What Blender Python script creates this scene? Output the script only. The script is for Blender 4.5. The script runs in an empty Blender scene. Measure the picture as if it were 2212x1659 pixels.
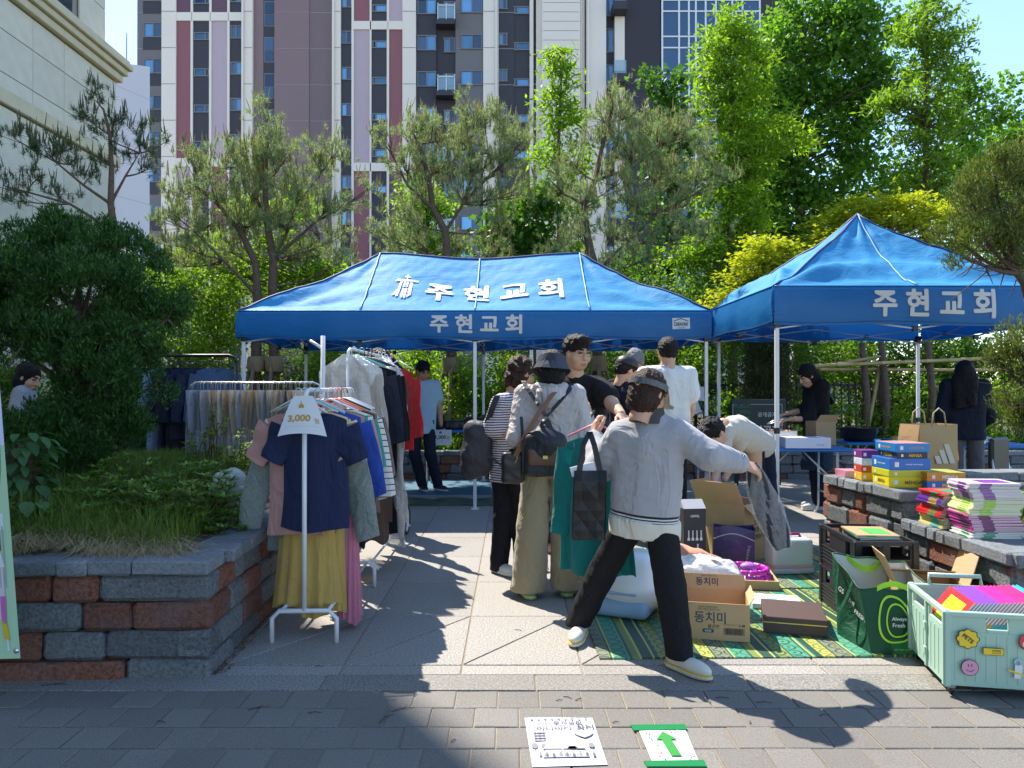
import bpy, bmesh, math, random
import numpy as np
from mathutils import Vector, Matrix
random.seed(7); RNG = np.random.default_rng(11)
SC = bpy.context.scene
COL = SC.collection
PI = math.pi
R = math.radians
# ---------------------------------------------------------------- camera
CAM_H = 1.38          # eye height, metres
F_PX, HZ, CX = 1661.0, 837.0, 1106.0      # focal length, horizon row and centre column of the 2212x1659 survey grid
cam_d = bpy.data.cameras.new('camera'); cam = bpy.data.objects.new('camera', cam_d); COL.objects.link(cam)
cam.location = (0, 0, CAM_H)
cam.rotation_euler = (R(90) + math.atan((HZ - 829.5) / F_PX), 0, 0)
cam_d.sensor_width = 36.0; cam_d.lens = F_PX / 2212 * 36.0
cam_d.clip_start = 0.05; cam_d.clip_end = 2000
SC.camera = cam
# ---------------------------------------------------------------- sky, sun, exposure
SUN_EL, SUN_AZ = 54.0, 33.0     # elevation; degrees left of straight ahead (the sun stands behind the stalls)
world = bpy.data.worlds.new('World'); SC.world = world; world.use_nodes = True
wn = world.node_tree.nodes; wl = world.node_tree.links
sky = wn.new('ShaderNodeTexSky'); sky.sky_type = 'NISHITA'; sky.sun_disc = False
sky.sun_elevation = R(SUN_EL); sky.sun_rotation = R(-SUN_AZ)
sky.air_density = 1.0; sky.dust_density = 0.15; sky.ozone_density = 3.0
bg = wn['Background']; bg.inputs['Strength'].default_value = 0.122
wl.new(sky.outputs['Color'], bg.inputs['Color'])
sun_d = bpy.data.lights.new('sun', 'SUN'); sun_d.energy = 3.4; sun_d.angle = R(0.55); sun_d.color = (1.0, 0.93, 0.82)
sun = bpy.data.objects.new('sun', sun_d); COL.objects.link(sun)
to_sun = Vector((-math.sin(R(SUN_AZ)) * math.cos(R(SUN_EL)), math.cos(R(SUN_AZ)) * math.cos(R(SUN_EL)), math.sin(R(SUN_EL))))
sun.rotation_euler = to_sun.to_track_quat('Z', 'Y').to_euler()
sun.location = to_sun * 60
vs = SC.view_settings; vs.view_transform = 'Standard'; vs.look = 'None'; vs.exposure = 1.55; vs.gamma = 1.0; vs.use_curve_mapping = False
SC.display_settings.display_device = 'sRGB'
SC.render.engine = 'CYCLES'
cy = SC.cycles
cy.use_denoising = True
try: cy.denoiser = 'OPENIMAGEDENOISE'
except Exception: pass
cy.max_bounces = 6; cy.diffuse_bounces = 3; cy.glossy_bounces = 2; cy.transmission_bounces = 4; cy.transparent_max_bounces = 10
cy.caustics_reflective = False; cy.caustics_refractive = False
cy.sample_clamp_indirect = 6.0
cy.use_adaptive_sampling = True; cy.adaptive_threshold = 0.015
# ---------------------------------------------------------------- survey helpers (place = column, row of the survey grid, distance in metres)
def P(x, y, Y):
 return Vector(((x - CX) / F_PX * Y, Y, CAM_H + (HZ - y) / F_PX * Y))
def G(x, y):
 Y = CAM_H * F_PX / (y - HZ)
 return Vector(((x - CX) / F_PX * Y, Y, 0))
def PX(x, Y): return (x - CX) / F_PX * Y
def PZ(y, Y): return CAM_H + (HZ - y) / F_PX * Y
# ---------------------------------------------------------------- materials
MATS = {}
def srgb(*c):
 if len(c) == 1 and isinstance(c[0], str):
  h = c[0].lstrip('#'); c = [int(h[i:i+2], 16) for i in (0, 2, 4)]
 return tuple(((v/255)/12.92 if v/255 <= 0.04045 else ((v/255+0.055)/1.055)**2.4) for v in c)
def new_mat(name):
 m = bpy.data.materials.new(name); m.use_nodes = True
 nt = m.node_tree; b = nt.nodes['Principled BSDF']
 return m, nt, b
def N(nt, typ, **kw):
 n = nt.nodes.new(typ)
 for k, v in kw.items():
  if k in n.inputs: n.inputs[k].default_value = v
  else: setattr(n, k, v)
 return n
def mixc(nt, fac, a, b, blend='MIX'):
 n = nt.nodes.new('ShaderNodeMix'); n.data_type = 'RGBA'; n.blend_type = blend
 for s, v in ((n.inputs[0], fac), (n.inputs[6], a), (n.inputs[7], b)):
  if hasattr(v, 'links') or hasattr(v, 'is_linked'): nt.links.new(v, s)
  elif isinstance(v, (int, float)): s.default_value = v
  else: s.default_value = (*v[:3], 1)
 return n.outputs[2]
def math_n(nt, op, a, b=None, c=None):
 n = nt.nodes.new('ShaderNodeMath'); n.operation = op
 for i, v in enumerate((a, b, c)):
  if v is None: continue
  if hasattr(v, 'is_linked'): nt.links.new(v, n.inputs[i])
  else: n.inputs[i].default_value = v
 return n.outputs[0]
def ramp(nt, fac, stops, interp='LINEAR'):
 n = nt.nodes.new('ShaderNodeValToRGB'); n.color_ramp.interpolation = interp
 el = n.color_ramp.elements
 while len(el) < len(stops): el.new(0.5)
 for e, (p, c) in zip(el, stops):
  e.position = p; e.color = (*c[:3], 1) if not isinstance(c, (int, float)) else (c, c, c, 1)
 nt.links.new(fac, n.inputs[0])
 return n.outputs[0]
def noise(nt, scale, detail=3, rough=0.55, vec=None, dist=0.0):
 n = nt.nodes.new('ShaderNodeTexNoise')
 n.inputs['Scale'].default_value = scale; n.inputs['Detail'].default_value = detail; n.inputs['Roughness'].default_value = rough
 n.inputs['Distortion'].default_value = dist
 if vec is not None: nt.links.new(vec, n.inputs['Vector'])
 return n.outputs['Fac']
def coords(nt, kind='Object'):
 return nt.nodes.new('ShaderNodeTexCoord').outputs[kind]
def bump(nt, b, height, strength=0.3, dist=0.01):
 n = nt.nodes.new('ShaderNodeBump'); n.inputs['Strength'].default_value = strength; n.inputs['Distance'].default_value = dist
 nt.links.new(height, n.inputs['Height']); nt.links.new(n.outputs[0], b.inputs['Normal'])
def mat(name, c, rough=0.6, var=0.0, scale=8.0, bmp=0.0, bscale=None, bdist=0.01, metal=0.0, spec=0.5, rnd=0.0, sheen=0.0, trans=0.0, coat=0.0, alpha=1.0, kind='Object', detail=4):
 if name in MATS: return MATS[name]
 m, nt, b = new_mat(name); MATS[name] = m
 b.inputs['Roughness'].default_value = rough; b.inputs['Metallic'].default_value = metal
 b.inputs['Specular IOR Level'].default_value = spec
 b.inputs['Sheen Weight'].default_value = sheen; b.inputs['Coat Weight'].default_value = coat
 b.inputs['Alpha'].default_value = alpha
 b.inputs['Base Color'].default_value = (*c, 1)
 src = None
 if var > 0:
  v = noise(nt, scale, detail, vec=coords(nt, kind))
  src = mixc(nt, v, [max(0, x*(1-var)) for x in c], [min(1, x*(1+var)) for x in c])
 if rnd > 0:
  oi = nt.nodes.new('ShaderNodeObjectInfo')
  k = math_n(nt, 'MULTIPLY_ADD', oi.outputs['Random'], 2*rnd, 1-rnd)
  hs = nt.nodes.new('ShaderNodeHueSaturation'); nt.links.new(k, hs.inputs['Value'])
  if src is not None: nt.links.new(src, hs.inputs['Color'])
  else: hs.inputs['Color'].default_value = (*c, 1)
  src = hs.outputs[0]
 if src is not None: nt.links.new(src, b.inputs['Base Color'])
 if bmp > 0:
  bump(nt, b, noise(nt, bscale or scale*3, 4, vec=coords(nt, kind)), bmp, bdist)
 if trans > 0:
  out = nt.nodes['Material Output']; t = nt.nodes.new('ShaderNodeBsdfTranslucent'); mx = nt.nodes.new('ShaderNodeMixShader')
  if src is not None: nt.links.new(src, t.inputs['Color'])
  else: t.inputs['Color'].default_value = (*c, 1)
  mx.inputs[0].default_value = trans
  nt.links.new(b.outputs[0], mx.inputs[1]); nt.links.new(t.outputs[0], mx.inputs[2]); nt.links.new(mx.outputs[0], out.inputs['Surface'])
 return m
def leafmat(name, ca, cb, trans=0.45, tcol=None, rough=0.5, cc=None):
 """foliage: each leaf takes its own colour between ca and cb, and lets light through"""
 if name in MATS: return MATS[name]
 m, nt, b = new_mat(name); MATS[name] = m
 g = nt.nodes.new('ShaderNodeNewGeometry')
 stops = [(0.0, ca), (1.0, cb)] if cc is None else [(0.0, ca), (0.85, cb), (1.0, cc)]
 col = ramp(nt, g.outputs['Random Per Island'], stops)
 nt.links.new(col, b.inputs['Base Color']); b.inputs['Roughness'].default_value = rough; b.inputs['Specular IOR Level'].default_value = 0.35
 t = nt.nodes.new('ShaderNodeBsdfTranslucent'); mx = nt.nodes.new('ShaderNodeMixShader'); mx.inputs[0].default_value = trans
 k = tcol or (1.15, 1.25, 0.5)
 tc = mixc(nt, 1.0, col, k, 'MULTIPLY'); nt.links.new(tc, t.inputs['Color'])
 nt.links.new(b.outputs[0], mx.inputs[1]); nt.links.new(t.outputs[0], mx.inputs[2])
 nt.links.new(mx.outputs[0], nt.nodes['Material Output'].inputs['Surface'])
 return m
# ---------------------------------------------------------------- objects
def tag(o, label=None, cat=None, group=None, kind=None):
 if label: o['label'] = label
 if cat: o['category'] = cat
 if group: o['group'] = group
 if kind: o['kind'] = kind
 return o
def thing(name, label, cat, loc=(0, 0, 0), rz=0.0, group=None):
 o = bpy.data.objects.new(name, None); COL.objects.link(o); o.empty_display_size = 0.1
 o.location = loc; o.rotation_euler = (0, 0, rz)
 return tag(o, label, cat, group)
def link(name, me, parent=None, loc=None, rot=None, scale=None):
 o = bpy.data.objects.new(name, me); COL.objects.link(o)
 if parent is not None: o.parent = parent
 if loc is not None: o.location = loc
 if rot is not None: o.rotation_euler = rot
 if scale is not None: o.scale = scale
 return o
def copy_tree(o, parent=None):
 c = o.copy(); COL.objects.link(c); c.parent = parent
 for ch in o.children: copy_tree(ch, c)
 return c
def to_mesh(name, V, Fc, mats, midx=None, smooth=False, quads=None):
 """V (n,3) array, Fc list of index tuples or an (m,k) array"""
 me = bpy.data.meshes.new(name)
 V = np.asarray(V, dtype=np.float32).reshape(-1, 3)
 if isinstance(Fc, np.ndarray):
  m, k = Fc.shape
  me.vertices.add(len(V)); me.vertices.foreach_set('co', V.ravel())
  me.loops.add(m*k); me.loops.foreach_set('vertex_index', Fc.astype(np.int32).ravel())
  me.polygons.add(m); me.polygons.foreach_set('loop_start', np.arange(0, m*k, k, dtype=np.int32))
  try: me.polygons.foreach_set('loop_total', np.full(m, k, dtype=np.int32))
  except Exception: pass
  if midx is not None: me.polygons.foreach_set('material_index', np.asarray(midx, dtype=np.int32))
  if smooth: me.polygons.foreach_set('use_smooth', np.ones(m, dtype=bool))
  me.update(calc_edges=True)
 else:
  me.from_pydata(V.tolist(), [], [tuple(f) for f in Fc])
  if midx is not None: me.polygons.foreach_set('material_index', np.asarray(midx, dtype=np.int32))
  if smooth: me.polygons.foreach_set('use_smooth', np.ones(len(me.polygons), dtype=bool))
  me.update()
 for mm in (mats if isinstance(mats, (list, tuple)) else [mats]): me.materials.append(mm)
 return me
class MB:
 """collects simple solids, then links them as one mesh object"""
 def __init__(s): s.v = []; s.f = []; s.m = []; s.sm = []
 def add(s, V, Fc, mi=0, smooth=False):
  o = len(s.v); s.v += [tuple(p) for p in V]; s.f += [tuple(i + o for i in f) for f in Fc]
  s.m += [mi]*len(Fc); s.sm += [smooth]*len(Fc); return s
 def box(s, c, d, rz=0.0, mi=0, M=None, taper=1.0, bev=0.0):
  hx, hy, hz = d[0]/2, d[1]/2, d[2]/2
  if bev <= 0:
   V = [Vector((x*hx*(taper if z > 0 else 1), y*hy*(taper if z > 0 else 1), z*hz)) for z in (-1, 1) for y in (-1, 1) for x in (-1, 1)]
   Fc = [(0, 2, 3, 1), (4, 5, 7, 6), (0, 1, 5, 4), (2, 6, 7, 3), (0, 4, 6, 2), (1, 3, 7, 5)]
  else:
   b = min(bev, hx*.98, hy*.98, hz*.98); V = []; idx = {}
   for sx in (-1, 1):
    for sy in (-1, 1):
     for sz in (-1, 1):
      for ax in range(3):
       p = [sx*hx, sy*hy, sz*hz]
       for a in range(3):
        if a != ax: p[a] -= (sx, sy, sz)[a]*b
       idx[(sx, sy, sz, ax)] = len(V); V.append(Vector(p))
   Fc = []
   for ax in range(3):
    a1, a2 = [(1, 2), (2, 0), (0, 1)][ax]
    for sg in (-1, 1):
     q = []
     for (u, w) in ((-1, -1), (1, -1), (1, 1), (-1, 1)):
      k = [0, 0, 0]; k[ax] = sg; k[a1] = u; k[a2] = w; q.append(idx[(*k, ax)])
     Fc.append(tuple(q) if sg > 0 else tuple(reversed(q)))
    for u in (-1, 1):
     for w in (-1, 1):
      ka = [0, 0, 0]; ka[a1] = u; ka[a2] = w
      k0 = list(ka); k0[ax] = -1; k1 = list(ka); k1[ax] = 1
      q = (idx[(*k0, a1)], idx[(*k1, a1)], idx[(*k1, a2)], idx[(*k0, a2)])
      Fc.append(q if u*w < 0 else tuple(reversed(q)))
   for sx in (-1, 1):
    for sy in (-1, 1):
     for sz in (-1, 1):
      t = (idx[(sx, sy, sz, 0)], idx[(sx, sy, sz, 1)], idx[(sx, sy, sz, 2)])
      Fc.append(t if sx*sy*sz > 0 else tuple(reversed(t)))
  Rm = M if M is not None else Matrix.Rotation(rz, 3, 'Z')
  return s.add([Rm @ p + Vector(c) for p in V], Fc, mi)
 def tube(s, pts, r, n=8, mi=0, cap=True, closed=False):
  pts = [Vector(p) for p in pts]; k = len(pts); rs = r if isinstance(r, (list, tuple)) else [r]*k
  V = []; up = None
  for i, p in enumerate(pts):
   if closed: t = pts[(i+1) % k] - pts[i-1]
   else: t = (pts[min(i+1, k-1)] - pts[max(i-1, 0)])
   t = t.normalized() if t.length > 1e-9 else Vector((0, 0, 1))
   if up is None:
    up = t.orthogonal().normalized()
   up = (up - t*up.dot(t)); up = up.normalized() if up.length > 1e-6 else t.orthogonal().normalized()
   w = t.cross(up)
   for j in range(n):
    a = 2*PI*j/n; V.append(p + (up*math.cos(a) + w*math.sin(a))*rs[i])
  Fc = []
  for i in range(k if closed else k-1):
   i2 = (i+1) % k
   for j in range(n):
    j2 = (j+1) % n; Fc.append((i*n+j, i*n+j2, i2*n+j2, i2*n+j))
  s.add(V, Fc, mi, True)
  if cap and not closed:
   o = len(s.v) - len(V)
   s.f += [tuple(o+j for j in reversed(range(n))), tuple(o+(k-1)*n+j for j in range(n))]; s.m += [mi, mi]; s.sm += [False, False]
  return s
 def lathe(s, prof, c=(0, 0, 0), n=16, mi=0, smooth=True, M=None):
  V = []; k = len(prof)
  for (r, z) in prof:
   for j in range(n):
    a = 2*PI*j/n; p = Vector((r*math.cos(a), r*math.sin(a), z))
    V.append((M @ p if M is not None else p) + Vector(c))
  Fc = [(i*n+j, i*n+(j+1) % n, (i+1)*n+(j+1) % n, (i+1)*n+j) for i in range(k-1) for j in range(n)]
  return s.add(V, Fc, mi, smooth)
 def prism(s, poly, z0, z1, mi=0, M=None, c=(0, 0, 0)):
  n = len(poly); V = [Vector((x, y, z)) for z in (z0, z1) for (x, y) in poly]
  if M is not None: V = [M @ p for p in V]
  V = [p + Vector(c) for p in V]
  Fc = [tuple(reversed(range(n))), tuple(range(n, 2*n))] + [(j, (j+1) % n, n+(j+1) % n, n+j) for j in range(n)]
  return s.add(V, Fc, mi)
 def quad(s, a, b, c, d, mi=0): return s.add([a, b, c, d], [(0, 1, 2, 3)], mi)
 def grid(s, fn, nu, nv, mi=0, smooth=True):
  V = [fn(i/nu, j/nv) for j in range(nv+1) for i in range(nu+1)]
  Fc = [(j*(nu+1)+i, j*(nu+1)+i+1, (j+1)*(nu+1)+i+1, (j+1)*(nu+1)+i) for j in range(nv) for i in range(nu)]
  return s.add(V, Fc, mi, smooth)
 def mesh(s, name, mats):
  me = bpy.data.meshes.new(name); me.from_pydata([tuple(v) for v in s.v], [], s.f)
  me.polygons.foreach_set('material_index', s.m); me.polygons.foreach_set('use_smooth', s.sm); me.update()
  for mm in (mats if isinstance(mats, (list, tuple)) else [mats]): me.materials.append(mm)
  return me
 def build(s, name, mats, parent=None, **kw): return link(name, s.mesh(name, mats), parent, **kw)
def vnoise(p, seed=0.0):
 """cheap smooth noise from a few sines; p (...,3) array"""
 x, y, z = p[..., 0], p[..., 1], p[..., 2]
 return (np.sin(x*1.7+y*2.3+seed)+np.sin(y*3.1-z*1.9+seed*1.7)+np.sin(z*2.7+x*1.3-seed*.6)+np.sin(x*4.1-y*3.7+z*4.3+seed*2.1)*.6)/3.6
# ---------------------------------------------------------------- lettering (meshes made from the built-in typeface)
TEXTS = {}
def tkey(st, bold): return (st, 0.0 if bold < .006 else .014 if bold < .022 else .03)
def make_texts(keys):
 """letter outlines for many strings at once: one tall block of lines for each weight"""
 keys = sorted({tkey(*k) for k in keys}); obs = []
 for bold in sorted({k[1] for k in keys}):
  ks = [k for k in keys if k[1] == bold]; cu = bpy.data.curves.new('t', 'FONT'); cu.body = '\n'.join(k[0] for k in ks); cu.size = 1.0; cu.space_line = 4.0; cu.align_x = 'CENTER'; cu.offset = bold; cu.resolution_u = 3
  o = bpy.data.objects.new('t', cu); COL.objects.link(o); obs.append((ks, o))
 bpy.context.view_layer.update(); dg = bpy.context.evaluated_depsgraph_get()
 for ks, o in obs:
  me = bpy.data.meshes.new_from_object(o.evaluated_get(dg))
  V = np.zeros(len(me.vertices)*3, np.float32); me.vertices.foreach_get('co', V); V = V.reshape(-1, 3)
  line = np.rint((.35-V[:, 1])/4.0).astype(int); Fs = [[] for _ in ks]
  for q in me.polygons: t_ = tuple(q.vertices); Fs[line[t_[0]]].append(t_)
  bpy.data.meshes.remove(me)
  for i, key in enumerate(ks):
   sel = np.nonzero(line == i)[0]; new = -np.ones(len(V), int); new[sel] = np.arange(len(sel)); W = V[sel].copy(); Fc = [tuple(int(new[j]) for j in f) for f in Fs[i]]
   W[:, :2] -= (W[:, :2].max(0) + W[:, :2].min(0))/2
   TEXTS[key] = (W, Fc, float(np.ptp(W[:, 0])), float(np.ptp(W[:, 1])))
  cu = o.data; bpy.data.objects.remove(o); bpy.data.curves.remove(cu)
def make_text(st, bold=0.0):
 k = tkey(st, bold)
 if k not in TEXTS: make_texts([k])
 return TEXTS[k]
make_texts([(st_, b_) for b_, ss in {0.03: ['주 현 교 회', 'CARAVAN', 'PETS', 'MENGA', 'MOVING YOUR FINGER', 'MENSA', 'BRAIN STORM', '쉼터공간', '1,000', '주현교회'], 0.028: ['주 현 교 회'], 0.0: ['CANOPY', '물냉면', '담백한 아삭무로 담가', '더욱 시원한 동치미 육수', '4인분', '⚠ 품질 보존을 위해 실온보관', '신세계백화점', 'GS THE FRESH', 'N° 63510', 'CREATOR', '건강식품', '원', '♥', '일  시', '장  소', '품  목', '주  관'], 0.035: ['주 현 교 회', '3,000'], 0.02: ['동치미', '6 M', '“', 'GS', 'LIVING', 'PUBLIC', 'OPEN', 'SPACE', '2026', '다시쓰고 나누는', '착한 장터'], 0.015: ['GIPFEL', 'THE', 'FRESH', '75-53'], 0.012: ['고객님의', '소중한 상품', '도착했습니다', 'Always', 'Fresh'], 0.01: ['JIMPOOL', '원', '공개공지', '5.16(토) 11시', '주현교회 앞 열린 공간', '의류, 잡화, 생필품, 먹거리', '주현교회 청년부', '대한예수교장로회 주현교회'], 0.05: ['아나바다', '장터']}.items() for st_ in ss])
def fine_text(s, bold, cell):
 """text triangles cut finely enough to be laid on a curved cloth"""
 V, Fc, w, h = make_text(s, bold)
 bm = bmesh.new(); vs_ = [bm.verts.new(p) for p in V.tolist()]
 for f in Fc:
  try: bm.faces.new([vs_[i] for i in f])
  except Exception: pass
 bmesh.ops.triangulate(bm, faces=bm.faces[:])
 for ax in (0, 1):
  lo, hi = V[:, ax].min(), V[:, ax].max(); k = lo + cell
  while k < hi:
   no = Vector((1, 0, 0)) if ax == 0 else Vector((0, 1, 0))
   bmesh.ops.bisect_plane(bm, geom=bm.verts[:]+bm.edges[:]+bm.faces[:], plane_co=no*k, plane_no=no); k += cell
 bm.verts.index_update()
 V2 = np.array([v.co[:] for v in bm.verts]); F2 = [tuple(v.index for v in f.verts) for f in bm.faces]
 bm.free(); return V2, F2, w, h
def lettering(s, parent, m, width=None, height=None, loc=(0, 0, 0), M=None, bold=0.0, name='lettering', stretch=None):
 """flat print: letters lie in the plane spanned by M's x (reading direction) and y (up)"""
 V, Fc, w, h = make_text(s, bold)
 k = (width/w) if width else height/h
 ky = stretch*k if stretch else (height/h if (width and height) else k)
 M = M or Matrix.Identity(3)
 W = [M @ Vector((v[0]*k, v[1]*ky, 0)) + Vector(loc) for v in V.tolist()]
 return link(name, to_mesh(name, [p[:] for p in W], Fc, m), parent)
def frame(xdir, up):
 x = Vector(xdir).normalized(); z = x.cross(Vector(up)).normalized(); y = z.cross(x)
 return Matrix((x, y, z)).transposed()
FRONT = frame((1, 0, 0), (0, 0, 1))       # letters on a face that looks towards -Y
# ================================================================ ground and pavement
def granite(name, c, var=0.35, spk=260, rough=0.6, stain=True):
 m, nt, b = new_mat(name); MATS[name] = m
 co = coords(nt, 'Object')
 geo = nt.nodes.new('ShaderNodeNewGeometry')
 wp = geo.outputs['Position']
 s1 = noise(nt, spk, 2, 0.6, wp); s2 = noise(nt, spk*0.45, 2, 0.5, wp); s3 = noise(nt, 1.3, 4, 0.6, wp)
 base = ramp(nt, s1, [(0.34, [x*(1-var) for x in c]), (0.5, c), (0.66, [min(1, x*(1+var*1.1)) for x in c])])
 base = mixc(nt, math_n(nt, 'MULTIPLY', s2, 0.5), base, [x*0.72 for x in c])
 if stain: base = mixc(nt, ramp(nt, s3, [(0.35, 0.0), (0.75, 0.42)]), base, [x*0.70*k for x, k in zip(c, (1.0, .96, .9))])
 oi = nt.nodes.new('ShaderNodeObjectInfo'); hs = nt.nodes.new('ShaderNodeHueSaturation')
 nt.links.new(math_n(nt, 'MULTIPLY_ADD', oi.outputs['Random'], 0.22, 0.89), hs.inputs['Value']); nt.links.new(base, hs.inputs['Color'])
 nt.links.new(hs.outputs[0], b.inputs['Base Color']); b.inputs['Roughness'].default_value = rough; b.inputs['Specular IOR Level'].default_value = 0.3
 bump(nt, b, s1, 0.25, 0.004)
 return m
M_slab = granite('granite_slab', (0.315, 0.297, 0.272), var=0.55, spk=110)
M_kerb = granite('granite_kerb', (0.25, 0.24, 0.22), var=0.55, spk=100)
M_paver = granite('concrete_paver', (0.195, 0.184, 0.168), var=0.30, spk=170, rough=0.8)
M_paver2 = granite('pale_paver', (0.26, 0.28, 0.30), var=0.32, spk=220, rough=0.8)
M_grout = mat('sandy_grout', (0.27, 0.215, 0.15), 0.9, var=0.35, scale=14)
M_soil = mat('soil', (0.075, 0.06, 0.04), 0.95, var=0.5, scale=9, bmp=0.8, bscale=30, bdist=0.03)
M_ground = mat('far_ground', (0.13, 0.12, 0.10), 0.95, var=0.4, scale=0.7)
g = MB().quad((-400, -40, -0.05), (400, -40, -0.05), (400, 700, -0.05), (-400, 700, -0.05)).build('ground', M_ground); tag(g, kind='structure')
pv = MB().box((0.6, 4.9, -0.0155), (14.0, 15.8, 0.02)).build('plaza_pavement', M_grout); tag(pv, kind='structure')
def slab_mesh(name, poly, m, th=0.0145, bev=0.004):
 """thin slab with an eased upper edge"""
 n = len(poly); cx = sum(p[0] for p in poly)/n; cy_ = sum(p[1] for p in poly)/n
 ins = []
 for (x, y) in poly:
  d = math.hypot(cx-x, cy_-y); ins.append((x+(cx-x)/d*bev*1.4, y+(cy_-y)/d*bev*1.4))
 V = [(x, y, -th) for x, y in poly] + [(x, y, -bev*0.6) for x, y in poly] + [(x, y, 0) for x, y in ins]
 Fc = [tuple(range(2*n, 3*n))] + [(k*n+j, k*n+(j+1) % n, (k+1)*n+(j+1) % n, (k+1)*n+j) for k in (0, 1) for j in range(n)]
 return to_mesh(name, V, Fc, m)
PW = 0.186; Y_K0 = 3.51
pm = slab_mesh('paver', [(-PW/2+.003, -PW/2+.003), (PW/2-.003, -PW/2+.003), (PW/2-.003, PW/2-.003), (-PW/2+.003, PW/2-.003)], M_paver)
pm2 = slab_mesh('paver_pale', [(-PW/2+.003, -PW/2+.003), (PW/2-.003, -PW/2+.003), (PW/2-.003, PW/2-.003), (-PW/2+.003, PW/2-.003)], M_paver2)
rr = random.Random(3)
pale = {(1, -13), (2, -14)}
for row in range(7):
 off = PW/2 if row % 2 else 0.0
 for i in range(-19, 20):
  x = i*PW + off + 0.03; y = Y_K0 - PW*(row+0.5) - 0.004
  half = (row, i) in pale
  o = link('paver', pm2 if half else pm, pv, loc=(x, y, rr.uniform(-.0022, .0012)), rot=(rr.gauss(0, .006), rr.gauss(0, .006), rr.gauss(0, .004)))
far = MB().quad((-12, -9, -0.012), (14, -9, -0.012), (14, Y_K0-PW*7-.006, -0.012), (-12, Y_K0-PW*7-.006, -0.012)).build('paving_behind', M_paver); tag(far, kind='structure')
x = -6.0
while x < 6.4:
 L = 0.995
 link('kerb_stone', slab_mesh('kerb_stone', [(0.003, 0), (L-.003, 0), (L-.003, 0.186), (0.003, 0.186)], M_kerb, 0.016), pv, loc=(x+0.14, Y_K0+0.002, rr.uniform(0, .003)))
 x += L
SX, SY0, SL, SWd = -0.246, 3.833, 0.815, 0.590
for i in range(-2, 10):
 link('strip_slab', slab_mesh('strip_slab', [(0.004, 0), (SWd-.004, 0), (SWd-.004, 0.118), (0.004, 0.118)], M_slab), pv, loc=(SX+i*SWd, 3.704, rr.uniform(-.001, .001)))
full = slab_mesh('slab', [(.004, .004), (SWd-.004, .004), (SWd-.004, SL-.004), (.004, SL-.004)], M_slab)
triA = slab_mesh('slab_half', [(.010, .004), (SWd-.004, .004), (SWd-.004, SL-.012)], M_slab)
triB = slab_mesh('slab_half', [(.004, .012), (SWd-.010, SL-.004), (.004, SL-.004)], M_slab)
for j in range(0, 11):
 for i in range(-3 if j < 1 else -4, 10):
  loc = (SX+i*SWd, SY0+j*SL, 0)
  if j == 0 and -2 <= i <= 2:
   link('slab', triA, pv, loc=loc); link('slab', triB, pv, loc=loc)
  else:
   link('slab', full, pv, loc=loc, rot=(rr.gauss(0, .0006), rr.gauss(0, .0006), 0))
# ================================================================ stone planters
def stone(name, c, var=0.65):
 m, nt, b = new_mat(name); MATS[name] = m
 wp = nt.nodes.new('ShaderNodeNewGeometry').outputs['Position']
 n1 = noise(nt, 55, 5, 0.75, wp); n2 = noise(nt, 120, 3, 0.6, wp); n3 = noise(nt, 5, 3, 0.5, wp)
 col = ramp(nt, n1, [(0.30, [x*(1-var) for x in c]), (0.52, c), (0.75, [min(1, x*(1+var)) for x in c])])
 col = mixc(nt, ramp(nt, n2, [(0.60, 0.0), (0.75, 0.45)]), col, [min(1, x*2.0+.05) for x in c])
 col = mixc(nt, ramp(nt, n3, [(0.45, 0.0), (0.7, 0.35)]), col, (0.16, 0.17, 0.175))
 oi = nt.nodes.new('ShaderNodeObjectInfo'); hs = nt.nodes.new('ShaderNodeHueSaturation')
 nt.links.new(math_n(nt, 'MULTIPLY_ADD', oi.outputs['Random'], 0.4, 0.8), hs.inputs['Value']); nt.links.new(col, hs.inputs['Color'])
 nt.links.new(hs.outputs[0], b.inputs['Base Color']); b.inputs['Roughness'].default_value = 0.9; b.inputs['Specular IOR Level'].default_value = 0.2
 bump(nt, b, math_n(nt, 'ADD', n1, math_n(nt, 'MULTIPLY', n2, 0.4)), 0.9, 0.02)
 return m
M_sg = stone('grey_split_stone', (0.185, 0.195, 0.20)); M_sr = stone('red_split_stone', (0.235, 0.098, 0.066)); M_cap = stone('cap_stone_grey', (0.235, 0.255, 0.275), 0.35)
_blk = {}
def block(parent, c, d, rz, m, name='stone_block', bev=0.020, seed=0):
 key = (tuple(round(v, 3) for v in d), m.name, bev)
 if key not in _blk:
  mb = MB(); mb.box((0, 0, 0), d, bev=bev); mb.v = [tuple(c_+rr.uniform(-.0035, .0035) for c_ in v) for v in mb.v]; _blk[key] = mb.mesh(name, m)
 return link(name, _blk[key], parent, loc=c, rot=(rr.gauss(0, .008), rr.gauss(0, .008), rz + rr.gauss(0, .01)))
CRS = 0.137
def course(parent, a, b, z0, z1, spec, depth=0.16, inset=0.0):
 """one course of blocks laid from point a to b; spec = [(fraction, 'g'|'r')...]"""
 a = Vector((*a, 0)); b = Vector((*b, 0)); d = (b-a); L = d.length; t = d/L; n = Vector((-t.y, t.x, 0)); rz = math.atan2(t.y, t.x)
 tot = sum(s[0] for s in spec); p = 0.0
 for fr, k in spec:
  w = fr/tot*L; c = a + t*(p+w/2) + n*(depth/2 + rr.uniform(0, .012)); p += w
  block(parent, (c.x, c.y, (z0+z1)/2), (w-0.005, depth, z1-z0-0.004), rz, M_sg if k == 'g' else M_sr)
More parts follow.
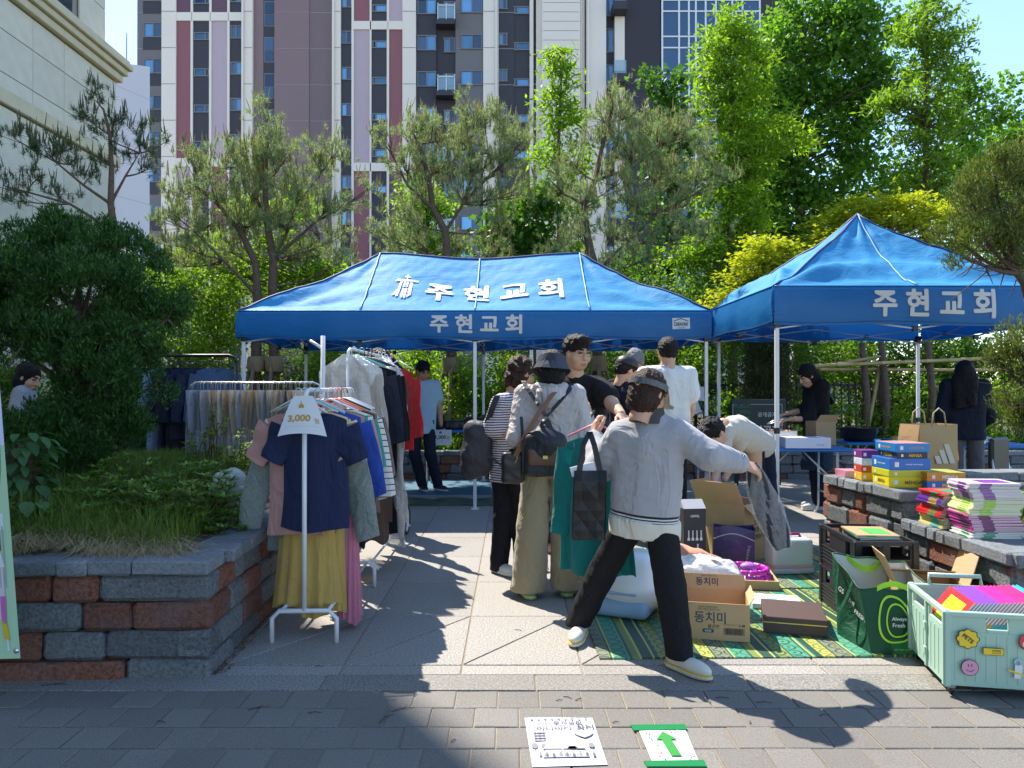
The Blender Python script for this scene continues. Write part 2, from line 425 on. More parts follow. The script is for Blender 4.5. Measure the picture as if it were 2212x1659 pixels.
def cap(parent, a, b, z, lens, depth=0.24, th=0.068, over=0.022):
 a = Vector((*a, 0)); b = Vector((*b, 0)); d = (b-a); L = d.length; t = d/L; n = Vector((-t.y, t.x, 0)); rz = math.atan2(t.y, t.x)
 tot = sum(lens); p = 0.0
 for w in lens:
  w = w/tot*L; c = a + t*(p+w/2) + n*(depth/2-over); p += w
  block(parent, (c.x, c.y, z-th/2+rr.uniform(-.002, .002)), (w-0.004, depth, th), rz, M_cap, 'cap_stone', 0.009)
# --- left planter: front runs along X, side runs back along Y
ZC = 0.563; FA, FC = (-3.30, 3.565), (-1.435, 3.66); SB = (-1.56, 7.9)
pl = thing('stone_planter', 'shaded grey and red split-stone planter at the left holding azaleas and grass', 'planter')
zt = ZC-0.068
specs = [  # left to right along the front
 [(48, 'g'), (60, 'g'), (48, 'r'), (30, 'r'), (70, 'g'), (97, 'r'), (70, 'r'), (165, 'g')],
 [(80, 'g'), (70, 'r'), (60, 'r'), (185, 'g'), (73, 'r'), (117, 'r')],
 [(70, 'g'), (60, 'r'), (60, 'r'), (72, 'g'), (98, 'r'), (96, 'g'), (165, 'g')],
 [(70, 'r'), (180, 'g'), (180, 'r'), (118, 'g')]]
side = [  # from the corner going back
 [(0.16, 'g'), (0.24, 'r'), (0.15, 'g'), (0.3, 'g'), (0.2, 'r'), (0.3, 'g'), (0.22, 'r'), (0.3, 'g'), (.3, 'r'), (.4, 'g'), (.3, 'g'), (.3, 'r'), (.4, 'g'), (.3, 'r'), (.4, 'g')],
 [(0.31, 'r'), (0.22, 'g'), (0.3, 'r'), (0.2, 'g'), (0.34, 'g'), (0.3, 'r'), (.4, 'g'), (.3, 'r'), (.3, 'g'), (.4, 'g'), (.3, 'r'), (.4, 'g'), (.4, 'r')],
 [(0.17, 'g'), (0.3, 'g'), (0.32, 'r'), (0.3, 'g'), (0.2, 'r'), (.4, 'g'), (.3, 'r'), (.4, 'g'), (.3, 'g'), (.4, 'r'), (.3, 'g'), (.4, 'g')],
 [(0.3, 'g'), (0.4, 'g'), (0.3, 'r'), (.4, 'g'), (.3, 'r'), (.4, 'g'), (.3, 'g'), (.4, 'r'), (.3, 'g'), (.4, 'g')]]
for k in range(4):
 z1 = zt - CRS*k; z0 = z1-CRS if k < 3 else -0.03
 course(pl, FA, FC, z0, z1, specs[k]); course(pl, FC, SB, z0, z1, side[k])
cap(pl, FA, FC, ZC, [90, 60, 90, 92, 68, 50, 70, 125]); cap(pl, (FC[0]+.005, FC[1]+0.235), SB, ZC, [.12, .12, .3, .22, .3, .2, .3, .3, .25, .3, .3, .3, .3])
MB().prism([(-9, 3.75), (-1.62, 3.85), (-1.74, 7.8), (-2.2, 11.5), (-9, 11.5)], 0.0, 0.50).build('soil', M_soil, pl)
def bedz(x, y):
 t = np.clip((y-3.72)/4.0, 0, 1); e = np.clip((-1.60-x)/.5, 0, 1); return .515 + .17*np.sin(PI*t)**.6*np.sqrt(e) + .02*np.sin(x*4+y*3)*e
MB().grid(lambda u, v: Vector((-4.6+2.95*u, 3.78+3.95*v, float(bedz(np.array(-4.6+2.95*u), np.array(3.78+3.95*v))))), 30, 40).build('soil_mound', M_soil, pl)
# --- right planter: lower front tier and a raised rear tier
pr = thing('stone_planter', 'grey and red split-stone planter at the right with game boxes and books stacked on it', 'planter')
QA, QB, QC = (2.33, 5.72), (2.44, 4.80), (2.47, 3.80)
def rspec(n, s):
 q = random.Random(s); return [(q.uniform(.2, .42), q.choice('ggr')) for _ in range(n)]
ZU = 0.735; zu = ZU-.068
for k in range(5):
 z1 = zu-CRS*k; z0 = z1-CRS if k < 4 else -0.03
 course(pr, QA, QB, z0, z1, [[(.2, 'r'), (.2, 'g'), (.13, 'r'), (.3, 'g'), (.16, 'g')], [(.3, 'g'), (.24, 'r'), (.26, 'g'), (.14, 'g')], [(.2, 'r'), (.36, 'g'), (.36, 'g')], [(.3, 'g'), (.3, 'r'), (.3, 'g')], [(.4, 'g'), (.4, 'g')]][k])
 course(pr, (6.5, 6.0), (2.36, 5.86), z0, z1, rspec(12, 40+k))
ZL = 0.562; zl = ZL-.068
for k in range(4):
 z1 = zl-CRS*k; z0 = z1-CRS if k < 3 else -0.03
 course(pr, QB, QC, z0, z1, [[(.26, 'g'), (.3, 'r'), (.24, 'g'), (.2, 'g')], [(.3, 'g'), (.3, 'g'), (.2, 'r'), (.2, 'g')], [(.3, 'g'), (.4, 'g'), (.3, 'r')], [(.4, 'g'), (.4, 'g')]][k])
 course(pr, QC, (6.6, 3.72), z0, z1, rspec(11, 60+k))
cap(pr, QA, QB, ZU, [.2, .08, .17, .08, .09, .3], depth=0.30); cap(pr, QB, QC, ZL, [.12, .16, .09, .09, .15, .38], depth=0.34)
cap(pr, (QC[0]-.0, QC[1]-.012), (6.6, 3.72), ZL+.0015, [.3]*10)
MB().prism([(2.62, 4.0), (9, 4.0), (9, 6.0), (2.6, 5.85), (2.72, 4.9)], 0.0, 0.46).build('soil', M_soil, pr)
# --- low wall of the planting bed behind the stalls
bk = thing('stone_planter', 'long low stone planter wall of the hedge bed behind the stalls', 'planter')
for k in range(3):
 z1 = 0.36-CRS*k; z0 = z1-CRS if k < 2 else -.03
 course(bk, (-9, 11.55), (12, 11.55), z0, z1, [(random.Random(k*50+i).uniform(.25, .5), random.Random(i*7+k).choice('ggr')) for i in range(56)])
cap(bk, (-9, 11.55), (12, 11.55), 0.428, [.4]*50)
MB().prism([(-16, 11.7), (16, 11.7), (20, 30), (-20, 30)], -0.02, 0.33).build('soil', M_soil, bk)
# ================================================================ buildings
M_trav = mat('travertine_panel', (0.68, 0.62, 0.51), 0.75, var=0.14, scale=5, bmp=0.12, bscale=40, rnd=0.06, detail=6)
M_travd = mat('travertine_ledge', (0.62, 0.53, 0.37), 0.8, var=0.15, scale=6)
M_joint = mat('dark_joint', (0.30, 0.27, 0.21), 0.9)
M_dkglass = mat('dark_window_glass', (0.012, 0.018, 0.028), 0.06, spec=0.8)
M_frame_dk = mat('dark_window_frame', (0.03, 0.03, 0.035), 0.5)
lb = thing('stone_building', 'beige stone-clad building at the far left with a moulded cornice', 'building')
KB = 1.21
WX, WY = -8.05, 15.6
def zb(z): return 1.38 + (z-1.38)*KB
UX, UY = WX-.2, WY-.03
MB().box(((WX-18)/2-.03, (WY-14)/2-.03, zb(6.6)/2), (abs(WX+18)-.06, WY+14-.06, zb(6.6))).box(((UX-18)/2-.03, (UY-14)/2-.03, 16.5), (abs(UX+18)-.06, UY+14-.06, 20)).build('wall', M_joint, lb)
_pm = {}
def pmesh(w, h):
 k = (round(w, 3), round(h, 3))
 if k not in _pm: _pm[k] = MB().box((0, 0, 0), (0.04, w-.013, h-.013), bev=.004).mesh('panel', M_trav)
 return _pm[k]
def panels(parent, xw, w, zs, ye, holes=()):
 for a, b in zip(zs[:-1], zs[1:]):
  y = ye
  while y > 2:
   if not any(h0 < y-w/2 < h1 and g0 < (a+b)/2 < g1 for (h0, h1, g0, g1) in holes):
    link('panel', pmesh(w, b-a), parent, loc=(xw-.02, y-w/2, (a+b)/2))
   y -= w
panels(lb, WX, 0.90, [zb(z) for z in (0.3, 1.5, 2.7, 3.9, 5.06)], WY)
panels(lb, WX, 0.90, [zb(z) for z in (5.30, 5.50, 6.06, 6.5)], WY)
holes = [(13.4, 14.45, zb(7.0), zb(9.4)), (9.9, 11.3, zb(7.0), zb(9.4)), (6.5, 8.0, zb(7.0), zb(9.4))]
panels(lb, UX, 0.92, [zb(z) for z in (6.95, 7.7, 8.5, 9.3, 10.2, 11.1, 12.0)], UY, holes)
for z, h, d in ((5.18, .20, .07), (6.58, .12, .10), (6.70, .10, .17), (6.80, .09, .24), (6.885, .06, .20)):
 MB().box((WX-.3+d/2, (WY-3)/2+d/2, zb(z)), (0.6+d, WY+3+d, h*KB), bev=.012).build('cornice', M_travd, lb)
for (a, b, z0, z1) in holes:
 w = MB().box((UX-.06, (a+b)/2, (z0+z1)/2), (.06, b-a, z1-z0)).build('window', M_frame_dk, lb)
 MB().box((UX-.025, (a+b)/2, (z0+z1)/2), (.02, b-a-.1, z1-z0-.1)).build('pane', M_dkglass, w)
M_pwhite = mat('pale_lilac_wall', (0.74, 0.71, 0.74), 0.8, var=0.03, scale=0.4)
wb = thing('white_building', 'plain pale lilac-white building between the stone building and the apartment tower', 'building')
a = P(150, 110, 34); b_ = P(296, 143, 38)
zt_ = [PZ(118, 34), PZ(143, 38)]
V = [(a.x, 34, 0), (b_.x+.6, 38, 0), ((b_.x+.6)*50/38, 50, 0), (a.x*1.4, 50, 0), (a.x, 34, zt_[0]), (b_.x+.6, 38, zt_[1]), ((b_.x+.6)*50/38, 50, zt_[1]), (a.x*1.4, 50, zt_[0])]
MB().add(V, [(0, 1, 5, 4), (1, 2, 6, 5), (2, 3, 7, 6), (3, 0, 4, 7), (4, 5, 6, 7)]).build('wall', M_pwhite, wb)
mm = MB()
for k in range(1, 7):
 z = k*2.6; mm.add([(a.x, 33.99, z), (b_.x+.6, 37.99, z), (b_.x+.6, 37.99, z+.04), (a.x, 33.99, z+.04)], [(0, 1, 2, 3)])
mm.build('panel_joint', mat('joint_lilac', (0.6, 0.57, 0.6), 0.9), wb)
zp = PZ(135, 42); MB().tube([(PX(272, 42), 42, zp-1.5), (PX(272, 42), 42, PZ(70, 42))], .035, 6).build('mast', mat('grey_mast', (.3, .3, .33), .5), wb)
TY = 60.0
cream = mat('cream_paint', (0.80, 0.72, 0.63), 0.75, var=0.035, scale=0.6)
chg = mat('charcoal_paint', (0.045, 0.043, 0.055), 0.7, var=0.08, scale=1.0)
gry = mat('warm_grey_paint', (0.165, 0.155, 0.16), 0.7, var=0.06, scale=1.0)
mar = mat('maroon_paint', (0.27, 0.105, 0.12), 0.7, var=0.05, scale=1.0)
pur = mat('plum_paint', (0.14, 0.07, 0.105), 0.7, var=0.05, scale=1.0)
mau = mat('mauve_paint', (0.48, 0.375, 0.42), 0.7, var=0.04, scale=1.0)
brn = mat('taupe_paint', (0.235, 0.16, 0.168), 0.7, var=0.05, scale=1.0)
brn2 = mat('dark_taupe_paint', (0.19, 0.135, 0.145), 0.7, var=0.05, scale=1.0)
blk = mat('aubergine_black_paint', (0.032, 0.026, 0.036), 0.6, var=0.08, scale=1.0)
wfr = mat('window_frame_grey', (0.16, 0.17, 0.18), 0.5)
M_pane = mat('sky_reflection_pane', (0.12, 0.28, 0.45), 0.12, metal=0.35, spec=0.9, rnd=0.55)  # reflected sky is painted into the blue of this paler pane
M_paned = mat('dim_pane', (0.05, 0.085, 0.14), 0.12, metal=0.25, spec=0.9, rnd=0.6)  # darker copy of the pane, with less sky reflection in its colour
M_glassb = mat('curtain_wall_glass', (0.05, 0.10, 0.17), 0.10, metal=0.3, spec=0.9, var=0.15, scale=0.3)
whm = mat('white_mullion', (0.75, 0.77, 0.78), 0.5)
tw = thing('apartment_tower', 'tall apartment tower in cream, charcoal, maroon and mauve vertical bands', 'building')
FL = 78.3*TY/F_PX
def X(x): return PX(x, TY)
def Z(y): return PZ(y, TY)
MB().box(((X(296)+X(1698))/2, TY+8.2, 24), (X(1698)-X(296), 16, 52)).build('wall', blk, tw)
jm = mat('facade_joint', (0.30, 0.27, 0.27), 0.9)
def strip(x0, x1, ytop, ybot, m, d=0.25, joints=True):
 z1, z0 = Z(ytop), max(0.2, Z(ybot))
 MB().box(((X(x0)+X(x1))/2, TY+.2-d/2, (z0+z1)/2), (X(x1)-X(x0), d, z1-z0)).build('wall_band', m, tw)
def windows(x0, x1, yc, h, left_light=True, split=0.5, d=0.0, k0=-3, k1=8, step=1, recess=True):
 for k in range(k0, k1, step):
  y = yc + 78.3*k
  cx_, cz = (X(x0)+X(x1))/2, Z(y); w = X(x1)-X(x0); hh = h*TY/F_PX
  y0 = TY-d
  wdw = MB().box((cx_, y0, cz+hh/2), (w+.16, .12, .08)).box((cx_, y0, cz-hh/2), (w+.16, .12, .08)).box((cx_-w/2, y0, cz), (.08, .118, hh)).box((cx_+w/2, y0, cz), (.08, .118, hh)).box((cx_-w/2+w*split, y0, cz), (.09, .11, hh)).build('window', wfr, tw)
  a0, a1 = cx_-w/2, cx_+w/2; s = a0+w*split
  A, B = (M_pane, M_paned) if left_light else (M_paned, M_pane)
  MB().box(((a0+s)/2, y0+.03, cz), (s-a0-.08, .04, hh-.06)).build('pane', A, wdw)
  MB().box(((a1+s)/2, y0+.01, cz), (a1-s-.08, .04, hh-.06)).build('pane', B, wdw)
YT, YB = -160, 850
B1L, B1R, B2 = 28, 47, 345      # cream cross bands (rows of the survey grid)
strip(296, 351, YT, YB, gry, .30)
windows(312, 350, 65, 30, True, .52, d=.13); 
for k in range(-3, 8): strip(309, 351, 65+78.3*k+17, 65+78.3*k+42, chg, .34)
strip(351, 382, YT, YB, cream, .5)
def split_band(x0, x1, cols, bands):
 ys = [YT]
 for b0, b1 in bands: ys += [b0, b1]
 ys.append(YB)
 for i, c in enumerate(cols): strip(x0, x1, ys[2*i], ys[2*i+1], c, .35)
 for b0, b1 in bands: strip(x0-3, x1+3, b0, b1, cream, .46)
LB = [(B1L, B1L+18), (B2-2, B2+16)]; RB = [(B1R, B1R+18), (B2+8, B2+26)]
split_band(382, 413, [pur, mar, mau], LB); strip(413, 418, YT, YB, cream, .45)
split_band(418, 453, [chg, chg, chg], LB); strip(453, 458, YT, YB, cream, .45)
windows(421, 452, 79, 15, True, .75, d=.16)
split_band(458, 492, [pur, mau, mar], LB); strip(492, 497, YT, YB, cream, .45)
split_band(497, 523, [chg, chg, chg], LB); windows(500, 522, 70, 26, False, .5, d=.16)
strip(523, 547, YT, YB, cream, .5)
strip(547, 568, YT, YB, brn, .22); strip(568, 593, YT, YB, chg, .18)
for k in range(-3, 8):
 y = 106+78.3*k; wdw = MB().box((X(580.5), TY+.06, Z(y)), (X(592)-X(569), .1, 55*TY/F_PX)).build('window', wfr, tw)
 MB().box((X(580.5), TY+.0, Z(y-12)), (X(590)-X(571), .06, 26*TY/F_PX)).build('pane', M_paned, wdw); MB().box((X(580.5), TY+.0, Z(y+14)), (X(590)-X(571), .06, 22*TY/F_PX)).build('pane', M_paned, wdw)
strip(593, 668, YT, YB, brn, .35); strip(668, 718, YT, YB, brn2, .28); strip(718, 737, YT, YB, cream, .5)
strip(737, 760, YT, YB, chg, .3); windows(739, 759, 81, 26, True, .5, d=.13)
strip(760, 765, YT, YB, cream, .45); split_band(765, 799, [mar, mau, mar], RB); strip(799, 803, YT, YB, cream, .45)
split_band(803, 836, [chg, chg, chg], RB); windows(806, 835, 97, 14, False, .22, d=.16); strip(836, 841, YT, YB, cream, .45)
split_band(841, 870, [mau, mar, pur], RB); strip(870, 899, YT, YB, cream, .5)
strip(899, 942, YT, YB, chg, .3); windows(903, 941, 93, 31, False, .5, d=.13)
strip(942, 984, YT, YB, blk, .12); windows(960, 982, 96, 30, True, .5, d=-.02)
M_rail = mat('balcony_rail', (.7, .75, .78), .4); M_bglass = mat('balcony_glass', (0.32, .48, .58), .1, alpha=.55, spec=.8)
for k in range(-1, 6):
 y = 35+152.5*k
 bl = MB().box((X(964), TY-.4, Z(y+21)), (X(985)-X(946), 1.1, .42)).build('balcony', chg, tw)
 MB().box((X(966), TY-.92, Z(y)), (X(984)-X(948), .03, 1.15)).box((X(948.5), TY-.45, Z(y)), (.03, .9, 1.15)).build('glass_panel', M_bglass, bl)
 rl = MB()
 for xx in (948, 966, 984): rl.box((X(xx), TY-.97, Z(y)), (.06, .06, 1.25))
 rl.box((X(966), TY-.97, Z(y-12)), (X(985)-X(947), .06, .06)).build('railing', M_rail, bl)
strip(984, 1044, YT, YB, gry, .34); windows(997, 1041, 91, 30, True, .52, d=.17); strip(1044, 1077, YT, YB, cream, .5)
strip(1077, 1111, YT, YB, chg, .3); windows(1079, 1095, 85, 25, True, .45, d=.13); strip(1111, 1144, YT, YB, chg, .24); windows(1112, 1142, 100, 15, False, .18, d=.08)
strip(1144, 1152, YT, YB, cream, .6); strip(1152, 1160, YT, YB, blk, .3); strip(1158, 1170, YT, YB, cream, .5); strip(1170, 1251, YT, YB, cream, 1.4)
strip(1251, 1261, YT, YB, cream, 1.0); strip(1264, 1306, YT, YB, cream, 1.3); strip(1306, 1326, YT, YB, chg, .3)
windows(1308, 1325, 88, 50, False, .4, d=.13); strip(1326, 1347, YT, YB, cream, .9); strip(1347, 1425, YT, YB, blk, .7)
for k in range(0, 4):
 y = 26+152.5*k; bl = MB().box((X(1334), TY-1.1, Z(y+6)), (X(1346)-X(1318), 1.6, .8)).build('balcony', chg, tw)
 MB().box((X(1333), TY-1.9, Z(y-14)), (X(1345)-X(1320), .03, 1.0)).build('glass_panel', M_bglass, bl)
gl = MB().box(((X(1427)+X(1638))/2, TY-.45, 25), (X(1638)-X(1427), .2, 50)).build('curtain_wall', M_glassb, tw)
ms = MB()
for xx in (1428, 1464, 1485, 1500, 1521, 1543, 1578, 1600, 1637):
 ms.box((X(xx), TY-.58, 25), (.13, .1, 50))
y = -150
while y < 800:
 for dy in (0, 24): ms.box(((X(1427)+X(1638))/2, TY-.575, Z(y+dy)), (X(1638)-X(1427), .09, .11))
 y += 78.3
ms.build('mullion', whm, gl)
strip(1638, 1700, YT, YB, blk, .8)
jt = MB()
for k in range(-3, 9):
 for (x0, x1, dd) in ((296, 351, .31), (351, 382, .51), (523, 547, .51), (593, 668, .36), (668, 718, .29), (718, 737, .51), (870, 899, .51), (984, 1044, .35), (1044, 1077, .51), (1077, 1111, .31)):
  yy = 105+78.3*k; jt.box(((X(x0)+X(x1))/2, TY+.2-dd, Z(yy)), (X(x1)-X(x0)-.06, .012, .05))
for k in range(-9, 40):
 jt.box(((X(1171)+X(1250))/2, TY+.2-1.405, Z(20*k)), (X(1250)-X(1171)-.1, .012, .035))
tag(jt.build('facade_joint', jm, tw), kind='stuff')
for xx, dd in ((527, .62), (722, .62), (1072, .62), (1254, 1.1), (1268, 1.45)):
 MB().tube([(X(xx), TY+.2-dd, .5), (X(xx), TY+.2-dd, 49)], .09, 8).build('drain_pipe', cream, tw)
fb = thing('apartment_block', 'pale distant apartment block glimpsed through the shrubs under the right canopy', 'building')
fx0, fx1, FY = PX(1755, 80), PX(1850, 80), 80
MB().box(((fx0+fx1)/2, FY+4, 9), (fx1-fx0, 8, 18)).build('wall', mat('far_wall', (.62, .60, .58), .8), fb)
for i in range(4):
 for k in range(5):
  w = MB().box((fx0+.7+i*1.1, FY-.03, 2.5+k*2.8), (.62, .1, 1.2)).build('window', mat('far_frame', (.5, .52, .55), .5), fb)
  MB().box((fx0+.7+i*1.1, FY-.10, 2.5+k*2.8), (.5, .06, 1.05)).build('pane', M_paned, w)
# ================================================================ vegetation
def unit(a): return a/np.maximum(np.linalg.norm(a, axis=-1, keepdims=True), 1e-9)
def leaf_quads(C, T, Nrm, L, W, fold=0.0):
 """diamond leaves: base C, growing along T, lamina normal Nrm; L, W arrays -> V (4n,3), F (n,4)"""
 S = unit(np.cross(T, Nrm)); L = L[:, None]; W = W[:, None]
 Nn = np.cross(S, T)
 a = C; b = C + T*L*.45 + S*W*.5 + Nn*W*fold; c = C + T*L; d = C + T*L*.45 - S*W*.5 + Nn*W*fold
 V = np.stack([a, b, c, d], 1).reshape(-1, 3); n = len(C)
 return V, np.arange(4*n).reshape(n, 4)
def fan_quads(C, T, Nrm, L, W):
 """ginkgo-like fans: narrow at the stalk, broad at the end"""
 S = unit(np.cross(T, Nrm)); L = L[:, None]; W = W[:, None]
 V = np.stack([C, C + T*L*.75 + S*W*.5, C + T*L, C + T*L*.75 - S*W*.5], 1).reshape(-1, 3); n = len(C)
 return V, np.arange(4*n).reshape(n, 4)
def star_tris(C, T, Nrm, L, W, k=5):
 """maple-like stars: k thin lobes per leaf"""
 S = unit(np.cross(T, Nrm)); n = len(C); Vs = []; 
 for j in range(k):
  a = (j-(k-1)/2)*R(44)
  D = T*math.cos(a) + S*math.sin(a); Q = unit(np.cross(D, Nrm)); ll = (L*(1-.13*abs(j-(k-1)/2)))[:, None]; w = W[:, None]
  Vs.append(np.stack([C, C + D*ll*.5 + Q*w*.22, C + D*ll, C + D*ll*.5 - Q*w*.22], 1))
 V = np.concatenate(Vs, 1).reshape(-1, 3); F = np.arange(len(V)).reshape(-1, 4)
 return V, F
def needles(C, T, n, L, w, rng, spread=0.9):
 """tufts: n thin needles round every shoot tip C with shoot direction T"""
 m = len(C); Cn = np.repeat(C, n, 0); Tn = np.repeat(T, n, 0)
 D = unit(Tn*rng.uniform(.15, 1.0, (m*n, 1)) + rng.normal(0, spread*.55, (m*n, 3)))
 base = Cn + Tn*rng.uniform(-.05, .02, (m*n, 1)); ll = L*rng.uniform(.65, 1.1, (m*n, 1))
 S = unit(np.cross(D, rng.normal(0, 1, (m*n, 3))))
 tip = base + D*ll; tip[:, 2] -= ll[:, 0]*.06
 V = np.stack([base - S*w*.5, base + S*w*.5, tip], 1).reshape(-1, 3)
 return V, np.arange(3*m*n).reshape(-1, 3)
def in_blob(n, rng, shell=0.45):
 d = unit(rng.normal(0, 1, (n, 3))); r = rng.uniform(0, 1, (n, 1))**shell
 return d*r, d
def B(x, y, Y, rx, ry, rd=None):
 """a crown lobe given by its survey place and half sizes (grid units), rd = half depth in metres"""
 c = P(x, y, Y); k = Y/F_PX
 return (np.array(c), np.array([rx*k, rd if rd is not None else max(rx, ry)*k*.9, ry*k]))
def limb(mb, a, b, r0, r1, sag=0.1, rng=None, seg=5, n=5, mi=0):
 a = Vector(a); b = Vector(b); d = b-a; pts = []; rs = []
 o = Vector((rng.normal(0, .07)*d.length, rng.normal(0, .07)*d.length, sag*d.length)) if rng is not None else Vector((0, 0, 0))
 for i in range(seg+1):
  t = i/seg; w = math.sin(PI*t); pts.append(a + d*t + o*w*(1-.3*t)); rs.append(r0 + (r1-r0)*t**.8)
 mb.tube(pts, rs, n, mi, cap=False)
 return pts
M_bark = mat('brown_bark', (0.115, 0.085, 0.062), 0.95, var=0.5, scale=14, bmp=0.9, bscale=30, bdist=0.02)
M_barkr = mat('reddish_pine_bark', (0.135, 0.085, 0.06), 0.95, var=0.55, scale=18, bmp=1.0, bscale=34, bdist=0.025)
M_barkg = mat('grey_bark', (0.15, 0.13, 0.11), 0.95, var=0.45, scale=12, bmp=0.8, bscale=26, bdist=0.02)
STY = {
 'ginkgo':  dict(m=leafmat('ginkgo_leaf', (0.07, 0.165, 0.024), (0.20, 0.38, 0.05), .6), L=.11, W=.125, fan=True, up=.35, n=17, cr=.24),
 'ginkgo_light':  dict(m=leafmat('ginkgo_light_leaf', (0.05, 0.13, 0.02), (0.11, 0.24, 0.035), .5), L=.11, W=.12, fan=True, up=.35, n=17, cr=.22),
 'meta':    dict(m=leafmat('redwood_leaf', (0.14, 0.26, 0.018), (0.31, 0.46, 0.04), .6), L=.15, W=.045, up=.5, n=24, cr=.19, flat=.4),
 'metad':   dict(m=leafmat('redwood_dark_leaf', (0.10, 0.20, 0.024), (0.26, 0.40, 0.055), .6), L=.15, W=.045, up=.5, n=24, cr=.20, flat=.45),
 'maple':   dict(m=leafmat('yellow_maple_leaf', (0.27, 0.36, 0.02), (0.50, 0.50, 0.045), .55, cc=(.46, .30, .06)), L=.06, W=.05, star=True, up=.75, n=22, cr=.17, flat=.4),
 'hedge':   dict(m=leafmat('hedge_leaf', (0.10, 0.20, 0.016), (0.28, 0.42, 0.04), .6), L=.085, W=.045, up=.45, n=24, cr=.17),
 'hedged':  dict(m=leafmat('hedge_dark_leaf', (0.06, 0.14, 0.016), (0.17, 0.29, 0.032), .55), L=.08, W=.045, up=.45, n=24, cr=.18),
}
def crown_mesh(name, blobs, st, rng, dens=1.0, wild=0.26):
 """clumps of leaves spread through the lobes; returns mesh and clump centres"""
 Cs = []; Ds = []
 for c, r in blobs:
  area = (r[0]*r[2] + r[0]*r[1] + r[1]*r[2])
  k = max(4, int(area*dens*26))
  q, d = in_blob(k, rng); q = q*(1 + wild*rng.normal(0, 1, (k, 1)))
  Cs.append(c + q*r); Ds.append(d)
 C = np.concatenate(Cs); D = np.concatenate(Ds)
 n = st['n']; m = len(C)
 X_ = np.repeat(C, n, 0) + rng.normal(0, 1, (m*n, 3))*st['cr']*np.array([1, 1, st.get('flat', .75)])*.62
 T = unit(rng.normal(0, 1, (m*n, 3)) + np.repeat(D, n, 0)*.7 + np.array([0, 0, -.25]))
 Nn = unit(rng.normal(0, 1, (m*n, 3))*(1-st['up']) + np.array([0, 0, 1.0])*st['up'])
 T = unit(T - Nn*np.sum(T*Nn, 1, keepdims=True))
 sz = rng.uniform(.6, 1.15, m*n)
 if st.get('star'): V, Fq = star_tris(X_, T, Nn, st['L']*sz, st['W']*sz)
 elif st.get('fan'): V, Fq = fan_quads(X_, T, Nn, st['L']*sz, st['W']*sz)
 else: V, Fq = leaf_quads(X_, T, Nn, st['L']*sz, st['W']*sz, .12)
 return to_mesh(name, V, Fq, st['m']), C
def trunk_at(pts, z):
 for a, b in zip(pts[:-1], pts[1:]):
  if a[2] <= z <= b[2]: t = (z-a[2])/max(1e-6, b[2]-a[2]); return Vector(a).lerp(Vector(b), t)
 return Vector(pts[-1]) if z > pts[-1][2] else Vector(pts[0])
def tree(name, label, cat, trunk, r0, blobs, style, seed, group=None, bark=None, dens=1.0, nlimb=60, crown='crown', rise=0.35):
 rng = np.random.default_rng(seed); st = STY[style]
 base = trunk[0]; t = thing(name, label, cat, tuple(base), group=group)
 rel = [Vector(p)-Vector(base) for p in trunk]
 bl = [(c-np.array(base), r) for c, r in blobs]
 me, C = crown_mesh(crown, bl, st, rng, dens); link(crown, me, t)
 mb = MB(); k = len(rel); mb.tube(rel, [r0*(1-.78*i/(k-1)) for i in range(k)], 8, cap=False)
 top = rel[-1].z
 for i in rng.choice(len(C), min(nlimb, len(C)), replace=False):
  c = Vector(C[i]); h = math.hypot(c.x, c.y); z = max(rel[0].z+.2, min(top*.97, c.z - rise*h - .1))
  a = trunk_at([p[:] for p in rel], z); limb(mb, a, c, r0*.22*(1-.6*z/max(top, .1))+.006, .004, .05, rng)
 mb.build('trunk', bark or M_bark, t)
 return t
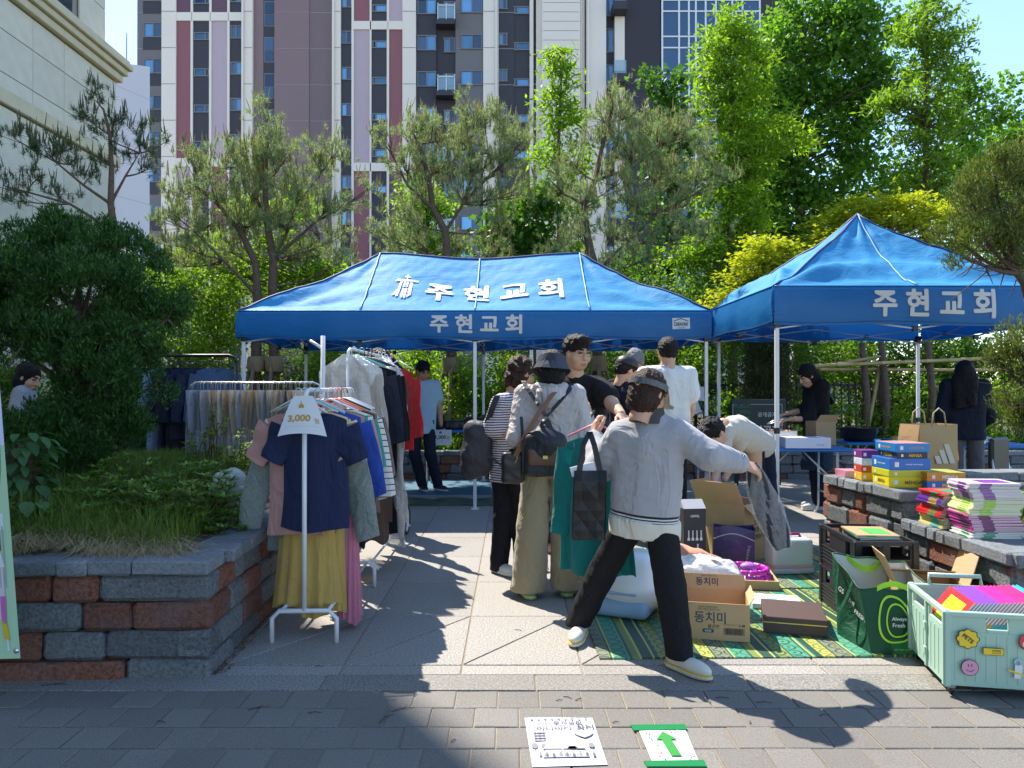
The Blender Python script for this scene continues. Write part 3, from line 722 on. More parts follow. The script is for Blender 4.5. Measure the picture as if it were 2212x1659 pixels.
# ---- pines
M_ndl = leafmat('pine_needle', (0.13, 0.21, 0.075), (0.42, 0.52, 0.28), .5, tcol=(1.1, 1.15, .7), cc=(.27, .23, .12))
M_ndld = leafmat('pine_needle_shaded', (0.045, 0.085, 0.035), (0.12, 0.17, 0.075), .4, tcol=(1.1, 1.15, .7))  # needle colour darkened for the building's shade on the left pine
M_candle = mat('pine_candle', (0.30, 0.25, 0.085), .8)
M_candled = mat('pine_candle_shaded', (0.12, 0.12, 0.05), .8)  # shoots darkened in colour to go with the shaded needles
def pine(label, trunks, r0, blobs, seed, tufts=26, dark=False, ndl=38, nl=.095, wid=.0052, group='red pines behind the stalls'):
 rng = np.random.default_rng(seed); base = trunks[0][0]
 t = thing('pine_tree', label, 'tree', tuple(base), group=group)
 tr = [[Vector(p)-Vector(base) for p in q] for q in trunks]
 mb = MB()
 for q in tr:
  k = len(q); rq = r0*.85 if q[0].z < .6 else r0*.27; mb.tube(q, [rq*(1-.8*i/(k-1)) for i in range(k)], 8, cap=False)
 allp = [p for q in tr for p in q]
 CC = []; DD = []
 for c, r in blobs:
  c = Vector(c)-Vector(base); r = r*np.array((1.22, 1.5, 1.12))
  best = min(((p-c).length + (0 if p.z < c.z-.05 else 2.5), i) for i, p in enumerate(allp))[1]
  a = allp[best]; hub = c - Vector((0, 0, r[2]*.55)); pts = limb(mb, a, hub, max(.010, r0*.17), .006, -.04 if hub.z < a.z+.4 else .06, rng, seg=6)
  out = (hub-a).normalized()
  k = max(5, int(tufts*.46*(r[0]*r[2])/.10)); q, d = in_blob(k, rng, .6)
  for j in range(k):
   p = c + Vector(q[j]*np.array(r)); s = Vector(pts[int(rng.integers(3, len(pts)))])
   limb(mb, s, p, .006, .003, -.03, rng, seg=3, n=3)
   sh = (Vector((0, 0, 1)) + (p-s).normalized()*.5 + out*.25).normalized()
   CC.append(p[:]); DD.append(sh[:])
   for e in range(3):
    p2 = p + Vector(rng.normal(0, .07, 3)); CC.append(p2[:]); DD.append(sh[:])
 mb.build('trunk', M_barkr, t)
 C = np.array(CC); D = unit(np.array(DD) + rng.normal(0, .25, (len(DD), 3)))
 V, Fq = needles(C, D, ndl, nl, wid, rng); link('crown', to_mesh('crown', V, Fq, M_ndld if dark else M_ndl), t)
 cm = MB(); q = random.Random(seed)
 for i in range(len(C)):
  if q.random() < .42:
   for e in range(q.choice((1, 1, 2, 3))):
    p = Vector(C[i]); h = q.uniform(.08, .24); dd = Vector((q.gauss(0, .16), q.gauss(0, .16), 1)).normalized()
    p = p + Vector((q.gauss(0, .02), q.gauss(0, .02), 0)); cm.tube([p, p+dd*h*.6, p+dd*h], [.0075, .007, .003], 3, cap=False)
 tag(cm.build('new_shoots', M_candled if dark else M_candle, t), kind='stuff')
 return t
PY = 10.4
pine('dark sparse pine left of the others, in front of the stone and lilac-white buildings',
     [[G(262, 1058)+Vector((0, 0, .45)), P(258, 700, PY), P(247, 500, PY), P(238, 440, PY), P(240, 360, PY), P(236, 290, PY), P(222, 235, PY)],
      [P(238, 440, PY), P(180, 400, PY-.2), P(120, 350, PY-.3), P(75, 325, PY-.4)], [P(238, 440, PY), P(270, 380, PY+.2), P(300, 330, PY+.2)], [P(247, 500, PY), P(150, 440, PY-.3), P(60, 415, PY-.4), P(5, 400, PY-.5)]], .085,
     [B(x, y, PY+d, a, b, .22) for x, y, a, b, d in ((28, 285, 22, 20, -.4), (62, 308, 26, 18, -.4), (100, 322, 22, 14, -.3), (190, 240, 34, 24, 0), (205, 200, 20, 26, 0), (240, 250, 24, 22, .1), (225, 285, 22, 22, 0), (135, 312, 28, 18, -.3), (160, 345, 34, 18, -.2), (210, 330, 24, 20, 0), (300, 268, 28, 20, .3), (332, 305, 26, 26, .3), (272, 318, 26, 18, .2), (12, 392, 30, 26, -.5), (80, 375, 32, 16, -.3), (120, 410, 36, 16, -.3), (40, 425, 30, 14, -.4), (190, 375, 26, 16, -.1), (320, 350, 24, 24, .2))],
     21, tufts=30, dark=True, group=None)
PY = 12.2
pine('broad pine with two trunks left of centre, behind the corner of the long canopy',
     [[G(592, 1025)+Vector((0, 0, .33)), P(592, 740, PY), P(588, 620, PY), P(590, 560, PY), P(575, 470, PY), P(572, 390, PY), P(575, 300, PY), P(578, 255, PY)],
      [G(552, 1025)+Vector((0, 0, .33)), P(553, 760, PY), P(556, 640, PY), P(552, 570, PY), P(520, 500, PY+.1), P(470, 440, PY), P(420, 400, PY)],
      [P(590, 560, PY), P(620, 500, PY), P(640, 440, PY), P(690, 380, PY), P(715, 340, PY)], [P(590, 560, PY), P(680, 480, PY-.2), P(750, 440, PY-.2), P(795, 405, PY-.2)],
      [P(556, 640, PY), P(480, 560, PY-.3), P(420, 500, PY-.3), P(370, 460, PY-.3)]], .115,
     [B(x, y, PY+d, a, b, .45) for x, y, a, b, d in ((578, 255, 24, 40, 0), (555, 310, 50, 36, .1), (610, 330, 50, 34, -.1), (490, 340, 44, 34, 0), (425, 350, 36, 30, .2), (395, 400, 40, 34, .1), (470, 410, 60, 36, -.2), (550, 400, 60, 40, .2), (640, 400, 56, 40, -.1), (690, 340, 36, 44, .1), (725, 320, 22, 30, .1), (370, 455, 40, 30, -.3), (440, 470, 60, 34, -.3), (530, 470, 70, 36, .2), (620, 470, 60, 36, -.2), (700, 440, 44, 30, -.2), (795, 400, 20, 14, -.2), (760, 430, 30, 18, -.2), (400, 520, 60, 24, -.3), (500, 530, 60, 26, .3), (730, 500, 34, 24, .1), (560, 360, 60, 40, .3), (450, 560, 50, 24, .1), (640, 545, 60, 26, .2), (740, 550, 40, 22, -.2), (380, 560, 44, 24, .2))],
     22, tufts=44)
PY = 12.6
pine('pine with a forked trunk behind the middle of the long canopy',
     [[G(975, 1013)+Vector((0, 0, .33)), P(975, 700, PY), P(966, 560, PY), P(962, 500, PY), P(935, 450, PY), P(925, 380, PY), P(905, 310, PY), P(890, 285, PY)],
      [P(962, 500, PY), P(1000, 440, PY), P(1035, 400, PY), P(1055, 330, PY), P(1045, 250, PY)], [P(1000, 440, PY), P(1020, 380, PY+.2), P(1010, 300, PY+.2), P(1010, 240, PY+.2)],
      [P(935, 450, PY), P(880, 400, PY-.2), P(850, 340, PY-.2), P(825, 300, PY-.2)], [P(1035, 400, PY), P(1090, 350, PY-.2), P(1130, 300, PY-.2)]], .11,
     [B(x, y, PY+d, a, b, .45) for x, y, a, b, d in ((840, 300, 24, 22, -.2), (880, 290, 34, 26, 0), (915, 260, 30, 30, 0), (950, 285, 34, 30, .2), (1005, 245, 36, 34, .2), (1050, 245, 30, 36, 0), (1085, 270, 30, 30, 0), (1110, 300, 32, 32, -.2), (1140, 300, 18, 30, -.2), (1000, 300, 50, 34, .1), (880, 350, 46, 32, -.2), (940, 350, 50, 36, .2), (1020, 350, 54, 34, 0), (1085, 350, 44, 34, -.1), (870, 450, 40, 30, -.2), (910, 410, 44, 30, .2), (1000, 410, 44, 32, .1), (1060, 420, 44, 32, -.1), (840, 500, 40, 26, 0), (1090, 480, 30, 24, 0), (900, 520, 50, 24, .2), (985, 520, 40, 22, .2), (850, 545, 40, 22, .2), (1070, 540, 44, 22, 0), (1130, 400, 36, 30, 0))],
     23, tufts=44)
PY = 12.0
pine('rightmost pine with long sweeping branches, between the tower and the ginkgos',
     [[G(1292, 1028)+Vector((0, 0, .33)), P(1290, 720, PY), P(1288, 590, PY), P(1275, 540, PY), P(1265, 490, PY), P(1262, 440, PY), P(1285, 390, PY), P(1300, 320, PY), P(1318, 260, PY), P(1325, 195, PY)],
      [P(1288, 590, PY), P(1330, 545, PY), P(1360, 520, PY), P(1420, 460, PY-.2), P(1500, 420, PY-.4), P(1560, 380, PY-.5)], [P(1285, 390, PY), P(1370, 360, PY), P(1430, 310, PY-.1), P(1490, 270, PY-.2)],
      [P(1262, 440, PY), P(1220, 420, PY), P(1180, 380, PY)], [P(1360, 520, PY), P(1440, 530, PY-.3), P(1520, 520, PY-.4)]], .105,
     [B(x, y, PY+d, a, b, .45) for x, y, a, b, d in ((1322, 205, 22, 36, 0), (1305, 245, 34, 30, 0), (1345, 240, 36, 30, .1), (1390, 265, 40, 30, 0), (1300, 300, 40, 30, .1), (1360, 320, 50, 34, 0), (1430, 300, 44, 34, -.1), (1485, 275, 34, 30, -.2), (1520, 320, 26, 30, -.3), (1410, 370, 60, 34, .1), (1330, 380, 44, 34, -.1), (1210, 400, 40, 26, 0), (1270, 430, 46, 30, 0), (1370, 440, 56, 34, 0), (1460, 430, 60, 32, -.2), (1250, 490, 44, 28, 0), (1330, 500, 50, 28, .2), (1450, 500, 60, 26, -.3), (1530, 490, 40, 22, -.4), (1400, 545, 60, 20, -.2), (1560, 390, 24, 18, -.5), (1200, 540, 40, 20, .1), (1300, 560, 50, 22, .2), (1240, 340, 34, 26, .1), (1500, 380, 50, 30, -.2))],
     24, tufts=42)
# ---- broadleaf trees behind
def gtrunk(x, y0, Y, pts): return [Vector((PX(x, Y), Y, .3))] + [P(a, b, Y) for a, b in pts]
def blobs_at(Y, rows, rd=None): return [B(x, y, Y + (d[0] if d else 0), a, b, rd) for x, y, a, b, *d in rows]
tree('ginkgo_tree', 'smaller ginkgo left of the curtain wall, in front of the black tower corner', 'tree', gtrunk(1450, 0, 16, [(1450, 700), (1448, 500), (1446, 330), (1440, 180)]), .12,
     blobs_at(16, [(1405, 165, 14, 26), (1440, 195, 34, 34), (1470, 180, 24, 30), (1450, 250, 50, 44), (1430, 320, 50, 44), (1480, 300, 40, 40), (1460, 390, 60, 50), (1440, 470, 60, 50), (1490, 520, 60, 60), (1420, 560, 60, 40)]), 'ginkgo_light', 31, group='ginkgo trees', dens=1.9)
tree('ginkgo_tree', 'tallest ginkgo with a broad dark crown against the sky', 'tree', gtrunk(1730, 0, 17.5, [(1730, 760), (1735, 560), (1725, 380), (1728, 200), (1740, 60)]), .20,
     blobs_at(17.5, [(1700, 20, 20, 24), (1760, 30, 50, 40), (1830, 40, 60, 40), (1870, 20, 40, 30), (1690, 90, 50, 50), (1770, 110, 80, 60), (1860, 110, 60, 60), (1900, 160, 36, 50), (1640, 150, 50, 50), (1720, 200, 90, 70), (1830, 210, 90, 70), (1650, 240, 70, 60), (1880, 250, 50, 50), (1760, 300, 100, 70), (1660, 330, 80, 60), (1850, 330, 70, 60), (1720, 410, 110, 70), (1640, 430, 70, 60), (1820, 420, 80, 60), (1700, 500, 100, 60), (1610, 520, 70, 60), (1800, 510, 70, 50), (1930, 60, 24, 18), (1915, 215, 24, 22), (1950, 180, 18, 14), (1800, -40, 70, 40), (1720, 590, 90, 50)], 1.0), 'ginkgo', 32, group='ginkgo trees', dens=1.7, nlimb=130)
tree('ginkgo_tree', 'ginkgo behind the right redwood reaching to the right edge', 'tree', gtrunk(2090, 0, 18, [(2090, 760), (2085, 560), (2080, 380), (2075, 220)]), .17,
     blobs_at(18, [(2070, 170, 36, 30), (2110, 200, 44, 34), (2060, 230, 44, 40), (2140, 240, 44, 30), (2185, 200, 26, 16), (2180, 250, 30, 18), (2080, 290, 60, 44), (2040, 350, 60, 50), (2100, 380, 60, 50), (1960, 400, 60, 50), (1920, 470, 60, 40), (2040, 450, 70, 50), (2190, 160, 16, 12), (2140, 440, 60, 50), (1900, 380, 40, 40)]), 'ginkgo', 33, group='ginkgo trees', dens=1.5)
tree('ginkgo_tree', 'ginkgo in the background at the right edge, low crown against the sky', 'tree', gtrunk(2230, 0, 20, [(2230, 760), (2230, 560), (2226, 380)]), .17,
     blobs_at(20, [(2150, 310, 60, 40), (2200, 290, 60, 40), (2240, 330, 80, 60), (2150, 380, 70, 60), (2220, 420, 80, 70), (2120, 460, 60, 60), (2200, 520, 80, 60), (2270, 280, 50, 50)]), 'ginkgo', 34, group='ginkgo trees', dens=1.6)
tree('redwood_tree', 'slender young dawn redwood with a lone light-green tip in front of the tower', 'tree', gtrunk(1213, 0, 14, [(1213, 700), (1208, 500), (1206, 320), (1212, 200), (1211, 105)]), .06,
     blobs_at(14, [(1192, 118, 16, 10), (1212, 110, 16, 12), (1206, 150, 30, 14), (1228, 158, 20, 14), (1190, 195, 26, 14), (1232, 190, 20, 14), (1188, 225, 20, 16), (1210, 238, 38, 16), (1240, 235, 22, 16), (1196, 268, 24, 14), (1232, 270, 22, 14), (1190, 320, 36, 18), (1246, 318, 36, 18), (1180, 350, 40, 20), (1235, 355, 40, 20), (1200, 400, 56, 26), (1160, 440, 50, 30), (1230, 450, 50, 30), (1140, 500, 60, 34), (1220, 520, 50, 30)], .3), 'meta', 35, group='dawn redwoods', dens=2.3, nlimb=50)
tree('redwood_tree', 'bright yellow-green dawn redwood in front of the glass curtain wall', 'tree', gtrunk(1583, 0, 14.5, [(1583, 760), (1580, 560), (1578, 400), (1582, 240), (1583, 50)]), .11,
     blobs_at(14.5, [(1582, 38, 26, 18), (1560, 70, 30, 20), (1605, 75, 26, 20), (1545, 110, 34, 22), (1595, 115, 40, 22), (1640, 130, 26, 16), (1540, 160, 30, 22), (1590, 165, 50, 24), (1535, 205, 26, 22), (1580, 215, 50, 26), (1630, 205, 30, 22), (1560, 265, 50, 26), (1630, 265, 40, 24), (1690, 262, 34, 14), (1580, 315, 60, 28), (1650, 320, 50, 22), (1725, 302, 40, 11), (1560, 365, 50, 30), (1620, 372, 44, 26), (1540, 420, 40, 30), (1600, 425, 50, 28), (1560, 480, 56, 34), (1630, 480, 40, 26), (1520, 530, 60, 34), (1600, 545, 50, 30), (1480, 560, 50, 30), (1560, 600, 60, 34)], .55), 'meta', 36, group='dawn redwoods', dens=2.4, nlimb=90)
tree('redwood_tree', 'dawn redwood with an open feathery top against the sky at right', 'tree', gtrunk(2003, 0, 14.5, [(2003, 760), (2001, 560), (2000, 400), (2003, 200), (2004, 0)]), .11,
     blobs_at(14.5, [(2004, 10, 26, 18), (1985, 35, 26, 12), (2030, 32, 24, 14), (1965, 52, 18, 8), (2000, 70, 30, 14), (1968, 85, 34, 11), (1950, 98, 16, 8), (2035, 75, 34, 12), (2070, 70, 24, 12), (2010, 110, 44, 18), (2050, 120, 36, 16), (1990, 150, 30, 20), (2040, 160, 40, 20), (1930, 210, 40, 12), (1900, 222, 26, 9), (1970, 205, 40, 20), (2025, 205, 50, 24), (1985, 250, 50, 24), (2045, 255, 40, 24), (1965, 300, 36, 22), (2020, 305, 54, 26), (1990, 350, 44, 24), (2050, 350, 36, 22), (1975, 400, 36, 22), (2030, 400, 40, 22)], .5), 'metad', 37, group='dawn redwoods', dens=1.9, nlimb=90)
tree('maple_tree', 'golden-leaved maple behind the peak of the right canopy', 'tree', gtrunk(1905, 0, 12.5, [(1905, 800), (1900, 640), (1890, 520)]), .06,
     blobs_at(12.5, [(1835, 440, 26, 14), (1800, 470, 40, 16), (1870, 460, 50, 18), (1920, 440, 40, 16), (1975, 440, 44, 18), (1830, 500, 60, 22), (1900, 490, 60, 22), (1970, 480, 60, 22), (2030, 460, 30, 18), (2020, 510, 50, 22), (1780, 520, 40, 24), (1860, 540, 60, 24), (2060, 540, 60, 20)], .6), 'maple', 38, group='golden maples', dens=3.6)
tree('maple_tree', 'golden-leaved maple between the two canopies', 'tree', gtrunk(1655, 0, 12.3, [(1655, 800), (1652, 660), (1650, 570)]), .05,
     blobs_at(12.3, [(1640, 530, 34, 14), (1690, 535, 36, 14), (1620, 560, 44, 18), (1680, 568, 44, 18), (1610, 600, 44, 20), (1660, 605, 44, 20), (1575, 640, 40, 20), (1620, 645, 44, 20), (1720, 560, 26, 16), (1540, 680, 40, 16)], .5), 'maple', 39, group='golden maples', dens=3.6)
tree('shrub_tree', 'leafy light-green small tree behind the trunks of the broad pine', 'tree', gtrunk(680, 0, 13.5, [(680, 800), (684, 640), (690, 500)]), .05,
     blobs_at(13.5, [(600, 520, 60, 40), (530, 570, 60, 44), (680, 590, 50, 44), (460, 560, 70, 50), (630, 610, 60, 40), (720, 600, 36, 50), (560, 460, 40, 34), (640, 440, 34, 40)], .6), 'meta', 40, dens=2.2)
tree('shrub_tree', 'light-green small tree showing between the forked pine limbs', 'tree', gtrunk(925, 0, 14, [(925, 800), (925, 600), (924, 440)]), .05,
     blobs_at(14, [(915, 405, 30, 18), (900, 435, 34, 20), (945, 440, 36, 22), (915, 475, 40, 26), (900, 520, 44, 26), (950, 530, 44, 24)], .5), 'meta', 41, dens=2.6)
tree('shrub_tree', 'light-green small tree behind the ridge of the long canopy', 'tree', gtrunk(1110, 0, 13.6, [(1110, 800), (1108, 640), (1106, 520)]), .05,
     blobs_at(13.6, [(1090, 470, 26, 36), (1070, 510, 40, 34), (1130, 500, 50, 40), (1160, 430, 44, 40), (1100, 545, 60, 24), (1180, 550, 50, 24)], .5), 'ginkgo_light', 42, dens=2.6)
# ---- hedge bed behind the stalls
hb = [(300, 700, 12.6, 60, 110, 'hedge'), (385, 640, 13.0, 80, 110, 'hedge'), (470, 690, 12.7, 80, 130, 'hedge'), (430, 830, 12.4, 90, 100, 'hedge'), (560, 850, 12.9, 80, 120, 'hedge'), (640, 860, 12.6, 80, 100, 'hedged'),
      (740, 850, 12.5, 80, 120, 'hedge'), (840, 880, 12.7, 80, 110, 'hedge'), (900, 790, 13.4, 90, 90, 'hedge'), (1000, 860, 12.6, 90, 110, 'hedge'), (1090, 830, 12.9, 90, 130, 'hedge'), (1180, 880, 12.5, 90, 100, 'hedge'),
      (1300, 820, 13.2, 90, 120, 'hedged'), (1390, 800, 13.4, 90, 130, 'hedged'), (1480, 860, 12.9, 80, 120, 'hedged'), (1560, 780, 13.5, 90, 120, 'hedged'), (1600, 900, 12.4, 80, 70, 'hedged'), (1720, 820, 13.4, 90, 120, 'hedged'),
      (1790, 920, 12.3, 70, 60, 'hedge'), (1860, 800, 13.8, 90, 110, 'hedged'), (1900, 930, 12.2, 80, 60, 'hedge'), (1985, 880, 12.8, 80, 80, 'hedged'), (2060, 800, 13.6, 90, 120, 'hedged'), (2130, 900, 12.4, 90, 90, 'hedge'), (2230, 820, 13.2, 100, 130, 'hedged'), (1460, 700, 14.0, 110, 110, 'hedged'), (1640, 700, 14.6, 110, 100, 'hedged'), (220, 850, 12.2, 90, 110, 'hedged'), (90, 880, 11.9, 100, 110, 'hedged'), (-10, 860, 12.0, 90, 120, 'hedged')]
where = ['left of the long canopy', 'between juniper and long canopy', 'beside the broad pine', 'behind the black clothes rail', 'behind the trouser rail', 'behind the rear left canopy leg', 'behind the tall coat rail', 'behind the man in the pale blue polo', 'above the pale blue polo', 'behind the black bags', 'right of the middle canopy leg', 'behind the woman in the hooded jacket', 'behind the man in the black T-shirt', 'behind the grey-haired man', 'behind the man in the white shirt', 'between the two canopies', 'beside the dark notice board', 'behind the columnar cypress', 'left of the bamboo rails', 'above the bamboo rails', 'below the bamboo rails', 'beside the rear right canopy leg', 'behind the woman in dark clothes at right', 'right of the woman in dark clothes', 'at the right picture edge', 'high up behind the gap between canopies', 'below the golden maple', 'behind the left juniper trunk', 'behind the woman at the far left', 'at the left picture edge']
for i, (x, y, Y, rx, ry, st) in enumerate(hb):
 q = random.Random(i*13+5); rows = [B(x, y, Y, rx*.7, ry*.75, .5)] + [B(x+q.uniform(-.7, .7)*rx, y+q.uniform(-.75, .8)*ry, Y+q.uniform(-.3, .3), rx*.45, ry*.35, .4) for _ in range(5)]
 zlow = min(c[2]-r[2] for c, r in rows)
 base = Vector((PX(x, Y), Y, .33)); zb = PZ(y-ry*.2, Y)
 tree('shrub', 'leafy shrub of the hedge bed ' + where[i], 'shrub', [base, base+Vector((.03, 0, (zb-.33)*.5)), base+Vector((-.02, 0, zb-.33))], .035, rows, st, 300+i, group='shrubs of the hedge bed', dens=1.9, nlimb=22, crown='foliage', bark=M_barkg)
def conifer_mesh(name, blobs, rng, m, dens, L, W, up=.8, per=9, tilt=.55, cr=.035, puff=0):
 """scale-leaved sprays: upright flame-shaped tips all over the lobes"""
 Cs = []; Ds = []
 for c, r in blobs:
  area = 4.2*(r[0]*r[1] + r[0]*r[2] + r[1]*r[2]); k = int(area*dens)
  q, d = in_blob(k, rng, .16); q *= (1 + .10*np.sin(d[:, :1]*7+c[0]*5)*np.cos(d[:, 1:2]*6+c[2]*7) + .05*rng.normal(0, 1, (k, 1))); Cs.append(c + q*r); Ds.append(unit(d/np.maximum(r, .05)))
 C = np.concatenate(Cs); D = np.concatenate(Ds); m_ = len(C)
 if puff:
  pc = int(m_*puff); sel = rng.choice(m_, pc, replace=False); Cp, Dp = C[sel], D[sel]; k = max(1, m_//pc)
  q, d = in_blob(pc*k, rng, .2); q[:, 2] = q[:, 2]*1.15
  C = np.repeat(Cp, k, 0) + q*rng.uniform(.05, .10, (pc, 1)).repeat(k, 0); D = unit(d + np.repeat(Dp, k, 0)*.6); m_ = len(C)
 X_ = np.repeat(C, per, 0) + rng.normal(0, cr, (m_*per, 3)); Dn = np.repeat(unit(D*tilt + np.array([0, 0, up])), per, 0)
 T = unit(Dn + rng.normal(0, .38, Dn.shape)); Nn = unit(rng.normal(0, 1, Dn.shape)); sz = rng.uniform(.55, 1.2, len(T))
 V, Fq = leaf_quads(X_, T, Nn, L*sz, W*sz, .1)
 return to_mesh(name, V, Fq, m)
M_cyp = leafmat('cypress_spray', (0.030, 0.055, 0.020), (0.085, 0.115, 0.045), .25, cc=(.16, .12, .06))
base = Vector((PX(1655, 11.9), 11.9, .33)); cy_t = thing('cypress', 'brownish-green columnar cypress behind the left leg of the right canopy', 'tree', tuple(base))
link('crown', conifer_mesh('crown', [(np.array(P(1655, y, 11.9)-base), np.array([a*11.9/F_PX, .34, 40*11.9/F_PX])) for y, a in ((950, 46), (900, 50), (850, 52), (800, 50), (750, 44), (700, 34), (660, 20))], np.random.default_rng(50), M_cyp, 700, .06, .014, per=8), cy_t)
MB().tube([(0, 0, 0), (0, 0, 1.2), (0, 0, 2.0)], [.05, .035, .01], 8).build('trunk', M_bark, cy_t)
# ---- big juniper in the left planter
M_jun = leafmat('juniper_spray', (0.015, 0.056, 0.012), (0.068, 0.17, 0.030), .25)
JY = 5.5; base = Vector((PX(165, JY), JY, .5))
jt_ = thing('juniper_tree', 'large dark green cloud-shaped juniper in the left planter', 'tree', tuple(base))
jb = [(60, 540, 100, 60, .0), (170, 530, 100, 62, .0), (270, 560, 80, 56, .05), (330, 610, 70, 56, 0), (-30, 600, 90, 80, 0), (70, 600, 90, 50, -.25), (200, 600, 90, 50, -.25), (360, 690, 66, 44, -.05), (280, 690, 70, 50, -.15), (-30, 715, 80, 56, -.1), (60, 725, 80, 46, -.3), (150, 735, 66, 46, -.3), (210, 775, 66, 50, -.25), (300, 770, 60, 40, .05), (165, 815, 56, 40, -.1), (235, 855, 56, 50, -.1), (290, 850, 44, 34, .0), (340, 830, 30, 26, .05), (210, 930, 56, 50, -.15), (110, 930, 70, 50, -.1), (40, 950, 50, 40, 0), (150, 980, 70, 40, -.1), (270, 910, 40, 44, -.05), (60, 945, 80, 40, -.2), (150, 900, 70, 60, .1), (230, 980, 50, 36, 0), (40, 1000, 60, 36, -.1), (100, 690, 80, 60, .25), (230, 690, 80, 60, .25), (20, 680, 60, 60, .2)]
link('crown', conifer_mesh('crown', [(np.array(P(x, y, JY+d)-base), np.array([a*JY/F_PX, max(a, b)*JY/F_PX*.95, b*JY/F_PX])) for x, y, a, b, d in jb], np.random.default_rng(51), M_jun, 1000, .034, .010, per=10, puff=.022, cr=.016), jt_)
mb = MB(); q = np.random.default_rng(5)
mb.tube([(0, 0, -.1), (.02, 0, .35), (-.02, .05, .7), (.03, .05, 1.1), (-.02, 0, 1.5)], [.10, .085, .075, .06, .03], 9)
for x, y, a, b, d in jb: limb(mb, (0.0, .03, max(.25, (P(x, y, JY)-base).z-.45)), P(x, y, JY+d)-base, .03, .008, .06, q)
for _ in range(120):
 i = q.integers(len(jb)); x, y, a, b, d = jb[i]; c = P(x, y, JY+d)-base; limb(mb, c, c+Vector(q.normal(0, .11, 3)), .008, .003, 0, q, 3, 4)
mb.build('trunk', M_bark, jt_)
# ---- juniper at the right edge
M_jun2 = leafmat('olive_juniper_spray', (0.065, 0.105, 0.022), (0.20, 0.26, 0.065), .35, cc=(.20, .14, .06))
JY2 = 6.4; base = Vector((PX(2255, JY2), JY2, .5))
j2 = thing('juniper_tree', 'olive-green juniper leaning in at the right edge with bare lower twigs', 'tree', tuple(base))
jb2 = [(2150, 380, 60, 44, 0), (2205, 340, 50, 44, .1), (2100, 440, 56, 40, 0), (2170, 450, 70, 46, -.2), (2240, 420, 60, 60, 0), (2060, 500, 36, 30, -.05), (2120, 510, 56, 34, -.15), (2200, 520, 60, 40, -.1), (2080, 555, 30, 22, -.1), (2195, 735, 36, 24, .3), (2160, 775, 26, 18, .4), (2215, 790, 40, 30, .3), (2180, 870, 26, 18, .4), (2215, 900, 36, 24, .3)]
link('crown', conifer_mesh('crown', [(np.array(P(x, y, JY2+d)-base), np.array([a*JY2/F_PX, a*JY2/F_PX*.95, b*JY2/F_PX])) for x, y, a, b, d in jb2], np.random.default_rng(52), M_jun2, 760, .045, .009, per=10, cr=.022, puff=.03), j2)
mb = MB(); q = np.random.default_rng(6)
mb.tube([(0, 0, 0), P(2262, 880, JY2)-base, P(2240, 780, JY2+.1)-base, P(2236, 680, JY2)-base, P(2215, 610, JY2)-base, P(2170, 560, JY2)-base], [.09, .08, .065, .055, .04, .015], 8)
for x, y, a, b, d in jb2:
 s = P(2200, 590, JY2)-base if y < 600 else P(2255, 860, JY2)-base
 pts = limb(mb, s, P(x, y, JY2+d)-base, .025, .008, -.1, q, 6)
 for _ in range(16):
  p0 = pts[int(q.integers(2, 7))]; limb(mb, p0, p0+Vector((q.normal(0, .14), q.normal(0, .1), q.normal(-.02, .09))), .007, .0025, -.1, q, 3, 4)
mb.build('trunk', M_bark, j2)
# ================================================================ blue pop-up canopies
def fabric(name, c, rough=0.42, trans=0.3, wr=0.35, scale=(9, 9, 9), spec=.5, tc=None, fine=60):
 m, nt, b = new_mat(name); MATS[name] = m
 co = coords(nt, 'Object'); mp = nt.nodes.new('ShaderNodeMapping'); mp.inputs['Scale'].default_value = scale; nt.links.new(co, mp.inputs['Vector'])
 n1 = noise(nt, 1.0, 5, .62, mp.outputs[0], .8); n2 = noise(nt, fine, 2, .5, co)
 b.inputs['Roughness'].default_value = rough; b.inputs['Specular IOR Level'].default_value = spec
 col = mixc(nt, n1, [x*.92 for x in c], [min(1, x*1.08) for x in c]); nt.links.new(col, b.inputs['Base Color'])
 bump(nt, b, math_n(nt, 'ADD', n1, math_n(nt, 'MULTIPLY', n2, .06)), wr, .06)
 t = nt.nodes.new('ShaderNodeBsdfTranslucent'); t.inputs['Color'].default_value = (*(tc or c), 1); mx = nt.nodes.new('ShaderNodeMixShader'); mx.inputs[0].default_value = trans
 nt.links.new(b.outputs[0], mx.inputs[1]); nt.links.new(t.outputs[0], mx.inputs[2]); nt.links.new(mx.outputs[0], nt.nodes['Material Output'].inputs['Surface'])
 return m
M_roof = fabric('sunlit_blue_nylon', (0.06, 0.33, 0.64), .66, .22, .27, (4, 8, 8), .22, (0.02, .16, .60))  # roof cloth: sunlight on the slopes is put into this paler blue
M_val = fabric('shaded_blue_nylon', (0.010, 0.165, 0.43), .42, .25, .16, (3, 3, 6), .4, (0.012, .13, .50))  # same cloth, its blue deepened for the shade on the hanging sides
M_trim = mat('dark_blue_piping', (0.008, 0.03, 0.16), .6)
M_seam = mat('pale_blue_seam', (0.16, 0.36, 0.66), .5)
M_print = mat('white_canopy_print', (0.72, 0.72, 0.70), .6, trans=.12)
M_leg = mat('white_steel_tube', (0.70, 0.71, 0.72), .4, var=.04, scale=6, spec=.5)
M_blackp = mat('black_plastic', (0.018, 0.018, 0.02), .45)
M_galv = mat('grey_truss_bar', (0.42, 0.45, 0.50), .4, metal=.3)
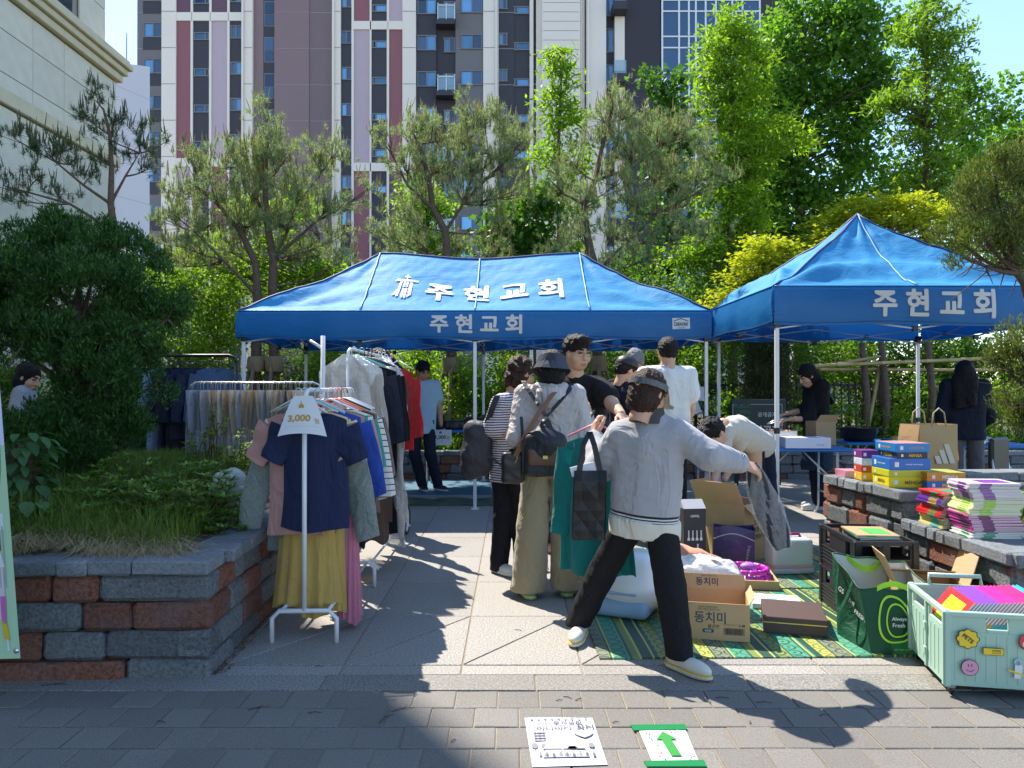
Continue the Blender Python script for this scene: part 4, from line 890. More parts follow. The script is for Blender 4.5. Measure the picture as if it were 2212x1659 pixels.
class Roof:
 """hipped fabric roof: half length a, half depth b, ridge half length r"""
 def __init__(s, a, b, r, ze, zr, seed, sag=.10, wr=1.0): s.a, s.b, s.r, s.ze, s.H, s.seed, s.sag, s.wr = a, b, r, ze, zr-ze, seed, sag, wr
 def z(s, x, y):
  t = min((s.b-abs(y))/s.b, (s.a-abs(x))/(s.a-s.r)); t = max(0, min(1, t))
  h = s.H*(t - s.sag*math.sin(PI*t)*(.6+.4*math.cos(3*x)))
  if s.r > 0 and abs(x) < s.r: h -= .075*math.cos(x/s.r*PI/2)**2*t**2
  p = np.array([x*3.1, y*4.7, 0.0]); q = np.array([x*7.7+y*3, y*9.1-x*2, 1.0])
  w = .011*float(vnoise(p, s.seed)) + .006*float(vnoise(q, s.seed+3))
  dx, dy = s.a-abs(x), s.b-abs(y); d = math.hypot(dx, dy); an = math.atan2(dy, dx)
  w += .035*math.sin(an*9+s.seed)*math.exp(-((d-.55)/.42)**2)*min(1, t*6)
  w += .016*math.sin(an*17+1)*math.exp(-((d-.9)/.6)**2)*min(1, t*5)
  px = max(0, abs(x)-s.r); e = math.hypot(px, y)+.05; bn = math.atan2(px, abs(y)+1e-6)
  w += .014*math.sin(bn*14+s.seed)*math.exp(-(e/.6)**2)*min(1, e*3)
  return s.ze + h + w*s.wr*min(1, t*10)*min(1, (1-t)*6+.25)
 def pt(s, x, y): return Vector((x, y, s.z(x, y)))
def canopy(label, cx, cyy, a, b, r, ze, zr, zv, seed, legs, group, wr=1.0, sag=.10):
 t = thing('pop_up_canopy', label, 'canopy', (cx, cyy, 0), group=group)
 rf = Roof(a, b, r, ze, zr, seed, sag, wr)
 mb = MB()
 for sg in (-1, 1):
  def fr(u, v, sg=sg): xr = a-(a-r)*v; return rf.pt(-xr+2*xr*u if sg < 0 else xr-2*xr*u, sg*b*(1-v))
  mb.grid(fr, 110 if r > 0 else 64, 34)
  def en(u, v, sg=sg):
   yr = b*(1-v); return rf.pt(sg*(a-(a-r)*v), (-yr+2*yr*u)*sg)
  mb.grid(en, 50, 30)
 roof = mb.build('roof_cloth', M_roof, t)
 xs = ([-r, r, 0] if r > 0 else [0])
 for x in xs:
  MB().tube([rf.pt(x, -b*(1-v/16))+Vector((0, -.006, .008)) for v in range(17)], .009, 5).build('seam', M_seam, roof)
 for sx in (-1, 1):
  for sy in (-1, 1):
   MB().tube([rf.pt(sx*(a-(a-r)*v/16), sy*b*(1-v/16))+Vector((0, 0, .004)) for v in range(17)], .014, 5).build('piping', M_trim, roof)
 if r > 0: MB().tube([rf.pt(-r+2*r*i/20, 0)+Vector((0, .0, .004)) for i in range(21)], .016, 5).build('piping', M_trim, roof)
 vals = []
 for (p0, p1, ln) in (((-a, -b), (a, -b), 2*a), ((a, -b), (a, b), 2*b), ((a, b), (-a, b), 2*a), ((-a, b), (-a, -b), 2*b)):
  p0 = Vector((*p0, 0)); p1 = Vector((*p1, 0)); d = (p1-p0).normalized(); nrm = Vector((d.y, -d.x, 0))
  def fv(u, v, p0=p0, p1=p1, nrm=nrm, ln=ln, d=d):
   q = p0.lerp(p1, u); s_ = u*ln
   w = .010*math.sin(s_*5.1+seed)+.007*math.sin(s_*11+seed*2)
   ed = min(u, 1-u)*ln; top = rf.z(q.x, q.y); bot = zv + .012*math.sin(s_*3.3+seed) + .015*math.exp(-(ed/.3)**2)
   return Vector((q.x, q.y, top+(bot-top)*v)) + nrm*(.012 + w*v + .018*math.sin(v*PI))
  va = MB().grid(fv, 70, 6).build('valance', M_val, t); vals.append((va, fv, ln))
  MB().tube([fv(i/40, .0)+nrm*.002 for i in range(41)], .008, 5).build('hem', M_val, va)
  MB().tube([fv(i/40, .93)+nrm*.003 for i in range(41)], .003, 4).build('hem', M_trim, va)
 for (x, y) in legs:
  lg = MB().box((x, y, 1.02), (.038, .038, 2.04), bev=.004).build('leg', M_leg, t)
  MB().box((x, y, .008), (.09, .09, .012)).build('foot', M_leg, lg)
  MB().box((x, y, zv+.02), (.06, .06, .09), bev=.006).box((x, y, .95), (.048, .048, .06), bev=.005).build('joint', M_blackp, lg)
 def truss(p0, p1, n):
  p0 = Vector(p0); p1 = Vector(p1); zl, zh = zv-.03, zv+.15; m = MB(); j = []
  for i in range(n):
   A = p0.lerp(p1, i/n); Bq = p0.lerp(p1, (i+1)/n); C = A.lerp(Bq, .5)
   off = (p1-p0).normalized().cross(Vector((0, 0, 1)))*.012
   for (q0, z0, q1, z1, o) in ((A, zl if i % 2 == 0 else zh, Bq, zh if i % 2 == 0 else zl, off), (A, zh if i % 2 == 0 else zl, Bq, zl if i % 2 == 0 else zh, -off)):
    a_ = Vector((q0.x, q0.y, z0))+o; b_2 = Vector((q1.x, q1.y, z1))+o; M = (b_2-a_).to_track_quat('Z', 'X').to_matrix(); m.box((a_+b_2)/2, (.014, .026, (b_2-a_).length), M=M)
   j.append(MB().box((A.x, A.y, zl), (.05, .04, .05))); j.append(MB().box((C.x, C.y, (zl+zh)/2), (.045, .045, .04)))
  tr = m.build('truss', M_galv, t)
  for jb_ in j: jb_.build('truss_joint', M_blackp, tr)
 o = .05
 for sy in (-1, 1): truss((-a+o, sy*(b-o), 0), (a-o, sy*(b-o), 0), 4 if r > 0 else 2)
 for x in ([-a+o, 0, a-o] if r > 0 else [-a+o, a-o]): truss((x, -b+o, 0), (x, b-o, 0), 2)
 pm_ = MB()
 for x in ([-r, r] if r > 0 else [0]):
  pm_.box((x, 0, (zv+.1+zr)/2), (.03, .03, zr-zv-.14))
  for sx in (-1, 1):
   for sy in (-1, 1):
    e = Vector((x + sx*(a-r)*.92 if (r == 0 or sx*x > 0) else 0, sy*b*.92, ze-.02)); s0 = Vector((x, 0, zr-.06)); M = (e-s0).to_track_quat('Z', 'X').to_matrix(); pm_.box((e+s0)/2, (.02, .02, (e-s0).length), M=M)
 pm_.build('roof_pole', M_galv, t)
 return t, rf, roof, vals
FAT = [(0, 0), (.022, 0), (-.022, 0), (0, .018), (0, -.018)]     # the print is a heavy weight: strokes widened by overlaid shifts
def print_on_valance(vals, txt, x0, x1, h, v0, bold=.028, H=.32):
 va, fv, ln = vals; V, Fc, w, hh = fine_text(txt, bold, .12)
 k = (x1-x0)/w; W = []; F2 = []; nv = len(V)
 for j, (sx, sy) in enumerate(FAT):
  F2 += [tuple(i+j*nv for i in f) for f in Fc]
  for p in V:
   u = (x0 + (p[0]+w/2)*k + sx*h)/ln; v = v0 - (p[1]/hh)*h/H - sy*h/H
   q = fv(u, max(0.02, min(.97, v))); W.append((q + Vector((0, -.006-.0007*j, 0)))[:])
 link('lettering', to_mesh('lettering', W, F2, M_print), va)
ca, cb = 2.62, 1.315
lx, ly = -.42, 10.03
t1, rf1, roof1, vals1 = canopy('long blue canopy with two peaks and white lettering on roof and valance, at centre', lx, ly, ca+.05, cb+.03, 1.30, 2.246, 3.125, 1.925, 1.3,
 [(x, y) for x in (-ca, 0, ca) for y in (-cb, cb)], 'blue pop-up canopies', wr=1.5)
def vx(x, Y=8.69): return PX(x, Y)-lx + ca+.05
print_on_valance(vals1[0], '주 현 교 회', vx(930), vx(1127), .205, .46, .014)
def print_on_roof(rf, roof, V, Fc, w, hh, xc, width, v0, v1, bl, fat=5):
 W = []; F2 = []; nv = len(V)
 for j, (sx, sy) in enumerate(FAT[:fat]):
  F2 += [tuple(i+j*nv for i in f) for f in Fc]
  for p in V:
   x = xc + p[0]/w*width + sx*.4; v = v0 + (p[1]/hh+.5+sy)*(v1-v0); y = -bl*(1-v)
   q = rf.pt(x, y); W.append((q + Vector((0, -.006-.0004*j, .009+.0006*j)))[:])
 link('lettering', to_mesh('lettering', W, F2, M_print), roof)
V, Fc, w, hh = fine_text('주 현 교 회', .014, .10)
print_on_roof(rf1, roof1, V, Fc, w, hh, PX(1068, 9.2)-lx, PX(1215, 9.2)-PX(921, 9.2), .22, .53, cb+.03)
def emblem_polys():
 R_ = []
 def q(x0, y0, x1, y1): R_.append([(x0, y0), (x1, y0), (x1, y1), (x0, y1)])
 q(-.06, .62, .06, 1.0); q(-.22, .76, .22, .88); R_.append([(-.95, .40), (.95, .52), (.95, .66), (-.80, .62)])
 R_.append([(-.62, -.9), (-.42, -.9), (-.30, .42), (-.50, .42)]); q(-.20, -.1, -.03, .42); q(.03, -.1, .20, .42); R_.append([(.30, -.6), (.48, -.6), (.50, .42), (.32, .42)])
 q(-.20, -1.0, -.03, -.2); q(.03, -1.0, .20, -.2); R_.append([(.26, -.95), (.60, -.75), (.56, .30), (.46, .30), (.46, -.62), (.26, -.78)]); R_.append([(-.95, -.82), (-.70, -.82), (-.52, -.35), (-.62, -.30)])
 return R_
V = []; Fc = []
for poly in emblem_polys():
 bm = bmesh.new(); vs_ = [bm.verts.new((*p, 0)) for p in poly]; bm.faces.new(vs_)
 for ax in (0, 1):
  for k in np.arange(-1, 1, .2):
   no = Vector((1, 0, 0)) if ax == 0 else Vector((0, 1, 0)); bmesh.ops.bisect_plane(bm, geom=bm.verts[:]+bm.edges[:]+bm.faces[:], plane_co=no*float(k), plane_no=no)
 bm.verts.index_update(); o = len(V); V += [v.co[:] for v in bm.verts]; Fc += [tuple(v.index+o for v in f.verts) for f in bm.faces]; bm.free()
print_on_roof(rf1, roof1, np.array(V), Fc, 2.0, 2.0, PX(875, 9.2)-lx, PX(902, 9.2)-PX(849, 9.2), .22, .60, cb+.03, 1)
pa = MB().quad(*[P(x, y, 8.645)-Vector((lx, ly, 0)) for x, y in ((1453, 711), (1491, 710), (1490, 686), (1452, 687))]).build('maker_patch', mat('patch_white', (.62, .66, .68), .6), vals1[0][0])
dk = mat('patch_ink', (.02, .06, .08), .6)
c0 = P(1471, 700, 8.640)-Vector((lx, ly, 0))
lettering('CARAVAN', pa, dk, width=.155, height=.042, loc=c0, M=FRONT, bold=.03); lettering('CANOPY', pa, dk, width=.09, height=.018, loc=c0+Vector((.005, 0, -.040)), M=FRONT)
MB().add([(c0+Vector(v))[:] for v in ((-.085, 0, .028), (0, 0, .058), (.085, 0, .028), (.085, 0, .036), (0, 0, .068), (-.085, 0, .036))], [(0, 1, 4, 5), (1, 2, 3, 4)]).build('logo', dk, pa)
ra, rb = 1.39, 1.30
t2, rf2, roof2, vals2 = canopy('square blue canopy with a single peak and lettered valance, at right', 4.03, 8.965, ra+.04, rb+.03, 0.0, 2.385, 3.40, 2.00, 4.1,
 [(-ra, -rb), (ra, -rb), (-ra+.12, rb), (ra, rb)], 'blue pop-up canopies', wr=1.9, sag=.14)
def vx2(x, Y=7.63): return PX(x, Y)-4.03 + ra+.04
print_on_valance(vals2[0], '주 현 교 회', vx2(1884), vx2(2146), .275, .44, .014, .385)
# ================================================================ solids from distance fields (rounded goods, people, clothes)
class SDF:
 """blends rounded bones and lobes into one continuous surface (dual surface net)"""
 def __init__(s, lo, hi, h):
  s.h = h; s.lo = np.array(lo, float)-2.5*h; n = np.ceil((np.array(hi, float)+2.5*h-s.lo)/h).astype(int)+1
  s.n = n; s.d = np.full(n, .5, np.float32); s.fields = []
  s.ax = [s.lo[i] + np.arange(n[i])*h for i in range(3)]
 def region(s, lo, hi, pad):
  a = np.maximum(0, np.floor((np.array(lo)-pad-s.lo)/s.h).astype(int)); b = np.minimum(s.n, np.ceil((np.array(hi)+pad-s.lo)/s.h).astype(int)+1)
  if np.any(b <= a): return None
  sl = tuple(slice(a[i], b[i]) for i in range(3))
  X_, Y_, Z_ = np.meshgrid(*[s.ax[i][sl[i]] for i in range(3)], indexing='ij')
  return sl, X_, Y_, Z_
 def blend(s, sl, e, k, op='add'):
  d = s.d[sl]
  if op == 'add':
   if k <= 0: s.d[sl] = np.minimum(d, e)
   else:
    hh = np.clip(.5+.5*(d-e)/k, 0, 1); s.d[sl] = d + (e-d)*hh - k*hh*(1-hh)
  else:   # cut
   e = -e
   if k <= 0: s.d[sl] = np.maximum(d, e)
   else:
    hh = np.clip(.5-.5*(d-e)/k, 0, 1); s.d[sl] = d + (e-d)*hh + k*hh*(1-hh)
 def cone(s, a, b, r1, r2, k=.02, flat=None, op='add'):
  """rounded bone from a to b; flat=(axis vector, factor) squashes it along that axis"""
  a = np.array(a, float); b = np.array(b, float); r = max(r1, r2)
  g = s.region(np.minimum(a, b)-r, np.maximum(a, b)+r, k+.03)
  if g is None: return s
  sl, X_, Y_, Z_ = g; p = np.stack([X_, Y_, Z_], -1)-a; ba = b-a; L2 = max(1e-9, ba@ba)
  t = np.clip((p@ba)/L2, 0, 1); q = p - t[..., None]*ba; rr_ = r1+(r2-r1)*t
  if flat is not None:
   f = np.array(flat[0], float); f = f/np.linalg.norm(f); pr = q@f; q = q + (pr*(1/flat[1]-1))[..., None]*f
  e = np.sqrt((q*q).sum(-1)) - rr_
  if flat is not None: e = e*(.5+.5*min(1, flat[1]))
  s.blend(sl, e, k, op); return s
 def ell(s, c, r, k=.02, M=None, op='add'):
  c = np.array(c, float); r = np.array(r, float); R_ = r.max()
  g = s.region(c-R_, c+R_, k+.03)
  if g is None: return s
  sl, X_, Y_, Z_ = g; p = np.stack([X_, Y_, Z_], -1)-c
  if M is not None: p = p@np.array(M)      # columns of M are the lobe's axes
  k0 = np.sqrt(((p/r)**2).sum(-1)); k1 = np.sqrt(((p/(r*r))**2).sum(-1)); e = np.where(k1 > 1e-6, k0*(k0-1)/np.maximum(k1, 1e-6), -r.min())
  s.blend(sl, e, k, op); return s
 def rbox(s, c, hs, rad, k=.0, M=None, op='add'):
  c = np.array(c, float); hs = np.array(hs, float); R_ = np.linalg.norm(hs)+rad
  g = s.region(c-R_, c+R_, k+.02)
  if g is None: return s
  sl, X_, Y_, Z_ = g; p = np.stack([X_, Y_, Z_], -1)-c
  if M is not None: p = p@np.array(M)
  q = np.abs(p)-(hs-rad); e = np.sqrt((np.maximum(q, 0)**2).sum(-1)) + np.minimum(q.max(-1), 0) - rad
  s.blend(sl, e, k, op); return s
 def plane(s, c, n, k=.0):
  """keep the side that n points away from"""
  n = np.array(n, float); n /= np.linalg.norm(n)
  X_, Y_, Z_ = np.meshgrid(*s.ax, indexing='ij'); e = (X_-c[0])*n[0]+(Y_-c[1])*n[1]+(Z_-c[2])*n[2]
  s.d = np.maximum(s.d, e).astype(np.float32); return s
 def wrinkle(s, amp, freq, seed=0, stretch=(1, 1, 1)):
  X_, Y_, Z_ = np.meshgrid(*s.ax, indexing='ij'); p = np.stack([X_*stretch[0], Y_*stretch[1], Z_*stretch[2]], -1)*freq
  s.d = (s.d + amp*vnoise(p, seed) + amp*.5*vnoise(p*2.1, seed+4)).astype(np.float32); return s
 def arrays(s):
  d = s.d; ins = d < 0
  c = np.stack([ins[:-1, :-1, :-1], ins[1:, :-1, :-1], ins[:-1, 1:, :-1], ins[1:, 1:, :-1], ins[:-1, :-1, 1:], ins[1:, :-1, 1:], ins[:-1, 1:, 1:], ins[1:, 1:, 1:]], 0).sum(0)
  mix = (c > 0) & (c < 8); idx = np.full(mix.shape, -1, np.int64); ii = np.argwhere(mix); idx[mix] = np.arange(len(ii))
  acc = np.zeros((len(ii), 3)); cnt = np.zeros(len(ii))
  off = [(0, 0, 0), (1, 0, 0), (0, 1, 0), (1, 1, 0), (0, 0, 1), (1, 0, 1), (0, 1, 1), (1, 1, 1)]
  for i in range(8):
   for ax in range(3):
    if off[i][ax]: continue
    j = list(off[i]); j[ax] = 1
    a = d[ii[:, 0]+off[i][0], ii[:, 1]+off[i][1], ii[:, 2]+off[i][2]]; b = d[ii[:, 0]+j[0], ii[:, 1]+j[1], ii[:, 2]+j[2]]
    m = (a < 0) != (b < 0); t = np.where(m, a/np.where(np.abs(a-b) < 1e-9, 1, a-b), 0)
    pos = np.tile(np.array(off[i], float), (len(ii), 1)); pos[:, ax] = t
    acc += pos*m[:, None]; cnt += m
  V = s.lo + (ii + acc/np.maximum(cnt, 1)[:, None])*s.h
  Fs = []
  for ax in range(3):
   u, v = (ax+1) % 3, (ax+2) % 3
   sl0 = [slice(None)]*3; sl1 = [slice(None)]*3; sl0[ax] = slice(0, -1); sl1[ax] = slice(1, None)
   for q in (u, v): sl0[q] = slice(1, -1); sl1[q] = slice(1, -1)
   A = ins[tuple(sl0)]; Bv = ins[tuple(sl1)]; e = np.argwhere(A != Bv)
   if not len(e): continue
   fl = A[tuple(e.T)]; e = e.copy(); e[:, u] += 1; e[:, v] += 1
   def cell(du, dv):
    k = e.copy(); k[:, u] += du; k[:, v] += dv; return idx[tuple(k.T)]
   q = np.stack([cell(-1, -1), cell(0, -1), cell(0, 0), cell(-1, 0)], 1)
   q[~fl] = q[~fl][:, ::-1]; Fs.append(q)
  Fq = np.concatenate(Fs) if Fs else np.zeros((0, 4), np.int64)
  return V, Fq[(Fq >= 0).all(1)]
 def build(s, name, m, parent=None, smooth=True):
  V, Fq = s.arrays(); return link(name, to_mesh(name, V, Fq, m, smooth=smooth), parent)
# ================================================================ ground mat
def mat_stripes(name):
 m, nt, b = new_mat(name); MATS[name] = m
 co = coords(nt, 'Object'); sp = nt.nodes.new('ShaderNodeSeparateXYZ'); nt.links.new(co, sp.inputs[0])
 x = math_n(nt, 'FRACT', math_n(nt, 'MULTIPLY', math_n(nt, 'ADD', sp.outputs[0], 10.0), 1/0.62))
 dk, tq, lm, gy, ol = srgb(44, 78, 66), srgb(78, 150, 120), srgb(186, 186, 92), srgb(122, 130, 108), srgb(128, 146, 78)
 seq = [(0, dk), (.05, lm), (.065, dk), (.10, ol), (.20, dk), (.215, tq), (.35, dk), (.37, lm), (.385, tq), (.40, dk), (.46, lm), (.56, dk), (.575, gy), (.70, dk), (.715, lm), (.73, tq), (.86, dk), (.88, ol), (.94, lm), (.96, dk)]
 col = ramp(nt, x, seq, 'CONSTANT')
 vo = nt.nodes.new('ShaderNodeTexVoronoi'); vo.inputs['Scale'].default_value = 12; vo.inputs['Randomness'].default_value = 0.0; nt.links.new(co, vo.inputs['Vector'])
 wv = nt.nodes.new('ShaderNodeTexWave'); wv.inputs['Scale'].default_value = 18; wv.inputs['Distortion'].default_value = 0; wv.bands_direction = 'DIAGONAL'; nt.links.new(co, wv.inputs['Vector'])
 mot = ramp(nt, math_n(nt, 'SINE', math_n(nt, 'MULTIPLY', vo.outputs['Distance'], 19)), [(.45, 0.0), (.6, 1.0)])
 band = ramp(nt, x, [(0, 0.0), (.10, 1.0), (.20, 0.0), (.225, 1.0), (.34, 0.0), (.47, .7), (.55, 0.0), (.585, 1.0), (.69, 0.0), (.74, .8), (.85, 0.0)], 'CONSTANT')
 col = mixc(nt, math_n(nt, 'MULTIPLY', math_n(nt, 'MULTIPLY', mot, band), .9), col, srgb(20, 52, 48))
 zz = ramp(nt, wv.outputs['Fac'], [(.55, 0.0), (.6, .5)]); b2 = ramp(nt, x, [(0, 0.0), (.46, 1.0), (.56, 0.0), (.88, 1.0), (.94, 0.0)], 'CONSTANT')
 col = mixc(nt, math_n(nt, 'MULTIPLY', zz, b2), col, srgb(60, 84, 44))
 nt.links.new(col, b.inputs['Base Color']); b.inputs['Roughness'].default_value = .42; b.inputs['Specular IOR Level'].default_value = .5
 bump(nt, b, noise(nt, 3.5, 3, vec=co), .25, .03)
 return m
M_mat = mat_stripes('woven_mat')
def sheet(name, label, cat, poly, z0, z1, m, wav=.004, org=None, rz=0, n=26, group=None):
 (x0, y0), (x1, y1) = poly; w, d = x1-x0, y1-y0; cx_, cy_ = org or ((x0+x1)/2, (y0+y1)/2)
 mb = MB()
 def top(u, v): return Vector((-w/2+w*u, -d/2+d*v, z1+wav*(math.sin(u*9+v*4)+math.sin(v*13-u*5))*.5+wav))
 mb.grid(top, n, n)
 pts = [(-w/2, -d/2), (w/2, -d/2), (w/2, d/2), (-w/2, d/2)]
 for a, b in zip(pts, pts[1:]+pts[:1]):
  k = 12
  for i in range(k):
   p = [Vector((*a, 0)).lerp(Vector((*b, 0)), t) for t in (i/k, (i+1)/k)]
   zt = [top((q.x+w/2)/w, (q.y+d/2)/d).z for q in p]
   mb.quad((p[0].x, p[0].y, z0), (p[1].x, p[1].y, z0), (p[1].x, p[1].y, zt[1]), (p[0].x, p[0].y, zt[0]))
 o = mb.build(name, m); o.location = (cx_, cy_, 0); o.rotation_euler = (0, 0, rz)
 return tag(o, label, cat, group)
sheet('picnic_mat', 'green and yellow striped picnic mat spread under the goods on the right', 'mat', ((.42, 3.92), (2.30, 5.22)), .001, .006, M_mat, org=(1.37, 4.575), rz=R(1.2))
sheet('picnic_mat', 'rear green striped picnic mat under the cartons and the lunch cooler', 'mat', ((.46, 5.24), (2.62, 6.56)), .001, .006, M_mat, org=(1.60, 5.93), rz=R(.4))
# ================================================================ cartons, boxes and bags on the mat
kraft = mat('kraft_cardboard', (0.48, 0.315, 0.165), .8, var=.10, scale=7, bmp=.08, bscale=60)
kraft_in = mat('kraft_inside', (0.50, 0.335, 0.19), .85, var=.08, scale=5)
kraft_dk = mat('grey_kraft', (0.37, 0.255, 0.15), .85, var=.1, scale=7)
ink_navy = mat('navy_ink', (0.035, 0.055, 0.095), .7); ink_dk = mat('dark_ink', (0.03, 0.028, 0.03), .7); ink_w = mat('white_ink', (.78, .78, .77), .6)
def wallbox(mb, w, d, h, th=.005, mi=0, mi_in=None, z0=0.0):
 for (c, dd) in (((0, -d/2+th/2, z0+h/2), (w, th, h)), ((0, d/2-th/2, z0+h/2), (w, th, h)), ((-w/2+th/2, 0, z0+h/2), (th, d-2*th, h)), ((w/2-th/2, 0, z0+h/2), (th, d-2*th, h)), ((0, 0, z0+th/2), (w-2*th, d-2*th, th))): mb.box(c, dd, mi=mi)
 return mb
def flap(mb, a, b, out, up, L, th=.004, mi=0):
 """cardboard flap hinged on edge a-b"""
 a, b = Vector(a), Vector(b); d = (Vector(out)+Vector((0, 0, up))).normalized()*L; n = (b-a).cross(d).normalized()*th; ins = (b-a)*.02
 V = [a, b, b+d-ins, a+d+ins]; V += [p+n for p in V]
 return mb.add(V, [(3, 2, 1, 0), (4, 5, 6, 7), (0, 1, 5, 4), (1, 2, 6, 5), (2, 3, 7, 6), (3, 0, 4, 7)], mi)
nb = thing('noodle_carton', 'open brown noodle carton with blue brush lettering beside the striding woman', 'carton', (1.128, 4.322, .012), R(-13))
NW, ND, NH = .375, .31, .20
mb = wallbox(MB(), NW, ND, NH); mb.build('carton_body', kraft, nb)
fl = flap(MB(), (-NW/2, ND/2-.004, NH), (NW/2, ND/2-.004, NH), (0, .12, 0), .95, .085).build('flap', kraft_in, nb)
flap(MB(), (NW/2-.002, -ND/2+.01, NH), (NW/2-.002, ND/2-.01, NH), (.35, 0, 0), .5, .045).build('flap', kraft_in, nb)
fy = -ND/2-.0015
lettering('동치미', nb, ink_navy, width=.165, height=.062, loc=(-.02, fy, .122), M=FRONT, bold=.02); lettering('물냉면', nb, ink_dk, width=.06, loc=(-.002, fy, .075), M=FRONT)
lettering('담백한 아삭무로 담가', nb, ink_dk, width=.10, loc=(-.03, fy, .178), M=FRONT); lettering('더욱 시원한 동치미 육수', nb, ink_dk, width=.115, loc=(-.025, fy, .165), M=FRONT)
pill = MB().prism([(math.cos(a)*.012+(.018 if math.cos(a) > 0 else -.018), math.sin(a)*.011) for a in [i*PI/8 for i in range(16)]], 0, .0006, M=FRONT, c=(-.03, fy, .05)).build('badge', ink_navy, nb)
lettering('4인분', pill, ink_w, width=.036, loc=(-.03, fy-.0012, .05), M=FRONT)
MB().box((-.152, fy, .165), (.034, .001, .034)).build('badge', ink_dk, nb); MB().box((-.152, fy, .122), (.028, .001, .02)).build('badge', ink_dk, nb)
pe = MB()
for i in range(4): pe.prism([(math.cos(a)*.006+(.007*(1 if i % 2 else -1)), math.sin(a)*.006+(.007*(1 if i > 1 else -1))) for a in [j*PI/4 for j in range(8)]], 0, .0005, M=FRONT, c=(-.152, fy-.0012, .165))
pe.build('flower_mark', kraft, nb)
bc = MB(); q = random.Random(2); x = .058
while x < .155:
 w = q.choice((.0012, .002, .003)); bc.box((x, fy, .052), (w, .0008, .03)); x += w+q.choice((.0012, .002))
bc.box((.106, fy, .0695), (.108, .0008, .0012)).box((.106, fy, .034), (.108, .0008, .0012)).box((.0525, fy, .0518), (.0012, .0008, .036)).box((.1595, fy, .0518), (.0012, .0008, .036)); tag(bc.build('barcode', ink_dk, nb), kind='stuff')
lettering('6 M', nb, ink_dk, width=.03, loc=(.146, fy, .086), M=FRONT, bold=.02); lettering('⚠ 품질 보존을 위해 실온보관', nb, ink_dk, width=.08, loc=(.085, fy, .088), M=FRONT)
Mf = frame((1, 0, 0), (0, .12, .95)); c0 = Vector((0, ND/2-.004, NH)) + Vector((0, .12, .95)).normalized()*.04 + Vector((0, -.006, 0))
lettering('동치미', fl, ink_navy, width=.125, height=.045, loc=c0+Vector((-.03, 0, .002)), M=Mf, bold=.02); lettering('물냉면', fl, ink_dk, width=.045, loc=c0+Vector((-.01, 0, -.031)), M=Mf)
lettering('담백한 아삭무로 담가', fl, ink_dk, width=.085, loc=c0+Vector((-.02, .003, .034)), M=Mf)
kb = thing('small_carton', 'small open kraft carton under the plastic-wrapped cushion', 'carton', (1.13, 4.77, .012), R(-8))
wallbox(MB(), .36, .28, .21).build('carton_body', kraft_in, kb); flap(MB(), (-.18, -.14, .21), (.18, -.14, .21), (0, -.3, 0), .12, .09).build('flap', kraft, kb)
M_vinyl = mat('milky_vinyl', (0.80, 0.79, 0.78), .22, var=.06, scale=14, bmp=.7, bscale=26, bdist=.02, spec=.7, trans=.25)
s = SDF((.92, 4.58, .18), (1.40, 4.98, .36), .012); s.ell((1.16, 4.77, .265), (.22, .15, .07), 0); s.rbox((1.18, 4.77, .245), (.21, .14, .035), .03, .03); s.wrinkle(.016, 26, 2)
cu = s.build('wrapped_cushion', M_vinyl); tag(cu, 'white cushion wrapped in clear wrinkled plastic on top of the small carton', 'cushion')
pk = mat('printed_pink', (.75, .42, .42), .6); MB().lathe([(0.0, .0), (.028, -.002)], (1.24, 4.70, .336), 12).build('pink_dot', pk, cu)
s = SDF((.95, 5.0, .0), (1.42, 5.45, .36), .014)
s.ell((1.13, 5.22, .22), (.14, .10, .085), 0).ell((1.23, 5.15, .25), (.07, .06, .055), .04).cone((1.25, 5.12, .26), (1.36, 5.08, .24), .035, .026, .03).cone((1.05, 5.14, .24), (1.0, 5.05, .2), .036, .03, .03).cone((1.13, 5.24, .2), (1.13, 5.24, .04), .11, .13, .05).wrinkle(.004, 40)
tag(s.build('plush_toy', mat('salmon_plush', (.55, .235, .135), .95, var=.15, scale=30, bmp=.5, bscale=120, sheen=.4)), 'salmon-orange plush toy lying behind the plastic-wrapped cushion', 'plush toy')
gb = thing('gift_box', 'flat chocolate-brown gift box with a thin gold line', 'box', (1.617, 4.435, .012), R(-16))
chb = mat('chocolate_board', (0.075, 0.042, 0.036), .55, var=.12, scale=30); gold = mat('gold_foil', (.62, .47, .16), .35, metal=.7)
MB().box((0, 0, .028), (.335, .37, .056), bev=.003).build('base', chb, gb); MB().box((0, 0, .059), (.332, .367, .006)).build('gold_line', gold, gb); MB().box((0, 0, .077), (.338, .373, .03), bev=.003).build('lid', chb, gb)
wbx = thing('flat_white_box', 'thin white printed box behind the brown gift box', 'box', (1.66, 4.85, .012), R(-12))
MB().box((0, 0, .017), (.30, .24, .034), bev=.003).build('lid', mat('glossy_white_card', (.78, .78, .77), .35), wbx)
for (dx, dy, w, d, c) in ((.11, .09, .05, .016, (.6, .15, .08)), (-.02, .0, .06, .06, (.3, .55, .5)), (.07, -.04, .05, .04, (.25, .5, .45)), (-.09, .04, .08, .01, (.35, .35, .35))):
 MB().box((dx, dy, .0345), (w, d, .001)).build('print', mat('wprint%d' % int(c[0]*100), c, .5), wbx)
hx = thing('hoop_box', 'shallow kraft tray box that holds the magenta hoop', 'box', (1.655, 5.42, .012), R(-9))
wallbox(MB(), .36, .42, .06, .012).build('tray', kraft, hx); MB().box((0, 0, .022), (.33, .39, .02)).build('liner', mat('white_liner', (.74, .74, .78), .5), hx)
hp = thing('exercise_hoop', 'magenta segmented exercise hoop with a purple weight ball in the tray box', 'hoop', (1.652, 5.42, .047), R(-9))
mag = mat('magenta_plastic', (.52, .022, .42), .35, spec=.6); vio = mat('violet_plastic', (.42, .14, .55), .4); 
